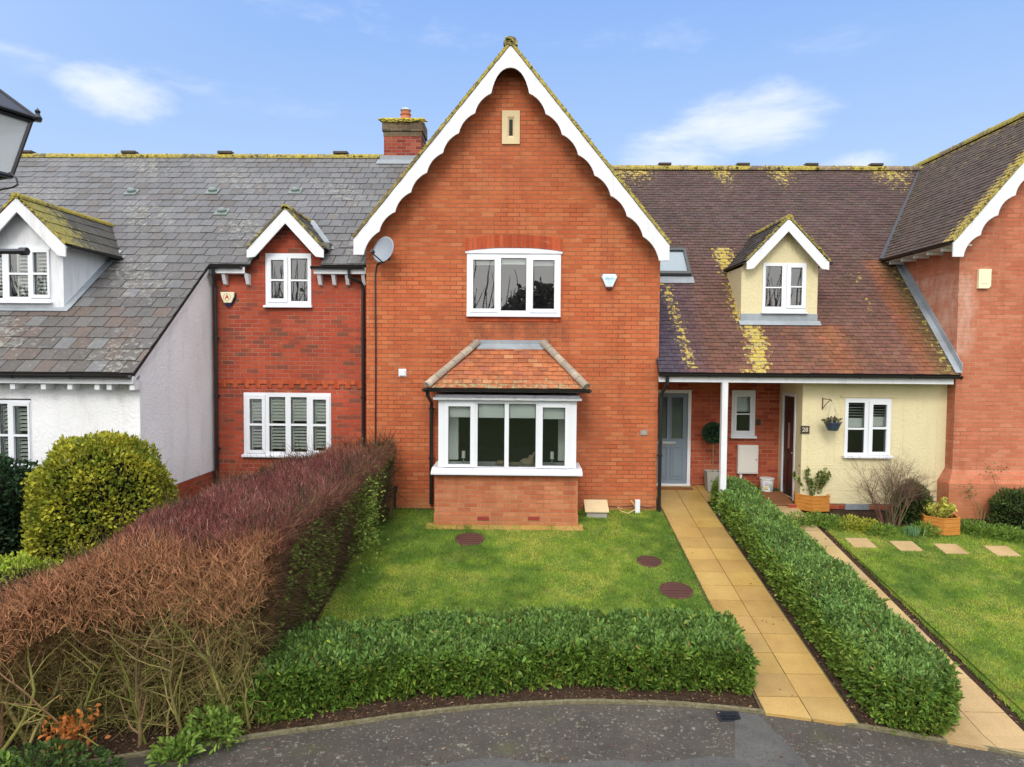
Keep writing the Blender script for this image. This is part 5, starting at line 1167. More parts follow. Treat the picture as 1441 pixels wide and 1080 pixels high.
# ================================================================== VEGETATION
def mesh_np(name, V, Fc, cols, mat, parent=None, loc=None, per=None):
    """V (n,3); Fc (m,k) constant-size faces; cols (m,3)"""
    me = bpy.data.meshes.new(name); V = np.asarray(V, 'f'); Fc = np.asarray(Fc, 'i'); k = Fc.shape[1]
    me.vertices.add(len(V)); me.vertices.foreach_set('co', V.ravel())
    me.loops.add(Fc.size); me.loops.foreach_set('vertex_index', Fc.ravel())
    me.polygons.add(len(Fc)); me.polygons.foreach_set('loop_start', np.arange(0, Fc.size, k, dtype='i'))
    a = me.attributes.new('Col', 'FLOAT_COLOR', 'FACE'); c = np.ones((len(Fc), 4), 'f'); c[:, :3] = cols; a.data.foreach_set('color', c.ravel())
    me.update(calc_edges=True); me.validate()
    return link_mesh(name, me, mat, parent, loc)
def unit(v): return v/np.maximum(np.linalg.norm(v, axis=-1, keepdims=True), 1e-9)
def leaves(base, d, L, W, cols, fold=.25, droop=0.0):
    """pointed folded leaves: base (n,3), direction (n,3), length, width -> V, F, C"""
    n = len(base); d = unit(d); L = np.broadcast_to(L, (n,))[:, None]; W = np.broadcast_to(W, (n,))[:, None]
    a = rng.normal(size=(n, 3)); s = unit(np.cross(d, a)); nn = np.cross(s, d)
    mid = base+d*L*.5; tip = base+d*L-np.array([0, 0, 1])*L*droop
    lft = mid+s*W*.5+nn*W*fold; rgt = mid-s*W*.5+nn*W*fold
    lf2 = base+d*L*.78+s*W*.36+nn*W*fold*.6; rt2 = base+d*L*.78-s*W*.36+nn*W*fold*.6
    V = np.stack([base, lft, lf2, tip, rt2, rgt], 1).reshape(-1, 3)
    o = (np.arange(n)*6)[:, None]
    F_ = np.concatenate([o+np.array([[0, 1, 2, 3]]), o+np.array([[0, 3, 4, 5]])], 0)
    return V, F_, np.concatenate([cols, cols*.96], 0)
def twigs(base, d, L, r, cols, bend=.25, seg=2):
    """tapering 3-sided twigs"""
    n = len(base); d = unit(d); L = np.broadcast_to(L, (n,))[:, None]; r = np.broadcast_to(r, (n,))[:, None]
    s = unit(np.cross(d, rng.normal(size=(n, 3)))); w = np.cross(d, s); b = rng.normal(size=(n, 3))*bend*L
    pts = [base, base+d*L*.5+b*.35, base+d*L+b]; rs = [1, .8, .25]
    V = []
    for p, k in zip(pts, rs):
        for j in range(3): a = 2*math.pi*j/3; V.append(p+(s*math.cos(a)+w*math.sin(a))*r*k)
    V = np.stack(V, 1).reshape(-1, 3); o = (np.arange(n)*9)[:, None]
    fs = [o+np.array([[i*3+j, i*3+(j+1) % 3, (i+1)*3+(j+1) % 3, (i+1)*3+j]]) for i in range(2) for j in range(3)]
    return V, np.concatenate(fs, 0), np.concatenate([cols]*6, 0)
def join(parts):
    V, F_, C_ = [], [], []; o = 0
    for v, f, c in parts: V.append(v); F_.append(f+o); C_.append(c); o += len(v)
    return np.concatenate(V), np.concatenate(F_), np.concatenate(C_)
Gv = np.vectorize(G)
def shuf(c, n, s=.18, hue=.08):
    k = 1+rng.normal(size=(n, 1))*s; return np.clip(np.array(c)*k*(1+rng.normal(size=(n, 3))*hue), .002, .9)
def lerpc(a, b, t): return np.array(a)[None, :]*(1-t[:, None])+np.array(b)[None, :]*t[:, None]
class HedgeShape:
    def __init__(s, poly, ztop, r=.15, lean=0.0):
        s.poly = np.array(ccw(poly)); s.zt = ztop; s.r = r; s.lean = lean
        a = s.poly; b = np.roll(a, -1, 0); s.a, s.b = a, b; s.el = np.linalg.norm(b-a, axis=1); e = (b-a)/s.el[:, None]; s.en = np.stack([e[:, 1], -e[:, 0]], 1)
    def dist(s, P2):                              # distance inside from the outline (convex or nearly)
        return np.min([((s.a[i]-P2)*s.en[i]).sum(1) if True else 0 for i in range(len(s.a))], 0)
    def segdist(s, P2):
        ds = []
        for i in range(len(s.a)):
            e = s.b[i]-s.a[i]; t = np.clip(((P2-s.a[i])@e)/(e@e), 0, 1); ds.append(np.linalg.norm(P2-(s.a[i]+t[:, None]*e), axis=1))
        return np.min(ds, 0)
    def inside(s, P2):
        x, y = P2[:, 0], P2[:, 1]; c = np.zeros(len(P2), bool)
        for i in range(len(s.a)):
            (x1, y1), (x2, y2) = s.a[i], s.b[i]; m = ((y1 > y) != (y2 > y)) & (x < (x2-x1)*(y-y1)/(y2-y1+1e-12)+x1); c ^= m
        return c
    def top(s, dens, inset=0):
        lo, hi = s.poly.min(0), s.poly.max(0); n = int((hi-lo).prod()*dens); P2 = lo+rng.random((n, 2))*(hi-lo); P2 = P2[s.inside(P2)]
        d = s.segdist(P2); P2 = P2[d > inset]; d = d[d > inset]-inset; z = s.zt(P2[:, 0], P2[:, 1])-inset
        r = s.r; k = np.clip((r-d)/r, 0, 1); z = z-(r-np.sqrt(np.maximum(0, r*r-(k*r)**2)))
        p = np.column_stack([P2, z]); nrm = np.tile([0., 0, 1], (len(p), 1))
        return p, nrm
    def sides(s, dens, inset=0, zlo=.02, skip=()):
        PP, NN, HH = [], [], []
        for i in range(len(s.a)):
            if i in skip: continue
            hmax = 2.6; n = int(s.el[i]*hmax*dens); t = rng.random(n); P2 = s.a[i]+(s.b[i]-s.a[i])*t[:, None]
            h = rng.random(n)*hmax; zb = Gv(P2[:, 1]); zt = s.zt(P2[:, 0], P2[:, 1]); m = h < (zt-zb-s.r*.3); P2, h, zb, zt = P2[m], h[m], zb[m], zt[m]
            nn = np.tile(s.en[i], (len(P2), 1)); up = np.clip((h-(zt-zb-s.r))/s.r, 0, 1); ins = s.r*(1-np.sqrt(1-up**2))+inset+s.lean*(1-h/(zt-zb))
            P2 = P2-nn*ins[:, None]; PP.append(np.column_stack([P2, zb+zlo+h])); NN.append(np.column_stack([nn, up*.7])); HH.append(h/(zt-zb))
        return np.concatenate(PP), unit(np.concatenate(NN)), np.concatenate(HH)
    def core(s, inset, name, mat, parent, ztrim=None):
        c = s.poly.mean(0); mb = MB(); n = len(s.poly); inn = []
        for i in range(n):                          # offset polygon inward
            p = s.poly[i]; n1, n2 = s.en[i-1], s.en[i]; b = n1+n2; b = b/max(.3, (b@b)/2)*1.0; inn.append(p-b*inset)
        K = 10; ring = []
        for i in range(n):
            a, b = inn[i], inn[(i+1) % n]; m = max(1, int(np.linalg.norm(b-a)/.25))
            for k in range(m): ring.append(a+(b-a)*k/m)
        ring = np.array(ring); zt = s.zt(ring[:, 0], ring[:, 1])-(ztrim or inset); zb = Gv(ring[:, 1])-.05; N_r = len(ring); vs = []
        for lv in range(6):
            f = lv/5; ins = s.lean*(1-f)
            ctr = ring.mean(0); dd = unit(ctr-ring)
            jit = rng.normal(size=(N_r, 2))*.03; q = ring+jit+dd*ins*.7
            vs += [(x, y, z) for (x, y), z in zip(q, zb+(zt-zb)*f)]
        fs = [(l*N_r+j, l*N_r+(j+1) % N_r, (l+1)*N_r+(j+1) % N_r, (l+1)*N_r+j) for l in range(5) for j in range(N_r)]+[tuple(5*N_r+j for j in range(N_r))]
        mb.add(vs, fs); return mb.build(name, mat, parent)
# ---- laurel hedges
def vn3(p): return (.5+.5*np.sin(p[:, 0]*9+2*np.sin(p[:, 1]*7))*np.sin(p[:, 2]*13+2*np.sin(p[:, 0]*5))+rng.random(len(p))*.3)/1.15
def laurel(name, shape, label, dens, L=(.062, .10), W=.029, loc=None, c=((.05,.115,.018), (.18,.29,.045)), cat='hedge', topc=None, whorl=7, mat='leaf', corein=.14, skip=(), droop=.1, yellow=.04, parent=None):
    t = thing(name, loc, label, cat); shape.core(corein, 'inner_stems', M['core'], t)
    parts = []
    for inset, k in ((0, 1.0), (.075, .55)):
        p, n_ = shape.top(dens*k, inset); h = np.ones(len(p)); p2, n2, h2 = shape.sides(dens*k, inset, skip=skip); m_top = np.concatenate([np.ones(len(p)), np.zeros(len(p2))])
        p = np.concatenate([p, p2]); n_ = np.concatenate([n_, n2]); h = np.concatenate([h, h2])
        p = p+rng.normal(size=p.shape)*.022+n_*(rng.random((len(p), 1))**2)*.035
        ax_ = unit(n_*.75+np.array([0, 0, .55])+rng.normal(size=p.shape)*.38)
        tone = rng.random(len(p)); patch = .5+.5*np.sin(p[:, 0]*2.7+1.3*np.sin(p[:, 1]*3.1))*np.sin(p[:, 2]*6+p[:, 1]*2.3)
        for j in range(whorl):
            spread = .45+1.15*(j/whorl); a = unit(np.cross(ax_, rng.normal(size=p.shape)))
            d = ax_+a*spread; ln = rng.uniform(*L, size=len(p))*(1.1-.35*j/whorl*0); 
            base = p-ax_*(.012*(j))+rng.normal(size=p.shape)*.004
            cc = lerpc(*c, np.clip(tone*.5+rng.random(len(p))*.3+patch*.3, 0, 1))
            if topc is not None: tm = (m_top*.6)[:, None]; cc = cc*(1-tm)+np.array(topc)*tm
            ye = rng.random(len(p)) < yellow*(1+1.5*(1-h)); cc[ye] = np.array([.26, .30, .05])*rng.uniform(.6, 1.3, size=(ye.sum(), 1))
            pz = .72+.5*vn3(p); cc = cc*rng.uniform(.65, 1.4, size=(len(p), 1))*pz[:, None]; dd_ = rng.random(len(p)) < .006; cc[dd_] = (.34,.20,.08); parts.append(leaves(base, d, ln, W*rng.uniform(.8, 1.25, len(p)), cc, droop=droop))
    V, F_, C_ = join(parts); V[:, 2] = np.maximum(V[:, 2], Gv(V[:, 1])+.008)
    mesh_np('foliage', V, F_, C_, M[mat], t); return t
fx_ = np.linspace(-3.45, 2.78, 12)
fh_poly = [(x, kerb(x)+.30+.05*math.sin(x*3)) for x in fx_]+[(2.84, 9.25), (.5, 9.32), (-1.6, 9.12), (-2.6, 8.9), (-3.3, 8.5)]
fh_top = lambda x, y: CH-3.62+.07*np.clip((x+3.4)/6.2, 0, 1)-.06*(8.6-y)+.03*np.sin(x*4.1)+.02*np.sin(x*9+y*5)
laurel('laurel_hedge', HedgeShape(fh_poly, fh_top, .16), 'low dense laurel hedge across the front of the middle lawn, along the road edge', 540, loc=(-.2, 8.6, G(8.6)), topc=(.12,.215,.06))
ph_poly = [(4.02, 7.95), (4.15, 7.62), (4.45, 7.5), (4.85, 7.6), (5.0, 7.95), (4.95, 9.5), (4.80, 11.5), (4.62, 14.1), (4.45, 14.3), (4.05, 14.3), (3.93, 14.0), (3.98, 11)]
ph_top = lambda x, y: Gv(y)+.60-.012*(y-7.5)+.03*np.sin(y*3.3)+.02*np.sin(y*8+x*4)
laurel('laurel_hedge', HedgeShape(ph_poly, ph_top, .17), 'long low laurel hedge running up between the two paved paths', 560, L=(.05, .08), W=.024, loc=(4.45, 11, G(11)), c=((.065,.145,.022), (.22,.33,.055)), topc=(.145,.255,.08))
# ---- big twiggy hedge on the left
lh_poly = [(-2.80, 7.72), (-2.72, 9.5), (-2.55, 11.6), (-2.50, 13.35), (-3.45, 13.45), (-3.95, 12.2), (-4.5, 10.6), (-4.75, 9.3), (-4.78, 8.0), (-5.5, 7.75), (-8.2, 7.6), (-8.2, 6.35), (-6.4, 6.45), (-4.9, 6.95), (-3.7, 7.35), (-3.0, 7.5)]
def lh_top(x, y):
    x, y = np.asarray(x, float), np.asarray(y, float)
    b = CH-2.06+.055*(y-7.7)+.02*np.sin(x*2.1+y)+.03*np.sin(y*1.7)
    return b-np.clip((-4.65-x)/.7, 0, 1)*.45-np.clip((-5.3-x)/1.5, 0, 1)*.35-np.clip((8.2-y)/1.2, 0, 1)*.10+.04*np.sin(x*5+y*3)
LS = HedgeShape(lh_poly, lh_top, .22, lean=.35)
lt = thing('winter_hedge', (-4, 9.5, G(9.5)), 'tall bare twiggy hedge, reddish purple on top, left of the middle lawn', 'hedge')
LS.core(.42, 'inner_stems', M['core_twig'], lt, ztrim=.20)
parts = []
PUR, RED, ORG, OLV, GRN = (.17,.045,.046), (.175,.055,.042), (.43,.20,.11), (.20,.16,.055), (.16,.17,.04)
p, n_ = LS.top(2600); near = np.clip((7.78-p[:, 1]+.15*np.sin(p[:, 0]*4))/.35+np.clip((-4.8-p[:, 0])/.8, 0, 1), 0, 1); far = np.clip((p[:, 1]-11.8)/1.2, 0, 1)
pat = .5+.5*np.sin(p[:, 0]*3.1+p[:, 1]*1.3)*np.sin(p[:, 1]*2.6-p[:, 0])
cc = lerpc(PUR, (.30,.115,.095), np.clip(rng.random(len(p))*.6+pat*.5, 0, 1)); cc = cc*(1-far[:, None])+np.array((.34,.12,.06))*far[:, None]; cc = cc*(1-near[:, None])+np.array(ORG)*near[:, None]
cc = cc*rng.uniform(.55, 1.45, (len(p), 1)); hl = rng.random(len(p)) < .07; cc[hl] = np.array((.42,.28,.22))*rng.uniform(.6, 1.2, (hl.sum(), 1))
d = np.array([0, 0, 1.])+rng.normal(size=p.shape)*(.33+.25*near[:, None]); L_ = rng.uniform(.05, .105, len(p))*(1+.3*near)
parts.append(twigs(p-np.array([0, 0, .07])+rng.normal(size=p.shape)*[0, 0, .025], d, L_, .0034+.001*near, cc))
p, n_ = LS.top(900, .10); cc = shuf((.06,.03,.026), len(p)); parts.append(twigs(p-np.array([0, 0, .02]), np.array([0, 0, 1.])+rng.normal(size=p.shape)*.7, .16, .004, cc))
# sides: lawn side and front face
p, n_, h = LS.sides(3000); lawn_side = n_[:, 0] > .6; front = (n_[:, 1] < -.3)
c1 = lerpc((.16,.12,.06), (.26,.12,.075), h); c2 = lerpc((.20,.18,.055), (.42,.20,.10), np.clip((h-.30)/.42+rng.normal(size=len(h))*.16, 0, 1))
cc = np.where(front[:, None], c2, c1)*rng.uniform(.55, 1.4, (len(p), 1))
grn = lawn_side & (rng.random(len(p)) < (.38*np.clip(1.1-h, 0, 1)*(.5+.5*np.sin(p[:, 1]*2.2)))); cc[grn] = np.array((.22,.27,.06))*rng.uniform(.5, 1.4, (grn.sum(), 1))
up = np.where(front, .35+1.2*h, .55); d = n_*.65+np.stack([np.zeros(len(p)), np.zeros(len(p)), up], 1)+rng.normal(size=p.shape)*np.where(front, .8, .5)[:, None]
cl2 = .5+.5*np.sin(p[:, 0]*6+2*np.sin(p[:, 2]*5))*np.sin(p[:, 2]*8+1.5*np.sin(p[:, 0]*9)); keep = np.where(~front, rng.random(len(p)) < .75, rng.random(len(p)) < (1.2-.95*cl2)* (.75+.40*np.clip((h-.45)/.3, 0, 1)))
L_ = np.where(front, rng.uniform(.08, .22, len(p)), rng.uniform(.07, .17, len(p))); r_ = np.where(front, .0033, .0035)
parts.append(twigs((p-n_*.08)[keep], d[keep], L_[keep], r_[keep], cc[keep]))
for inset, dn in ((.12, 700), (.24, 450)):
    p, n_, h = LS.sides(dn, inset); front = n_[:, 1] < -.3; cc = np.where(front[:, None], lerpc((.14,.13,.04), (.15,.075,.04), h), np.array((.10,.075,.04)))*rng.uniform(.35, 1.0, (len(p), 1))
    parts.append(twigs(p, n_*.3+np.array([0, 0, .5])+rng.normal(size=p.shape)*.8, rng.uniform(.12, .4, len(p)), .0048, cc, bend=.3))
n = 15000; tx = rng.uniform(-7.6, -2.95, n); ty = 7.42+.30*(tx+3)*.35+rng.uniform(-.05, .30, n); ty = np.where(tx < -4.5, ty-.12*(-4.5-tx), ty); hf = rng.random(n); tz = Gv(ty)+.05+(lh_top(tx, ty)-Gv(ty)-.5)*hf
cl3 = .5+.5*np.sin(tx*5+2*np.sin(tz*6))*np.sin(tz*7+2*np.sin(tx*8)); m = rng.random(n) < 1.25-cl3; cc = lerpc((.25,.23,.075), (.33,.20,.09), np.clip(hf*.8+rng.normal(size=n)*.2, 0, 1))*rng.uniform(.5, 1.4, (n, 1))
parts.append(twigs(np.column_stack([tx, ty, tz])[m], (rng.normal(size=(n, 3))+[0, -.5, .25])[m], rng.uniform(.08, .26, n)[m], .0036, cc[m], bend=.3))
# a tuft of long untidy shoots at the near top edge
n = 10500; tx = rng.uniform(-7.6, -2.82, n); ty = np.array([max(0, 7.3+.25*(x+3)*.35) for x in tx])+rng.normal(size=n)*.28; ty = np.where(tx < -4.5, ty-.12*(-4.5-tx), ty); tz = lh_top(tx, ty)-rng.uniform(.02, .60, n)
cc = lerpc((.46,.215,.11), (.27,.14,.065), rng.random(n))*rng.uniform(.6, 1.4, (n, 1))
parts.append(twigs(np.column_stack([tx, ty, tz]), np.column_stack([rng.normal(size=n)*.7, -.35+rng.normal(size=n)*.5, .7+rng.random(n)*.6]), rng.uniform(.06, .17, n), .0034, cc, bend=.3))
V, F_, C_ = join(parts); mesh_np('twigs', V, F_, C_, M['twig'], lt)
# mossy branches showing in the near face
def branch(mb, p, d, L, r, lvl, cols, wander=.35):
    pts = [Vector(p)]; rs = [r]; d = Vector(d).normalized(); n = max(3, int(L/.11)); kids = []
    for i in range(n):
        if pts[-1].x > -3.05-.25*max(0, 1.0-(pts[-1].z-G(7.5))) and d.x > 0: d.x = -abs(d.x)*.6
        d = (d+Vector((random.gauss(0, wander*.4), random.gauss(0, wander*.3), random.gauss(0, wander*.2)+.03))).normalized(); pts.append(pts[-1]+d*L/n); rs.append(r*(1-.65*(i+1)/n))
        if pts[-1].x > -2.95 or pts[-1].z > CH-2.0: rs = rs[:len(pts)]; break
        if lvl > 0 and i >= 0 and random.random() < .75: kids.append((pts[-1].copy(), d.copy(), rs[-1]))
    if len(pts) < 3: return
    kk = random.uniform(.65, 1.35); mb.tube(pts, rs[:len(pts)], 5 if r > .006 else 3, cap=False, col=tuple(c*kk for c in random.choice(cols)))
    for (q, dd, rr) in kids:
        s_ = Vector((random.gauss(0, 1), random.gauss(-.15, .7), random.gauss(.2, .7))).normalized(); branch(mb, q, (dd+s_*1.2), L*random.uniform(.25, .48), rr*.55, lvl-1, cols, wander)
mb = MB(); mossy = [(.22,.21,.06), (.29,.25,.09), (.19,.14,.07), (.25,.15,.08), (.16,.17,.04)]
for k in range(46):
    x = random.uniform(-7.6, -3.0); y0_b = 7.15+.30*(x+3)*.55+random.uniform(.10, .5) if x > -5.5 else 6.62+random.uniform(.05, .5)
    branch(mb, (x, y0_b, G(y0_b)), (random.gauss(0, .30), random.gauss(-.12, .12), 1), random.uniform(1.2, 1.8), random.uniform(.012, .026), 3, mossy)
mb.build('branches', M['twig'], lt, attrs=True, smooth=True)
# green ivy-ish leaves in the lawn side of the hedge
p, n_, h = LS.sides(420); m = (n_[:, 0] > .6) & (h < .85) & ((.5+.5*np.sin(p[:, 1]*3.3+1)*np.sin(h*5)) > .35) & (p[:, 1] > 8.2); p, n_ = p[m], n_[m]
extra = rng.normal(size=(900, 3))*[.10, .28, .42]+[-2.62, 11.3, G(11.3)+.85]
base = np.concatenate([p, extra]); nn = np.concatenate([n_, np.tile([1., 0, .2], (900, 1))]); cc = lerpc((.10,.18,.03), (.28,.36,.07), rng.random(len(base)))
V, F_, C_ = leaves(base, nn+rng.normal(size=base.shape)*.7, rng.uniform(.04, .07, len(base)), .028, cc); mesh_np('green_leaves', V, F_, C_, M['leaf_matt'], lt)
# rusty dead leaves caught low at the left
n = 190; b_ = rng.normal(size=(n, 3))*[.12, .08, .10]+[-4.55, 6.62, G(6.6)+.42]
cc = lerpc((.50,.17,.03), (.30,.10,.03), rng.random(n)); V, F_, C_ = leaves(b_, rng.normal(size=(n, 3))+[0, -.4, -.3], .065, .04, cc); mesh_np('dead_leaves', V, F_, C_, M['leaf_matt'], lt)
# ---- clipped round shrub and dark hedge in the white cottage's garden
def shell_points(c, r, n, sq=2.6, zmin=-.95):
    v = rng.normal(size=(n, 3)); v = unit(v); v = v[v[:, 2] > zmin]; k = (np.abs(v)**sq).sum(1)**(-1/sq); p = v*k[:, None]; return np.array(c)+p*np.array(r), unit(p**3*.4+p)
def bush(name, c, r, label, n, L, W, c1, c2, mat='leaf_matt', core=.82, sq=2.6, cat='shrub', stray=0, lump=.05, zmin=-.95, up=.3, inner='inner_stems', group=None):
    t = thing(name, (c[0], c[1], c[2]-r[2]), label, cat, group); mb = MB(); vs = []; N1, N2 = 12, 18
    for i in range(N1+1):
        for j in range(N2):
            a, b = math.pi*i/N1, 2*math.pi*j/N2; v = np.array([math.sin(a)*math.cos(b), math.sin(a)*math.sin(b), math.cos(a)]); k = (np.abs(v)**sq).sum()**(-1/sq); vs.append(tuple(np.array(c)+v*k*core*np.array(r)))
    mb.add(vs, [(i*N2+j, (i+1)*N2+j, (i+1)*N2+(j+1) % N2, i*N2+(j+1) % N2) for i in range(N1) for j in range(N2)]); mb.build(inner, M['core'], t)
    parts = []
    for s_, f in ((1, 1), (.93, .7), (.86, .4)):
        p, nn = shell_points(c, np.array(r)*s_, int(n*f), sq, zmin)
        w_ = lump*(np.sin(p[:, 0]*7/r[0])*np.sin(p[:, 2]*8/r[2]+p[:, 1]*5)); p = p+nn*w_[:, None]+rng.normal(size=p.shape)*.02*max(r)
        tone = np.clip(.5+w_/(2*lump+1e-9)+rng.normal(size=len(p))*.28, 0, 1); cc = lerpc(c1, c2, tone)*rng.uniform(.7, 1.3, (len(p), 1))*(.75+.25*f)
        parts.append(leaves(p, nn+np.array([0, 0, up])+rng.normal(size=p.shape)*.75, rng.uniform(.7, 1.3, len(p))*L, W*rng.uniform(.8, 1.3, len(p)), cc))
    if stray:
        p, nn = shell_points(c, r, stray, sq, .1); cc = shuf(c2, len(p)); parts.append(twigs(p, nn*.6+np.array([0, 0, .8])+rng.normal(size=p.shape)*.3, .12*max(r), .004, cc))
    V, F_, C_ = join(parts); V[:, 2] = np.maximum(V[:, 2], Gv(V[:, 1])+.01); mesh_np('foliage', V, F_, C_, M[mat], t)
    return t
bush('round_shrub', (-6.50, 10.35, G(10.35)+1.20), (.90, .85, 1.19), 'large clipped rounded shrub with yellow green leaves before the white wall', 11000, .062, .036, (.13,.18,.018), (.40,.38,.035), stray=420, lump=.085, sq=2.6)
bush('dark_shrub', (-8.75, 10.3, G(10.3)+1.0), (1.05, .9, 1.02), 'dark green glossy shrub at the left edge beside the yellow green one', 7000, .07, .042, (.012,.035,.014), (.035,.075,.03), mat='leaf', sq=4)
bush('low_bright_shrub', (-6.6, 8.75, G(8.8)+.62), (.7, .45, .62), 'low bright green plant behind the left end of the winter hedge', 2600, .06, .03, (.17,.27,.02), (.38,.46,.05), sq=2.2)
# low laurel sprouts at the foot of the winter hedge
def sprout(name, c, r, n, label, c1=(.10,.20,.035), c2=(.24,.34,.06), L=.09, W=.035, cat='plant', mat='leaf', group=None, stems=True):
    t = thing(name, (c[0], c[1], G(c[1])), label, cat, group); b = rng.normal(size=(n, 3))*.5; b = b/np.maximum(1, np.linalg.norm(b, axis=1, keepdims=True)); b[:, 2] = np.abs(b[:, 2]); b = np.array([c[0], c[1], G(c[1])+.02])+b*np.array(r)
    d = unit(b-np.array([c[0], c[1], G(c[1])-.05]))+rng.normal(size=b.shape)*.5; cc = lerpc(c1, c2, rng.random(n))*rng.uniform(.7, 1.2, (n, 1))
    V, F_, C_ = leaves(b, d, rng.uniform(.7, 1.2, n)*L, W, cc, droop=.15); V[:, 2] = np.maximum(V[:, 2], Gv(V[:, 1])+.008); mesh_np('leaves', V, F_, C_, M[mat], t)
    if stems:
        k = max(6, n//12); bb2 = np.tile([c[0], c[1], G(c[1])], (k, 1))+rng.normal(size=(k, 3))*[r[0]*.2, r[1]*.2, 0]; tg = b[rng.integers(0, n, k)]; V, F_, C_ = twigs(bb2, tg-bb2, np.linalg.norm(tg-bb2, axis=1), .005, shuf((.10,.09,.03), k), bend=.05); mesh_np('stems', V, F_, C_, M['twig'], t)
    return t
q = PG(300, 1050); sprout('laurel_seedling', (q[0]+.02, q[1]-.02, 0), (.30, .18, .36), 420, 'small laurel sprouting at the foot of the twiggy hedge by the road edge')
q = PG(255, 1070); sprout('laurel_seedling', (q[0], q[1]-.12, 0), (.22, .15, .20), 260, 'smallest laurel sprout, lowest at the bottom edge by the road corner')
sprout('bramble', (-4.5, 6.35, 0), (.75, .22, .42), 1500, 'dark leafy undergrowth below the rusty dead leaves in the bottom left corner', (.03,.07,.02), (.10,.16,.04), L=.07)
sprout('bramble', (-5.0, 6.25, 0), (.30, .2, .35), 380, 'brighter green leafy clump at the extreme bottom left corner', (.12,.22,.04), (.22,.34,.06))
# ---- grass
def vnoise(x, y, s_, seed):
    R = np.random.default_rng(seed); T = R.random((64, 64)); u, v = x/s_, y/s_; i, j = np.floor(u).astype(int), np.floor(v).astype(int); a, b = u-i, v-j
    a, b = a*a*(3-2*a), b*b*(3-2*b); q = lambda p_, r_: T[p_ % 64, r_ % 64]
    return (q(i, j)*(1-a)+q(i+1, j)*a)*(1-b)+(q(i, j+1)*(1-a)+q(i+1, j+1)*a)*b
def grass(name, poly, dens, label, tone):
    poly = np.array(ccw(poly)); lo, hi = poly.min(0), poly.max(0); n = int((hi-lo).prod()*dens); P2 = lo+rng.random((n, 2))*(hi-lo); S = HedgeShape([tuple(p) for p in poly], lambda x, y: x*0); P2 = P2[S.inside(P2)]
    for (mx_, my_, mr_) in MH: P2 = P2[np.hypot(P2[:, 0]-mx_, P2[:, 1]-my_) > mr_*rng.uniform(.86, 1.06, len(P2))]
    for (a, b, c_, e) in STN: P2 = P2[~((P2[:, 0] > a) & (P2[:, 0] < b) & (P2[:, 1] > c_) & (P2[:, 1] < e))]
    thin = vnoise(P2[:, 0], P2[:, 1], .3, 9); P2 = P2[rng.random(len(P2)) < np.clip(1.5-1.1*thin, .25, 1)]
    n = len(P2); x, y = P2.T; b = np.column_stack([P2, Gv(y)+.02])
    f1 = .5+.5*np.sin(x*1.3+2*np.sin(y*.9))*np.sin(y*1.9+np.sin(x*2.3)); f2 = .5+.5*np.sin(x*7+3*np.sin(y*5))*np.sin(y*9+2*np.sin(x*4)); f3 = .5+.5*np.sin(x*3.1+y*4.7+2*np.sin(y*2.1+x))
    f4 = vnoise(x, y, .22, 3); f5 = vnoise(x, y, .9, 5); t = np.clip(.36+.10*(f1-.5)+.85*(f4-.5)+.95*(f5-.5)+rng.normal(size=n)*.15+tone, 0, 1)
    cc = lerpc((.10,.21,.03), (.29,.43,.05), np.clip(t*1.6, 0, 1)); y2 = np.clip((t-.56)*2.4, 0, 1)[:, None]; cc = cc*(1-y2)+np.array((.50,.50,.09))*y2
    br = rng.random(n) < .04+.14*(vnoise(x, y, .35, 13) > .72); cc[br] = (.24,.18,.08)
    cc *= rng.uniform(.7, 1.3, (n, 1))
    d = np.column_stack([rng.normal(size=n)*.55, rng.normal(size=n)*.55, np.ones(n)]); L_ = rng.uniform(.018, .048, n)*(1+.5*(vnoise(x, y, .15, 21) > .7))*(1.15-.35*y2[:, 0])
    s = unit(np.cross(d, rng.normal(size=(n, 3))))*.0042; V = np.stack([b-s, b+s, b+unit(d)*L_[:, None]], 1).reshape(-1, 3); F_ = np.arange(n*3).reshape(-1, 3)
    o = mesh_np(name, V, F_, cc, M['grass'], None, (0, 0, 0)); tag(o, label, 'grass', kind='stuff')
MH = []
for i, (q, r, rad) in enumerate(((661, 761, .275), (913.5, 792.5, .215), (951.5, 833.5, .265))):
    x, y = PG(q, r); MH.append((x, y, rad))
STN = []
for q, r in ((1211, 766.5), (1275, 771), (1338, 775), (1410, 778)):
    x, y = PG(q, r); STN.append((x-.215, x+.215, y-.20, y+.20))
grass('grass', [(-2.95, 9.0), (2.835, 9.1), (2.82, 13.78), (-2.92, 13.66)], 5200, 'short green lawn in front of the gabled house', 0)
grass('grass', [(5.73, 6.9), (11, 6.9), (11, 12.85), (5.73, 13.2)], 4400, 'patchy yellow green lawn on the right beside the worn path', .17)
labs = ('round brown drain cover nearest the bay window', 'smallest of the three brown drain covers, at the right of the lawn', 'largest brown drain cover on the lawn, nearest the front hedge')
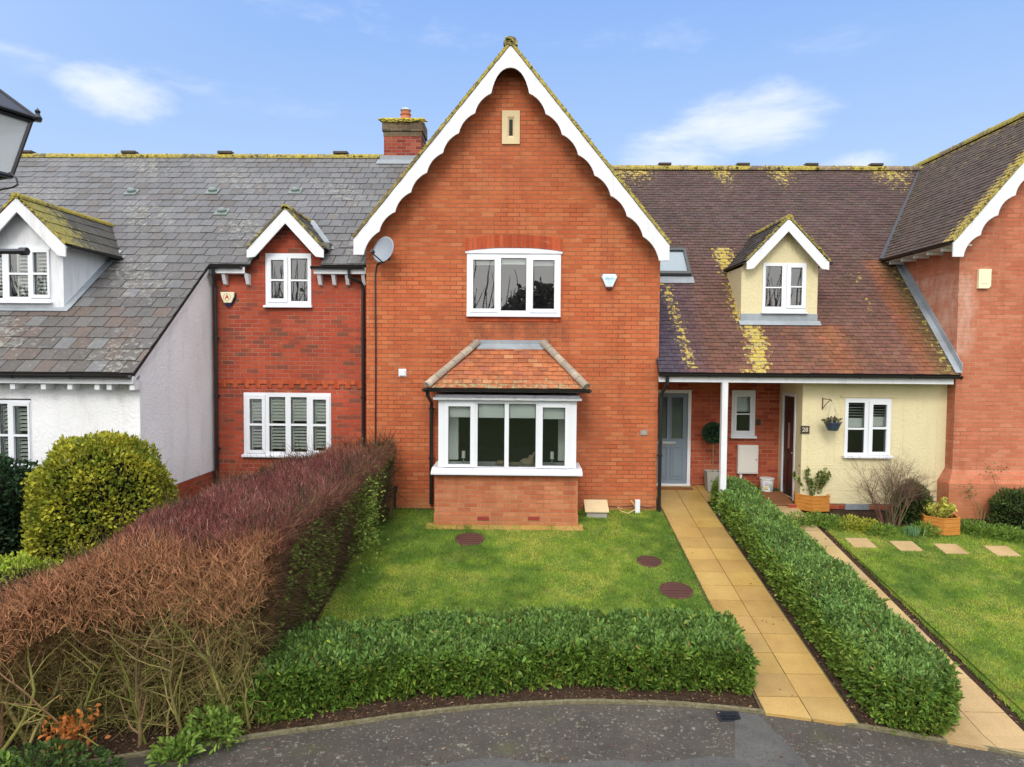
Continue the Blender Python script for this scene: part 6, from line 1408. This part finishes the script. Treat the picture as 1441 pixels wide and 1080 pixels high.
for (x, y, r), lb in zip(MH, labs):
    mb = MB(); n = 28; z = lambda yy, h: G(yy)+h
    R0 = [(x+r*math.cos(2*math.pi*k/n), y+r*math.sin(2*math.pi*k/n)) for k in range(n)]; R1 = [(x+r*.93*math.cos(2*math.pi*k/n), y+r*.93*math.sin(2*math.pi*k/n)) for k in range(n)]
    vs = [(a, b, z(b, .0)) for a, b in R0]+[(a, b, z(b, .030)) for a, b in R0]+[(a, b, z(b, .033)) for a, b in R1]+[(a, b, z(b, .026)) for a, b in R1]
    mb.add(vs, [(l*n+k, l*n+(k+1) % n, (l+1)*n+(k+1) % n, (l+1)*n+k) for l in range(3) for k in range(n)]+[tuple(3*n+k for k in range(n))])
    for k in range(5):
        yy = y-r*.62+k*r*.31; hw = math.sqrt(max(0, (r*.86)**2-(yy-y)**2)); mb.prism([(x-hw, yy-.012, z(yy, .026)), (x+hw, yy-.012, z(yy, .026)), (x+hw, yy+.012, z(yy, .026)), (x-hw, yy+.012, z(yy, .026))], (0, 0, .006))
    tag(mb.build('drain_cover', M['manhole'], None, (x, y, G(y))), lb, 'drain cover', 'drain covers in the lawn')
labs = ('leftmost stepping stone in the right lawn, nearest the worn path', 'second stepping stone from the worn path', 'third stepping stone from the worn path, below the variegated planter', 'stepping stone nearest the right edge of the photo')
for (a, b, c_, e), lb in zip(STN, labs):
    mb = MB(); mb.prism([(a+.01, c_+.01, G(c_)+.036), (b-.01, c_+.01, G(c_)+.036), (b-.01, e-.01, G(e)+.036), (a+.01, e-.01, G(e)+.036)], (0, 0, -.05), col=(1, 1, 1))
    tag(mb.build('stepping_stone', M['slab2'], None, ((a+b)/2, (c_+e)/2, G((c_+e)/2)), attrs=True), lb, 'stepping stone', 'stepping stones in the right lawn')
# ---- leaf litter
n = 2600; x = rng.uniform(-5.2, 4.9, n); y = np.array([kerb(v) for v in x])+rng.uniform(.02, .55, n); m = (x < 2.8) | (x > 3.85)
x2 = rng.uniform(-3.25, -2.9, 700); y2_ = rng.uniform(9.2, 13.5, 700); x3 = rng.uniform(5.62, 5.78, 350); y3 = rng.uniform(7.2, 13, 350); x4 = rng.uniform(6, 10, 500); y4 = rng.uniform(12.9, 13.8, 500); x5 = rng.uniform(3.84, 4.02, 350); y5 = rng.uniform(7.7, 14.2, 350)
x6 = rng.uniform(2.83, 5.6, 60); y6 = rng.uniform(7.9, 14, 60); x7 = rng.uniform(-4, 5.5, 260); y7 = np.array([kerb(v) for v in x7])-rng.uniform(.05, 1.1, 260)
x, y = np.concatenate([x[m], x2, x3, x4, x5, x6, x7]), np.concatenate([y[m], y2_, y3, y4, y5, y6, y7]); n = len(x); hz = np.full(n, .012); hz[-320:-260] = .04
cc = lerpc((.14,.06,.035), (.30,.20,.12), rng.random(n)**2)*rng.uniform(.5, 1.2, (n, 1)); V, F_, C_ = leaves(np.column_stack([x, y, Gv(y)+hz]), np.column_stack([rng.normal(size=n), rng.normal(size=n), rng.random(n)*.25]), rng.uniform(.015, .05, n), .018, cc)
tag(mesh_np('leaf_litter', V, F_, C_, M['leaf_matt'], None, (0, 0, 0)), 'brown fallen leaves scattered over the soil and road edge', 'leaf litter', kind='stuff')
# ================================================================== right-hand garden
def planter(px, py, R, label, foot, H=.30):
    x, y = PG(px, py); y += R*.7; z = G(y)-.04; t = thing('wooden_planter', (x, y, z), label, 'planter', 'hexagonal wooden planters')
    a0 = math.radians(12); hx = lambda r: [(x+r*math.cos(a0+k*math.pi/3), y+r*math.sin(a0+k*math.pi/3)) for k in range(6)]
    mb = MB(); nb = 4
    for lv in range(nb):
        o, i_ = hx(R-.003*(lv % 2)), hx(R-.028); za_, zb_ = z+.03+lv*H/nb+.002, z+.03+(lv+1)*H/nb-.002
        for k in range(6): a, b, c_, e = o[k], o[(k+1) % 6], i_[(k+1) % 6], i_[k]; mb.prism([(*a, za_), (*b, za_), (*c_, za_), (*e, za_)], (0, 0, zb_-za_))
    mb.build('planks', M['wood'], t); mb = MB(); o, i_ = hx(R+.006), hx(R-.035)
    for k in range(6): a, b, c_, e = o[k], o[(k+1) % 6], i_[(k+1) % 6], i_[k]; mb.prism([(*a, z+H+.031), (*b, z+H+.031), (*c_, z+H+.031), (*e, z+H+.031)], (0, 0, .018))
    mb.build('rim', M['wood'], t); mb = MB(); mb.add([(a, b, z+H-.02) for a, b in hx(R-.03)], [tuple(range(6))]); mb.build('compost', M['soil'], t)
    mb = MB()
    for k in (0, 2, 4): a, b = hx(R-.09)[k]; mb.box(a-.035, a+.035, b-.035, b+.035, z-.10, z+.031)
    mb.build('foot', M['wood'], t); return x, y, z+H
def potplant(name, x, y, z, n, r, h, label, c1, c2, L, W, stems=14, cat='plant', mat='leaf_matt', lean=.0, group=None, fill=1.0, tight=.5):
    t = thing(name, (x, y, z), label, cat, group); V_, F2, C2 = [], [], []; mb = MB(); bs = []
    for k in range(stems):
        a = random.uniform(0, 6.28); rr = r*random.random()**.5; hh = h*(1-.45*rr/r)*random.uniform(.7, 1.1); p0 = Vector((x+rr*.25*math.cos(a), y+rr*.25*math.sin(a), z-.03)); p2 = Vector((x+rr*math.cos(a)+lean*hh, y+rr*math.sin(a), z+hh)); p1 = (p0+p2)/2+Vector((rr*.15*math.cos(a), rr*.15*math.sin(a), .05*h))
        mb.tube([p0, p1, p2], [.006, .005, .002], 4, col=(.10, .08, .03)); bs.append((p0, p1, p2))
    mb.build('stems', M['twig'], t, attrs=True)
    k = rng.integers(0, stems, n); f = rng.random(n)**.7*(1)+0; A = np.array([[*p] for b in bs for p in b]).reshape(-1, 3, 3)[k]; f = f[:, None]; b = A[:, 0]*(1-f)**2+2*A[:, 1]*f*(1-f)+A[:, 2]*f*f+rng.normal(size=(n, 3))*.012
    cc = lerpc(c1, c2, rng.random(n))*rng.uniform(.7, 1.2, (n, 1)); V, F_, C_ = leaves(b, rng.normal(size=(n, 3))+np.array([0, 0, .7]), rng.uniform(.7, 1.3, n)*L, W, cc); mesh_np('leaves', V, F_, C_, M[mat], t); return t
x, y, z = planter(1149, 722, .375, 'orange timber hexagonal planter beside the cream wall door, holding a leafy evergreen', 0)
potplant('potted_evergreen', x, y, z, 1700, .38, .84, 'loose evergreen with small green leaves in the planter by the brown door', (.09,.14,.035), (.30,.34,.10), .06, .034, stems=22)
x, y, z = planter(1332.5, 755, .345, 'orange timber hexagonal planter on the lawn holding a yellow variegated shrub', 0)
potplant('variegated_shrub', x, y, z, 1100, .32, .40, 'yellow and green variegated shrub with one tall shoot, in the planter on the lawn', (.30,.34,.05), (.70,.66,.14), .055, .03, stems=22)
potplant('variegated_shoot', x+.1, y, z, 1, .04, .1, 'x', (.5,.5,.1), (.6,.6,.1), .05, .03, stems=2) if False else None
x, y, z = BASKET; potplant('trailing_plants', x, y, z, 420, .20, .12, 'small trailing plants filling the blue grey hanging pot', (.06,.09,.03), (.22,.16,.10), .045, .026, stems=22)
# bare shrub
x, y = PG(1253, 742); t = thing('bare_shrub', (x, y, G(y)), 'leafless many-stemmed shrub in front of the cream wall window', 'shrub')
mb = MB()
def tw(p, d, L, r, lvl):
    pts = [Vector(p)]; rs = [r]; d = Vector(d).normalized(); n = 4; kids = []
    for i in range(n):
        d = (d+Vector((random.gauss(0, .16), random.gauss(0, .14), random.gauss(0, .08)+.02))).normalized(); pts.append(pts[-1]+d*L/n); rs.append(r*(1-.5*(i+1)/n))
        if lvl > 0 and i > 0: kids.append((pts[-1].copy(), d.copy(), rs[-1]))
    mb.tube(pts, rs, 5 if r > .01 else 3, cap=False, col=tuple(c*random.uniform(.7, 1.3) for c in ((.15,.105,.07) if lvl > 0 else (.12,.065,.045))))
    for q, dd, rr in kids:
        for _ in range(2 if lvl > 1 else 2): branchd = dd+Vector((random.gauss(0, .55), random.gauss(0, .5), random.gauss(.0, .3))); tw(q, branchd, L*random.uniform(.38, .62), rr*.62, lvl-1)
for k in range(21):
    a = random.uniform(0, 6.28); tw((x+.14*math.cos(a), y+.08*math.sin(a), G(y)), (.27*math.cos(a)-.05, .20*math.sin(a), 1), random.uniform(.72, .92), random.uniform(.009, .015), 3)
mb.build('branches', M['twig'], t, attrs=True)
q = PG(1283, 738); bush('conifer_shrub', (q[0]+.05, q[1]+.1, G(q[1])+.36), (.30, .26, .42), 'dark green feathery shrub beside the bare shrub', 1700, .07, .018, (.025,.06,.015), (.12,.15,.04), sq=2)
q = PG(1436, 752); bush('conifer_shrub', (q[0]+.15, q[1]+.35, G(q[1])+.34), (.42, .30, .42), 'dark feathery shrub at the right edge by the brick wall', 1900, .075, .018, (.02,.055,.012), (.10,.14,.035), sq=2)
# ground plants along the bed: countable clumps
bed = [(1123, 742), (1150, 741), (1174, 746), (1198, 748), (1222, 750), (1243, 757), (1302, 756), (1386, 758), (1410, 760), (1432, 764), (1366, 752)]
names_ = ['at the corner of the worn path below the timber planter', 'under the front of the timber planter by the door', 'just right of the timber planter by the door', 'in the middle of the yellow green border', 'below the cream wall vent', 'left of the bare shrub', 'between the bare shrub and the variegated planter', 'second right of the variegated planter', 'third right of the variegated planter', 'at the right edge of the photo', 'immediately right of the variegated planter']
for i, ((q, r), nm) in enumerate(zip(bed, names_)):
    x, y = PG(q, r); yel = 1 if i in (3, 4) else 0
    sprout('border_plant', (x, y+.05, 0), (.27, .20, .20+.04*random.random()), 520, 'low leafy green border plant '+nm, (.10,.20,.03) if not yel else (.22,.28,.03), (.24,.36,.06) if not yel else (.50,.50,.06), L=.07, W=.018, mat='leaf_matt', group='low plants in the border', stems=False)
x, y = PG(1283, 757); t = thing('daffodil_shoots', (x, y, G(y)), 'upright blue green bulb shoots in front of the bare shrub', 'plant'); n = 60
b = np.column_stack([x+rng.normal(size=n)*.06, y+rng.normal(size=n)*.04, np.full(n, G(y))]); V, F_, C_ = leaves(b, np.column_stack([rng.normal(size=n)*.12, rng.normal(size=n)*.12, np.ones(n)]), rng.uniform(.16, .26, n), .02, lerpc((.12,.25,.10), (.2,.36,.18), rng.random(n)), fold=.1); mesh_np('blades', V, F_, C_, M['leaf_matt'], t)
for (q, r, top, lab) in ((1376, 745, (1363, 690), 'thin bare climber stem with a dark tie, right of the variegated planter'), (1405, 742, (1395, 662), 'tall thin rose stem against the right brick wall')):
    x, y = PG(q, r); y = 13.45; x = PX(q, r, y); X2, Z2 = P(*top, 13.5); t = thing('rose_stem', (x, y, G(y)), lab, 'plant'); mb = MB()
    for k in range(3): mb.tube([(x+k*.05, y, G(y)), (x+.03+k*.09-.05, y, (G(y)+Z2)/2), (X2+k*.12, 13.5, Z2-k*.22)], [.012, .009, .004], 5, col=(.22,.17,.08))
    mb.build('stems', M['twig'], t, attrs=True); n = 26; b = np.tile([X2, 13.48, Z2], (n, 1))+rng.normal(size=(n, 3))*[.10, .02, .07]; V, F_, C_ = leaves(b, rng.normal(size=(n, 3)), .05, .03, lerpc((.05,.10,.04), (.15,.2,.06), rng.random(n))); mesh_np('leaves', V, F_, C_, M['leaf_matt'], t)
# vent grille under cream wall
c = P(1205, 713, YW); 
mb = MB(); mb.box(c[0]-.24, c[0]+.24, YW-.05, YW-.013, c[1]-.06, c[1]+.06)
for k in range(12): mb.box(c[0]-.22+k*.038, c[0]-.205+k*.038, YW-.062, YW-.0505, c[1]-.05, c[1]+.05)
tag(mb.build('floor_vent', M['lead'], None, (c[0], YW, c[1]-.06)), 'grey slatted vent low at the foot of the cream wall', 'vent')
# ================================================================== porch things
c = PX(1003, 640, 14.85); fy = 14.85; fz_ = G(fy)+.03; t = thing('potted_topiary', (c, fy, fz_), 'ball-headed topiary tree in a tall pale square pot beside the grey door', 'potted tree')
mb = MB(); w0, w1, hp = .12, .155, .44; mb.add([(c-w0, fy-w0, fz_), (c+w0, fy-w0, fz_), (c+w0, fy+w0, fz_), (c-w0, fy+w0, fz_), (c-w1, fy-w1, fz_+hp), (c+w1, fy-w1, fz_+hp), (c+w1, fy+w1, fz_+hp), (c-w1, fy+w1, fz_+hp)], [(0,3,2,1), (0,1,5,4), (1,2,6,5), (2,3,7,6), (3,0,4,7)])
mb.add([(c-w1+.02, fy-w1+.02, fz_+hp-.03), (c+w1-.02, fy-w1+.02, fz_+hp-.03), (c+w1-.02, fy+w1-.02, fz_+hp-.03), (c-w1+.02, fy+w1-.02, fz_+hp-.03)], [(0,1,2,3)]); mb.build('pot', M['grey_stone_pot'], t)
zc = PZ(1003, 609.5, fy); mb = MB(); mb.tube([(c, fy, fz_+hp-.05), (c+.01, fy, (fz_+hp+zc)/2), (c, fy, zc)], .013, 6, col=(.22,.17,.09)); mb.build('stem', M['twig'], t, attrs=True)
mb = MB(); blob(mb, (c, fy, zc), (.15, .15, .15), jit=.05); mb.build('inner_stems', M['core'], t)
p, nn = shell_points((c, fy, zc), (.20, .20, .20), 1500, 2); V, F_, C_ = leaves(p, nn+rng.normal(size=p.shape)*.6, .05, .026, lerpc((.012,.045,.022), (.04,.10,.05), rng.random(len(p)))); mesh_np('foliage', V, F_, C_, M['leaf'], t)
x, y = PX(1079, 690, 14.85), 14.85; z = G(y)+.035; t = thing('bucket', (x, y, z), 'white plastic tub printed with pastel patches on the porch floor', 'tub')
mb = MB(); mb.lathe([(.115, 0), (.12, .01), (.145, .26)], (x, y, z), 20); mb.build('tub', M['tub'], t); mb = MB(); mb.lathe([(.150, .261), (.154, .27), (.154, .295), (.145, .30)], (x, y, z), 20); mb.build('lid', M['bucket_lid'], t)
for k, (dx, dz) in enumerate(((-.05, .10), (.03, .16), (.055, .08), (-.04, .19))):
    mb = MB(); a = math.asin(dx/.135); pts = [(x+(.137+.095*dz)*math.sin(a+s_*.22), y-(.137+.095*dz)*math.cos(a+s_*.22)-.002, z+dz+h_) for s_, h_ in ((-1, -.03), (1, -.03), (1, .03), (-1, .03))]; mb.add(pts, [(0,1,2,3)]); mb.build('label', M['pastel'][k], t)
a = [(1070, 689), (1097, 689), (1113, 701), (1083, 701)]; pts = []
x0_m, x1_m = 4.68, XR-.05
mb = MB(); mb.prism([(5.02, 14.02, G(14.02)+.046), (5.60, 14.02, G(14.02)+.046), (5.60, 14.78, G(14.78)+.046), (5.02, 14.78, G(14.78)+.046)], (0, 0, .018)); tag(mb.build('doormat', M['mat_brown'], None, (5.3, 14.4, G(14.4)+.046)), 'large brown doormat in front of the dark brown door', 'doormat')
mb = MB(); mb.box(2.80, 3.72, 14.88, 15.14, 1.35, 1.405); tag(mb.build('door_step', M['mat_brown'], None, (3.2, 15, 1.35), bevel=.01), 'brown step mat right under the grey front door', 'doormat')
# utility box and white post by the wall
x, y = PG(840, 731); y += .13; t = thing('cover_box', (x, y, G(y)), 'low buff box with a sloping lid on the grass against the brick wall', 'cover box')
mb = MB(); mb.box(x-.20, x+.20, y-.12, y+.16, G(y)-.05, G(y)+.115); mb.build('base', M['grey_stone_pot'], t)
mb = MB(); mb.yz([(y-.16, G(y)+.116), (y+.20, G(y)+.28), (y+.20, G(y)+.30), (y-.16, G(y)+.14)], x-.235, x+.235); mb.yz([(y-.12, G(y)+.116), (y+.16, G(y)+.116), (y+.16, G(y)+.255)], x-.20, x+.20); mb.build('lid', M['stone'], t, bevel=.004)
x, z = P(897, 724, 13.62); t = thing('white_pipe', (x, 13.62, G(13.62)), 'short white plastic pipe standing at the foot of the wall with a yellow hose', 'pipe')
mb = MB(); mb.box(x-.05, x+.05, 13.60, 13.68, G(13.6), z+.29); mb.build('pipe', M['white'], t, bevel=.01)
mb = MB(); mb.tube([(x-.05, 13.6, z+.10), (x-.2, 13.58, z+.02), (x-.34, 13.60, z+.07), (x-.40, 13.64, z+.13), (x-.30, 13.66, z+.10)], .011, 6); mb.tube([(x-.03, 13.64, z+.1), (x-.07, 13.66, z+.2), (x-.12, 13.70, z+.26)], .010, 6); mb.build('hose', M['hose'], t)
mb = MB(); pts = [(PX(q, r, YC)+0, YC-.045, PZ(q, r, YC)) for q, r in ((820, 712), (845, 710), (870, 713), (893, 711), (912, 714), (922, 712))]; mb.tube(pts, .007, 5)
tag(mb.build('wall_cable', M['black'], None, pts[0]), 'thin black cable running low along the brick wall right of the bay', 'cable')
x, z = P(555.5, 690, 13.7); t = thing('outside_tap', (x, YC-.04, z), 'black standpipe with small socket box low on the wall beside the winter hedge', 'standpipe')
mb = MB(); mb.tube([(x, YC-.07, z+.02), (x, YC-.07, G(YC)-.02)], .022, 8); mb.build('pipe', M['black'], t); mb = MB(); mb.box(x-.04, x+.05, YC-.12, YC-.031, z-.03, z+.08); mb.build('valve', M['black'], t, bevel=.01)
X_ = PX(548, 697, 13.7); mb = MB(); mb.box(X_-.05, X_+.05, YC-.08, YC-.031, z-.17, z-.06); mb.build('socket_box', M['black'], t, bevel=.01)
# road drain cover
x, y = PG(1026, 1009.5); y = kerb(x)-.14
mb = MB(); mb.prism([(x-.13, y-.085, G(y-.085)+.0), (x+.13, y-.085, G(y-.085)+.0), (x+.13, y+.085, G(y+.085)+.0), (x-.13, y+.085, G(y+.085)+.0)], (0, 0, .008))
for k in range(3): mb.box(x-.10, x+.10, y-.06+k*.05, y-.045+k*.05, G(y)+.001, G(y)+.018)
tag(mb.build('drain_cover', M['metal_dark'], None, (x, y, G(y))), 'small dark rectangular cover set in the road by the kerb', 'drain cover')
# ================================================================== STREET LAMP at the left edge
Y = 3.5; cxp = P(-42, 300, Y); LX, LY = cxp[0], Y
def lz(py): return PZ(10, py, Y)
t = thing('street_lamp', (LX, LY, G(LY)), 'black Victorian style street lamp with a glazed lantern, cut off by the left edge', 'street lamp')
mb = MB(); zb = lz(243); zt = lz(160)
mb.lathe([(.13, 0), (.13, .25), (.09, .3), (.085, .9), (.06, .96), (.05, 1.2), (.045, zb-G(LY)-.12), (.07, zb-G(LY)-.10), (.05, zb-G(LY)-.03)], (LX, LY, G(LY)), 16); mb.build('post', M['metal_dark'], t)
rot = math.radians(24)
sq_ = lambda r: [(LX+r*math.cos(rot+k*math.pi/2), LY+r*math.sin(rot+k*math.pi/2)) for k in range(4)]
rb_, rt_ = .18, .272
B4, T4 = [Vector((*p, zb)) for p in sq_(rb_)], [Vector((*p, zt)) for p in sq_(rt_)]
mb = MB()
for k in range(4): mb.tube([B4[k], T4[k]], .011, 6); mb.tube([B4[k], B4[(k+1) % 4]], .013, 6); mb.tube([T4[k], T4[(k+1) % 4]], .014, 6)
for k in range(4): mb.lathe([(.016, -.02), (.022, .0), (.010, .02), (.014, .035), (.002, .05)], tuple(Vector((*sq_(rt_+.03)[k], zt+.02))), 8)
mb.tube([Vector((LX, LY, zb-.03)), B4[0]], .008, 5); mb.tube([Vector((LX, LY, zb-.03)), B4[2]], .008, 5); mb.add(B4, [(0,1,2,3)]); lf = mb.build('lantern_frame', M['metal_dark'], t)
mb = MB()
for k in range(4): mb.add([B4[k], B4[(k+1) % 4], T4[(k+1) % 4], T4[k]], [(0,1,2,3)])
gm_ = NT('lantern_glass', .25, .5); gm_.col((.95,.97,1,1)); tn = gm_.t; tr = tn.nodes.new('ShaderNodeBsdfTransparent'); tl = tn.nodes.new('ShaderNodeBsdfTranslucent'); tl.inputs[0].default_value = (.85,.93,.97,1); m1 = tn.nodes.new('ShaderNodeMixShader'); m1.inputs[0].default_value = .35; m2 = tn.nodes.new('ShaderNodeMixShader'); m2.inputs[0].default_value = .2
tn.links.new(gm_.b.outputs[0], m1.inputs[1]); tn.links.new(tl.outputs[0], m1.inputs[2]); tn.links.new(m1.outputs[0], m2.inputs[1]); tn.links.new(tr.outputs[0], m2.inputs[2]); tn.links.new(m2.outputs[0], tn.nodes['Material Output'].inputs[0])
mb.build('glass', gm_.m, t)
mb = MB(); E4 = [Vector((*p, zt+.015)) for p in sq_(rt_+.035)]; zc_ = zt+.16; C4 = [Vector((*p, zc_)) for p in sq_(.11)]
for k in range(4): mb.add([E4[k], E4[(k+1) % 4], C4[(k+1) % 4], C4[k]], [(0,1,2,3)]); mb.tube([E4[k], C4[k]], .008, 5); mb.tube([E4[k], E4[(k+1) % 4]], .011, 6)
mb.lathe([(.125, 0), (.13, .03), (.085, .06), (.075, .10), (.11, .12), (.10, .16), (.03, .20), (.05, .22), (.05, .24), (.01, .32)], (LX, LY, zc_-.01), 14); mb.build('roof', M['metal_dark'], t)
mb = MB(); mb.add([p+Vector((0, 0, -.06)) for p in [Vector((*p, zt)) for p in sq_(rt_-.03)]], [(0,1,2,3)]); mb.lathe([(.05, -.16), (.05, -.07)], (LX, LY, zt), 10); mb.build('lamp_holder', painted('warm_reflector', (.35,.25,.15), .5), t)
zz = lz(354); xt = PX(38, 354, Y); mb = MB(); mb.tube([(LX-.35, LY, zz), (xt, LY, zz)], .014, 8); mb.lathe([(.0, -.0), (.0, .0)], (xt, LY, zz), 4); mb.tube([(xt-.035, LY, zz), (xt+.002, LY, zz)], .021, 8); mb.build('ladder_bar', M['metal_dark'], t)
mb = MB(); mb.tube([(PX(13, 243, Y), Y, lz(243)), (PX(23, 252, Y), Y, lz(251)), (PX(25, 259, Y), Y, lz(260)), (PX(18, 264, Y), Y, lz(264)), (PX(2, 267, Y), Y, lz(267)), (PX(-12, 272, Y), Y, lz(272))], .0045, 6); mb.build('cable', M['black'], t)
# ================================================================== what the windows mirror: a tree belt across the green behind
n = 80000; a = rng.uniform(-1, 1, n); x = a*60; hgt = 10.2+1.0*np.sin(x*.31)+.9*np.sin(x*.73+1); hgt = hgt*np.where(x > 14, .72, 1); z = -.5+rng.random(n)**1.1*hgt; y = -38+rng.normal(size=n)*2.2
p = np.column_stack([x, y, z]); cc = lerpc((.16,.16,.12), (.34,.33,.27), rng.random(n)); V, F_, C_ = leaves(p, rng.normal(size=(n, 3)), rng.uniform(.4, 1.0, n), .4, cc)
k = 900; bx = rng.uniform(-60, 60, k); bt = twigs(np.column_stack([bx, -38+rng.normal(size=k)*2, np.full(k, -1.)]), np.column_stack([rng.normal(size=k)*.15, rng.normal(size=k)*.1, np.ones(k)]), rng.uniform(9, 13.5, k), .12, shuf((.24,.22,.18), k), bend=.1)
V, F_, C_ = join([(V, F_, C_), bt]); tag(mesh_np('distant_trees', V, F_, C_, M['leaf_matt'], None, (0, -38, -.4)), 'belt of dark trees across the green, mirrored in the window panes', 'trees', kind='stuff')
# ================================================================== SKY AND SUN
sun_dir = Vector((-.14, -.85, .74)).normalized()
w = bpy.data.worlds.new('World'); bpy.context.scene.world = w; w.use_nodes = True; nt = w.node_tree; bg = nt.nodes['Background']
sky = nt.nodes.new('ShaderNodeTexSky'); sky.sky_type = 'NISHITA'; sky.sun_disc = False; sky.sun_elevation = math.asin(sun_dir.z); sky.sun_rotation = math.atan2(sun_dir.x, sun_dir.y); sky.air_density = 1.0; sky.dust_density = .6; sky.ozone_density = 2.0; sky.altitude = 50
tc = nt.nodes.new('ShaderNodeTexCoord')
def wn(typ, **kw):
    o = nt.nodes.new(typ)
    for k_, v in kw.items(): setattr(o, k_, v)
    return o
def wl(a, b): nt.links.new(a, b)
def wmath(op, a, b=0., clamp=False):
    o = wn('ShaderNodeMath', operation=op, use_clamp=clamp)
    for s_, v in ((o.inputs[0], a), (o.inputs[1], b)):
        if isinstance(v, (int, float)): s_.default_value = v
        else: wl(v, s_)
    return o.outputs[0]
SK = 1.0
# clouds: a few soft banks at fixed bearings in the sky, broken up by noise
mp = wn('ShaderNodeVectorMath', operation='MULTIPLY'); wl(tc.outputs['Generated'], mp.inputs[0]); mp.inputs[1].default_value = (3, 3, 9)
nz = wn('ShaderNodeTexNoise'); wl(mp.outputs[0], nz.inputs['Vector']); nz.inputs['Scale'].default_value = 1.6; nz.inputs['Detail'].default_value = 9; nz.inputs['Roughness'].default_value = .62; nz.inputs['Distortion'].default_value = .3
nz2 = wn('ShaderNodeTexNoise'); wl(mp.outputs[0], nz2.inputs['Vector']); nz2.inputs['Scale'].default_value = 5; nz2.inputs['Detail'].default_value = 8; nz2.inputs['Roughness'].default_value = .65
total = None
def bank(px, py, rx, ry, amp):
    global total
    d = Vector([float(v) for v in ray(px, py)]).normalized()
    ri = Vector((d.y, -d.x, 0)).normalized(); up = ri.cross(d)
    def dot(v, r):
        o = wn('ShaderNodeVectorMath', operation='DOT_PRODUCT'); wl(tc.outputs['Generated'], o.inputs[0]); o.inputs[1].default_value = v; return wmath('DIVIDE', o.outputs['Value'], r)
    u = dot(ri, rx/FPX)
    o = wn('ShaderNodeVectorMath', operation='DOT_PRODUCT'); wl(tc.outputs['Generated'], o.inputs[0]); o.inputs[1].default_value = up; v = wmath('DIVIDE', o.outputs['Value'], ry/FPX)
    f = wn('ShaderNodeVectorMath', operation='DOT_PRODUCT'); wl(tc.outputs['Generated'], f.inputs[0]); f.inputs[1].default_value = d
    r2 = wmath('ADD', wmath('MULTIPLY', u, u), wmath('MULTIPLY', v, v)); e = wmath('MULTIPLY', wmath('MULTIPLY', wmath('SUBTRACT', 1, r2, True), amp), wmath('GREATER_THAN', f.outputs['Value'], 0))
    total = e if total is None else wmath('MAXIMUM', total, e)
for b_ in ((165, 130, 78, 44, 1.1), (240, 108, 90, 26, .5), (1050, 170, 130, 58, 1.5), (960, 205, 110, 46, 1.2), (1200, 230, 60, 26, 1.2), (560, 25, 420, 45, .45), (1330, 215, 120, 35, .35), (380, 150, 260, 40, .25), (70, 60, 160, 50, .45), (1080, 50, 300, 50, .35)): bank(*b_)
cov = wmath('MULTIPLY', wmath('ADD', total, wmath('MULTIPLY', wmath('SUBTRACT', nz.outputs['Fac'], .56), 3.2)), 1.0)
mr = wn('ShaderNodeMapRange'); mr.interpolation_type = 'SMOOTHSTEP'; wl(wmath('ADD', cov, wmath('MULTIPLY', wmath('SUBTRACT', nz2.outputs['Fac'], .5), .7)), mr.inputs[0]); mr.inputs[1].default_value = .12; mr.inputs[2].default_value = 1.5; mr.inputs[3].default_value = 0; mr.inputs[4].default_value = .88
cl_ = wmath('MULTIPLY', mr.outputs[0], wmath('MINIMUM', wmath('MULTIPLY', total, 2.2), 1))
# sky tint: gentle gradient over the physical sky
sp = wn('ShaderNodeSeparateXYZ'); wl(tc.outputs['Generated'], sp.inputs[0])
gr = wn('ShaderNodeValToRGB'); wl(sp.outputs[2], gr.inputs[0]); el = gr.color_ramp.elements; el[0].position = .0; el[0].color = (7.2, 8.9, 11.6, 1); el[1].position = .55; el[1].color = (2.6, 5.0, 11.2, 1); e3 = el.new(.24); e3.color = (5.5, 7.7, 11.5, 1); e4 = el.new(.40); e4.color = (3.9, 6.3, 11.4, 1)
mx = wn('ShaderNodeMix', data_type='RGBA'); mx.inputs[0].default_value = .75; wl(sky.outputs[0], mx.inputs[6]); wl(gr.outputs[0], mx.inputs[7])
mc = wn('ShaderNodeMix', data_type='RGBA'); wl(cl_, mc.inputs[0]); wl(mx.outputs[2], mc.inputs[6]); mc.inputs[7].default_value = (9.4, 10.0, 11.8, 1)
# broad sky glow added around the sun, behind the camera, for soft frontal light
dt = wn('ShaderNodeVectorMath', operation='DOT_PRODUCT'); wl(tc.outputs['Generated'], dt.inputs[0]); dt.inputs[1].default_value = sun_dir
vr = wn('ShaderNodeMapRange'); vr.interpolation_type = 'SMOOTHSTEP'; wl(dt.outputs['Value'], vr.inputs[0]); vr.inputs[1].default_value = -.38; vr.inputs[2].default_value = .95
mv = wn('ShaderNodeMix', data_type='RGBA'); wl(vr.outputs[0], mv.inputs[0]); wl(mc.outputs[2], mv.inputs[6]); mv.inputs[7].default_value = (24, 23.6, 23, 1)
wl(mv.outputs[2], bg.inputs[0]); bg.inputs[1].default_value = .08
sl = bpy.data.lights.new('sun', 'SUN'); sl.energy = 1.3; sl.angle = math.radians(18); sl.color = (1, .95, .87); so = bpy.data.objects.new('sun', sl); C.objects.link(so); so.rotation_euler = (-sun_dir).to_track_quat('-Z', 'Y').to_euler(); so.location = (0, 0, 30)
sc = bpy.context.scene; sc.view_settings.view_transform = 'Standard'; sc.view_settings.look = 'None'; sc.view_settings.exposure = .34; sc.view_settings.gamma = 1
sc.render.engine = 'CYCLES'; sc.cycles.max_bounces = 6; sc.cycles.transparent_max_bounces = 12; sc.cycles.use_denoising = True
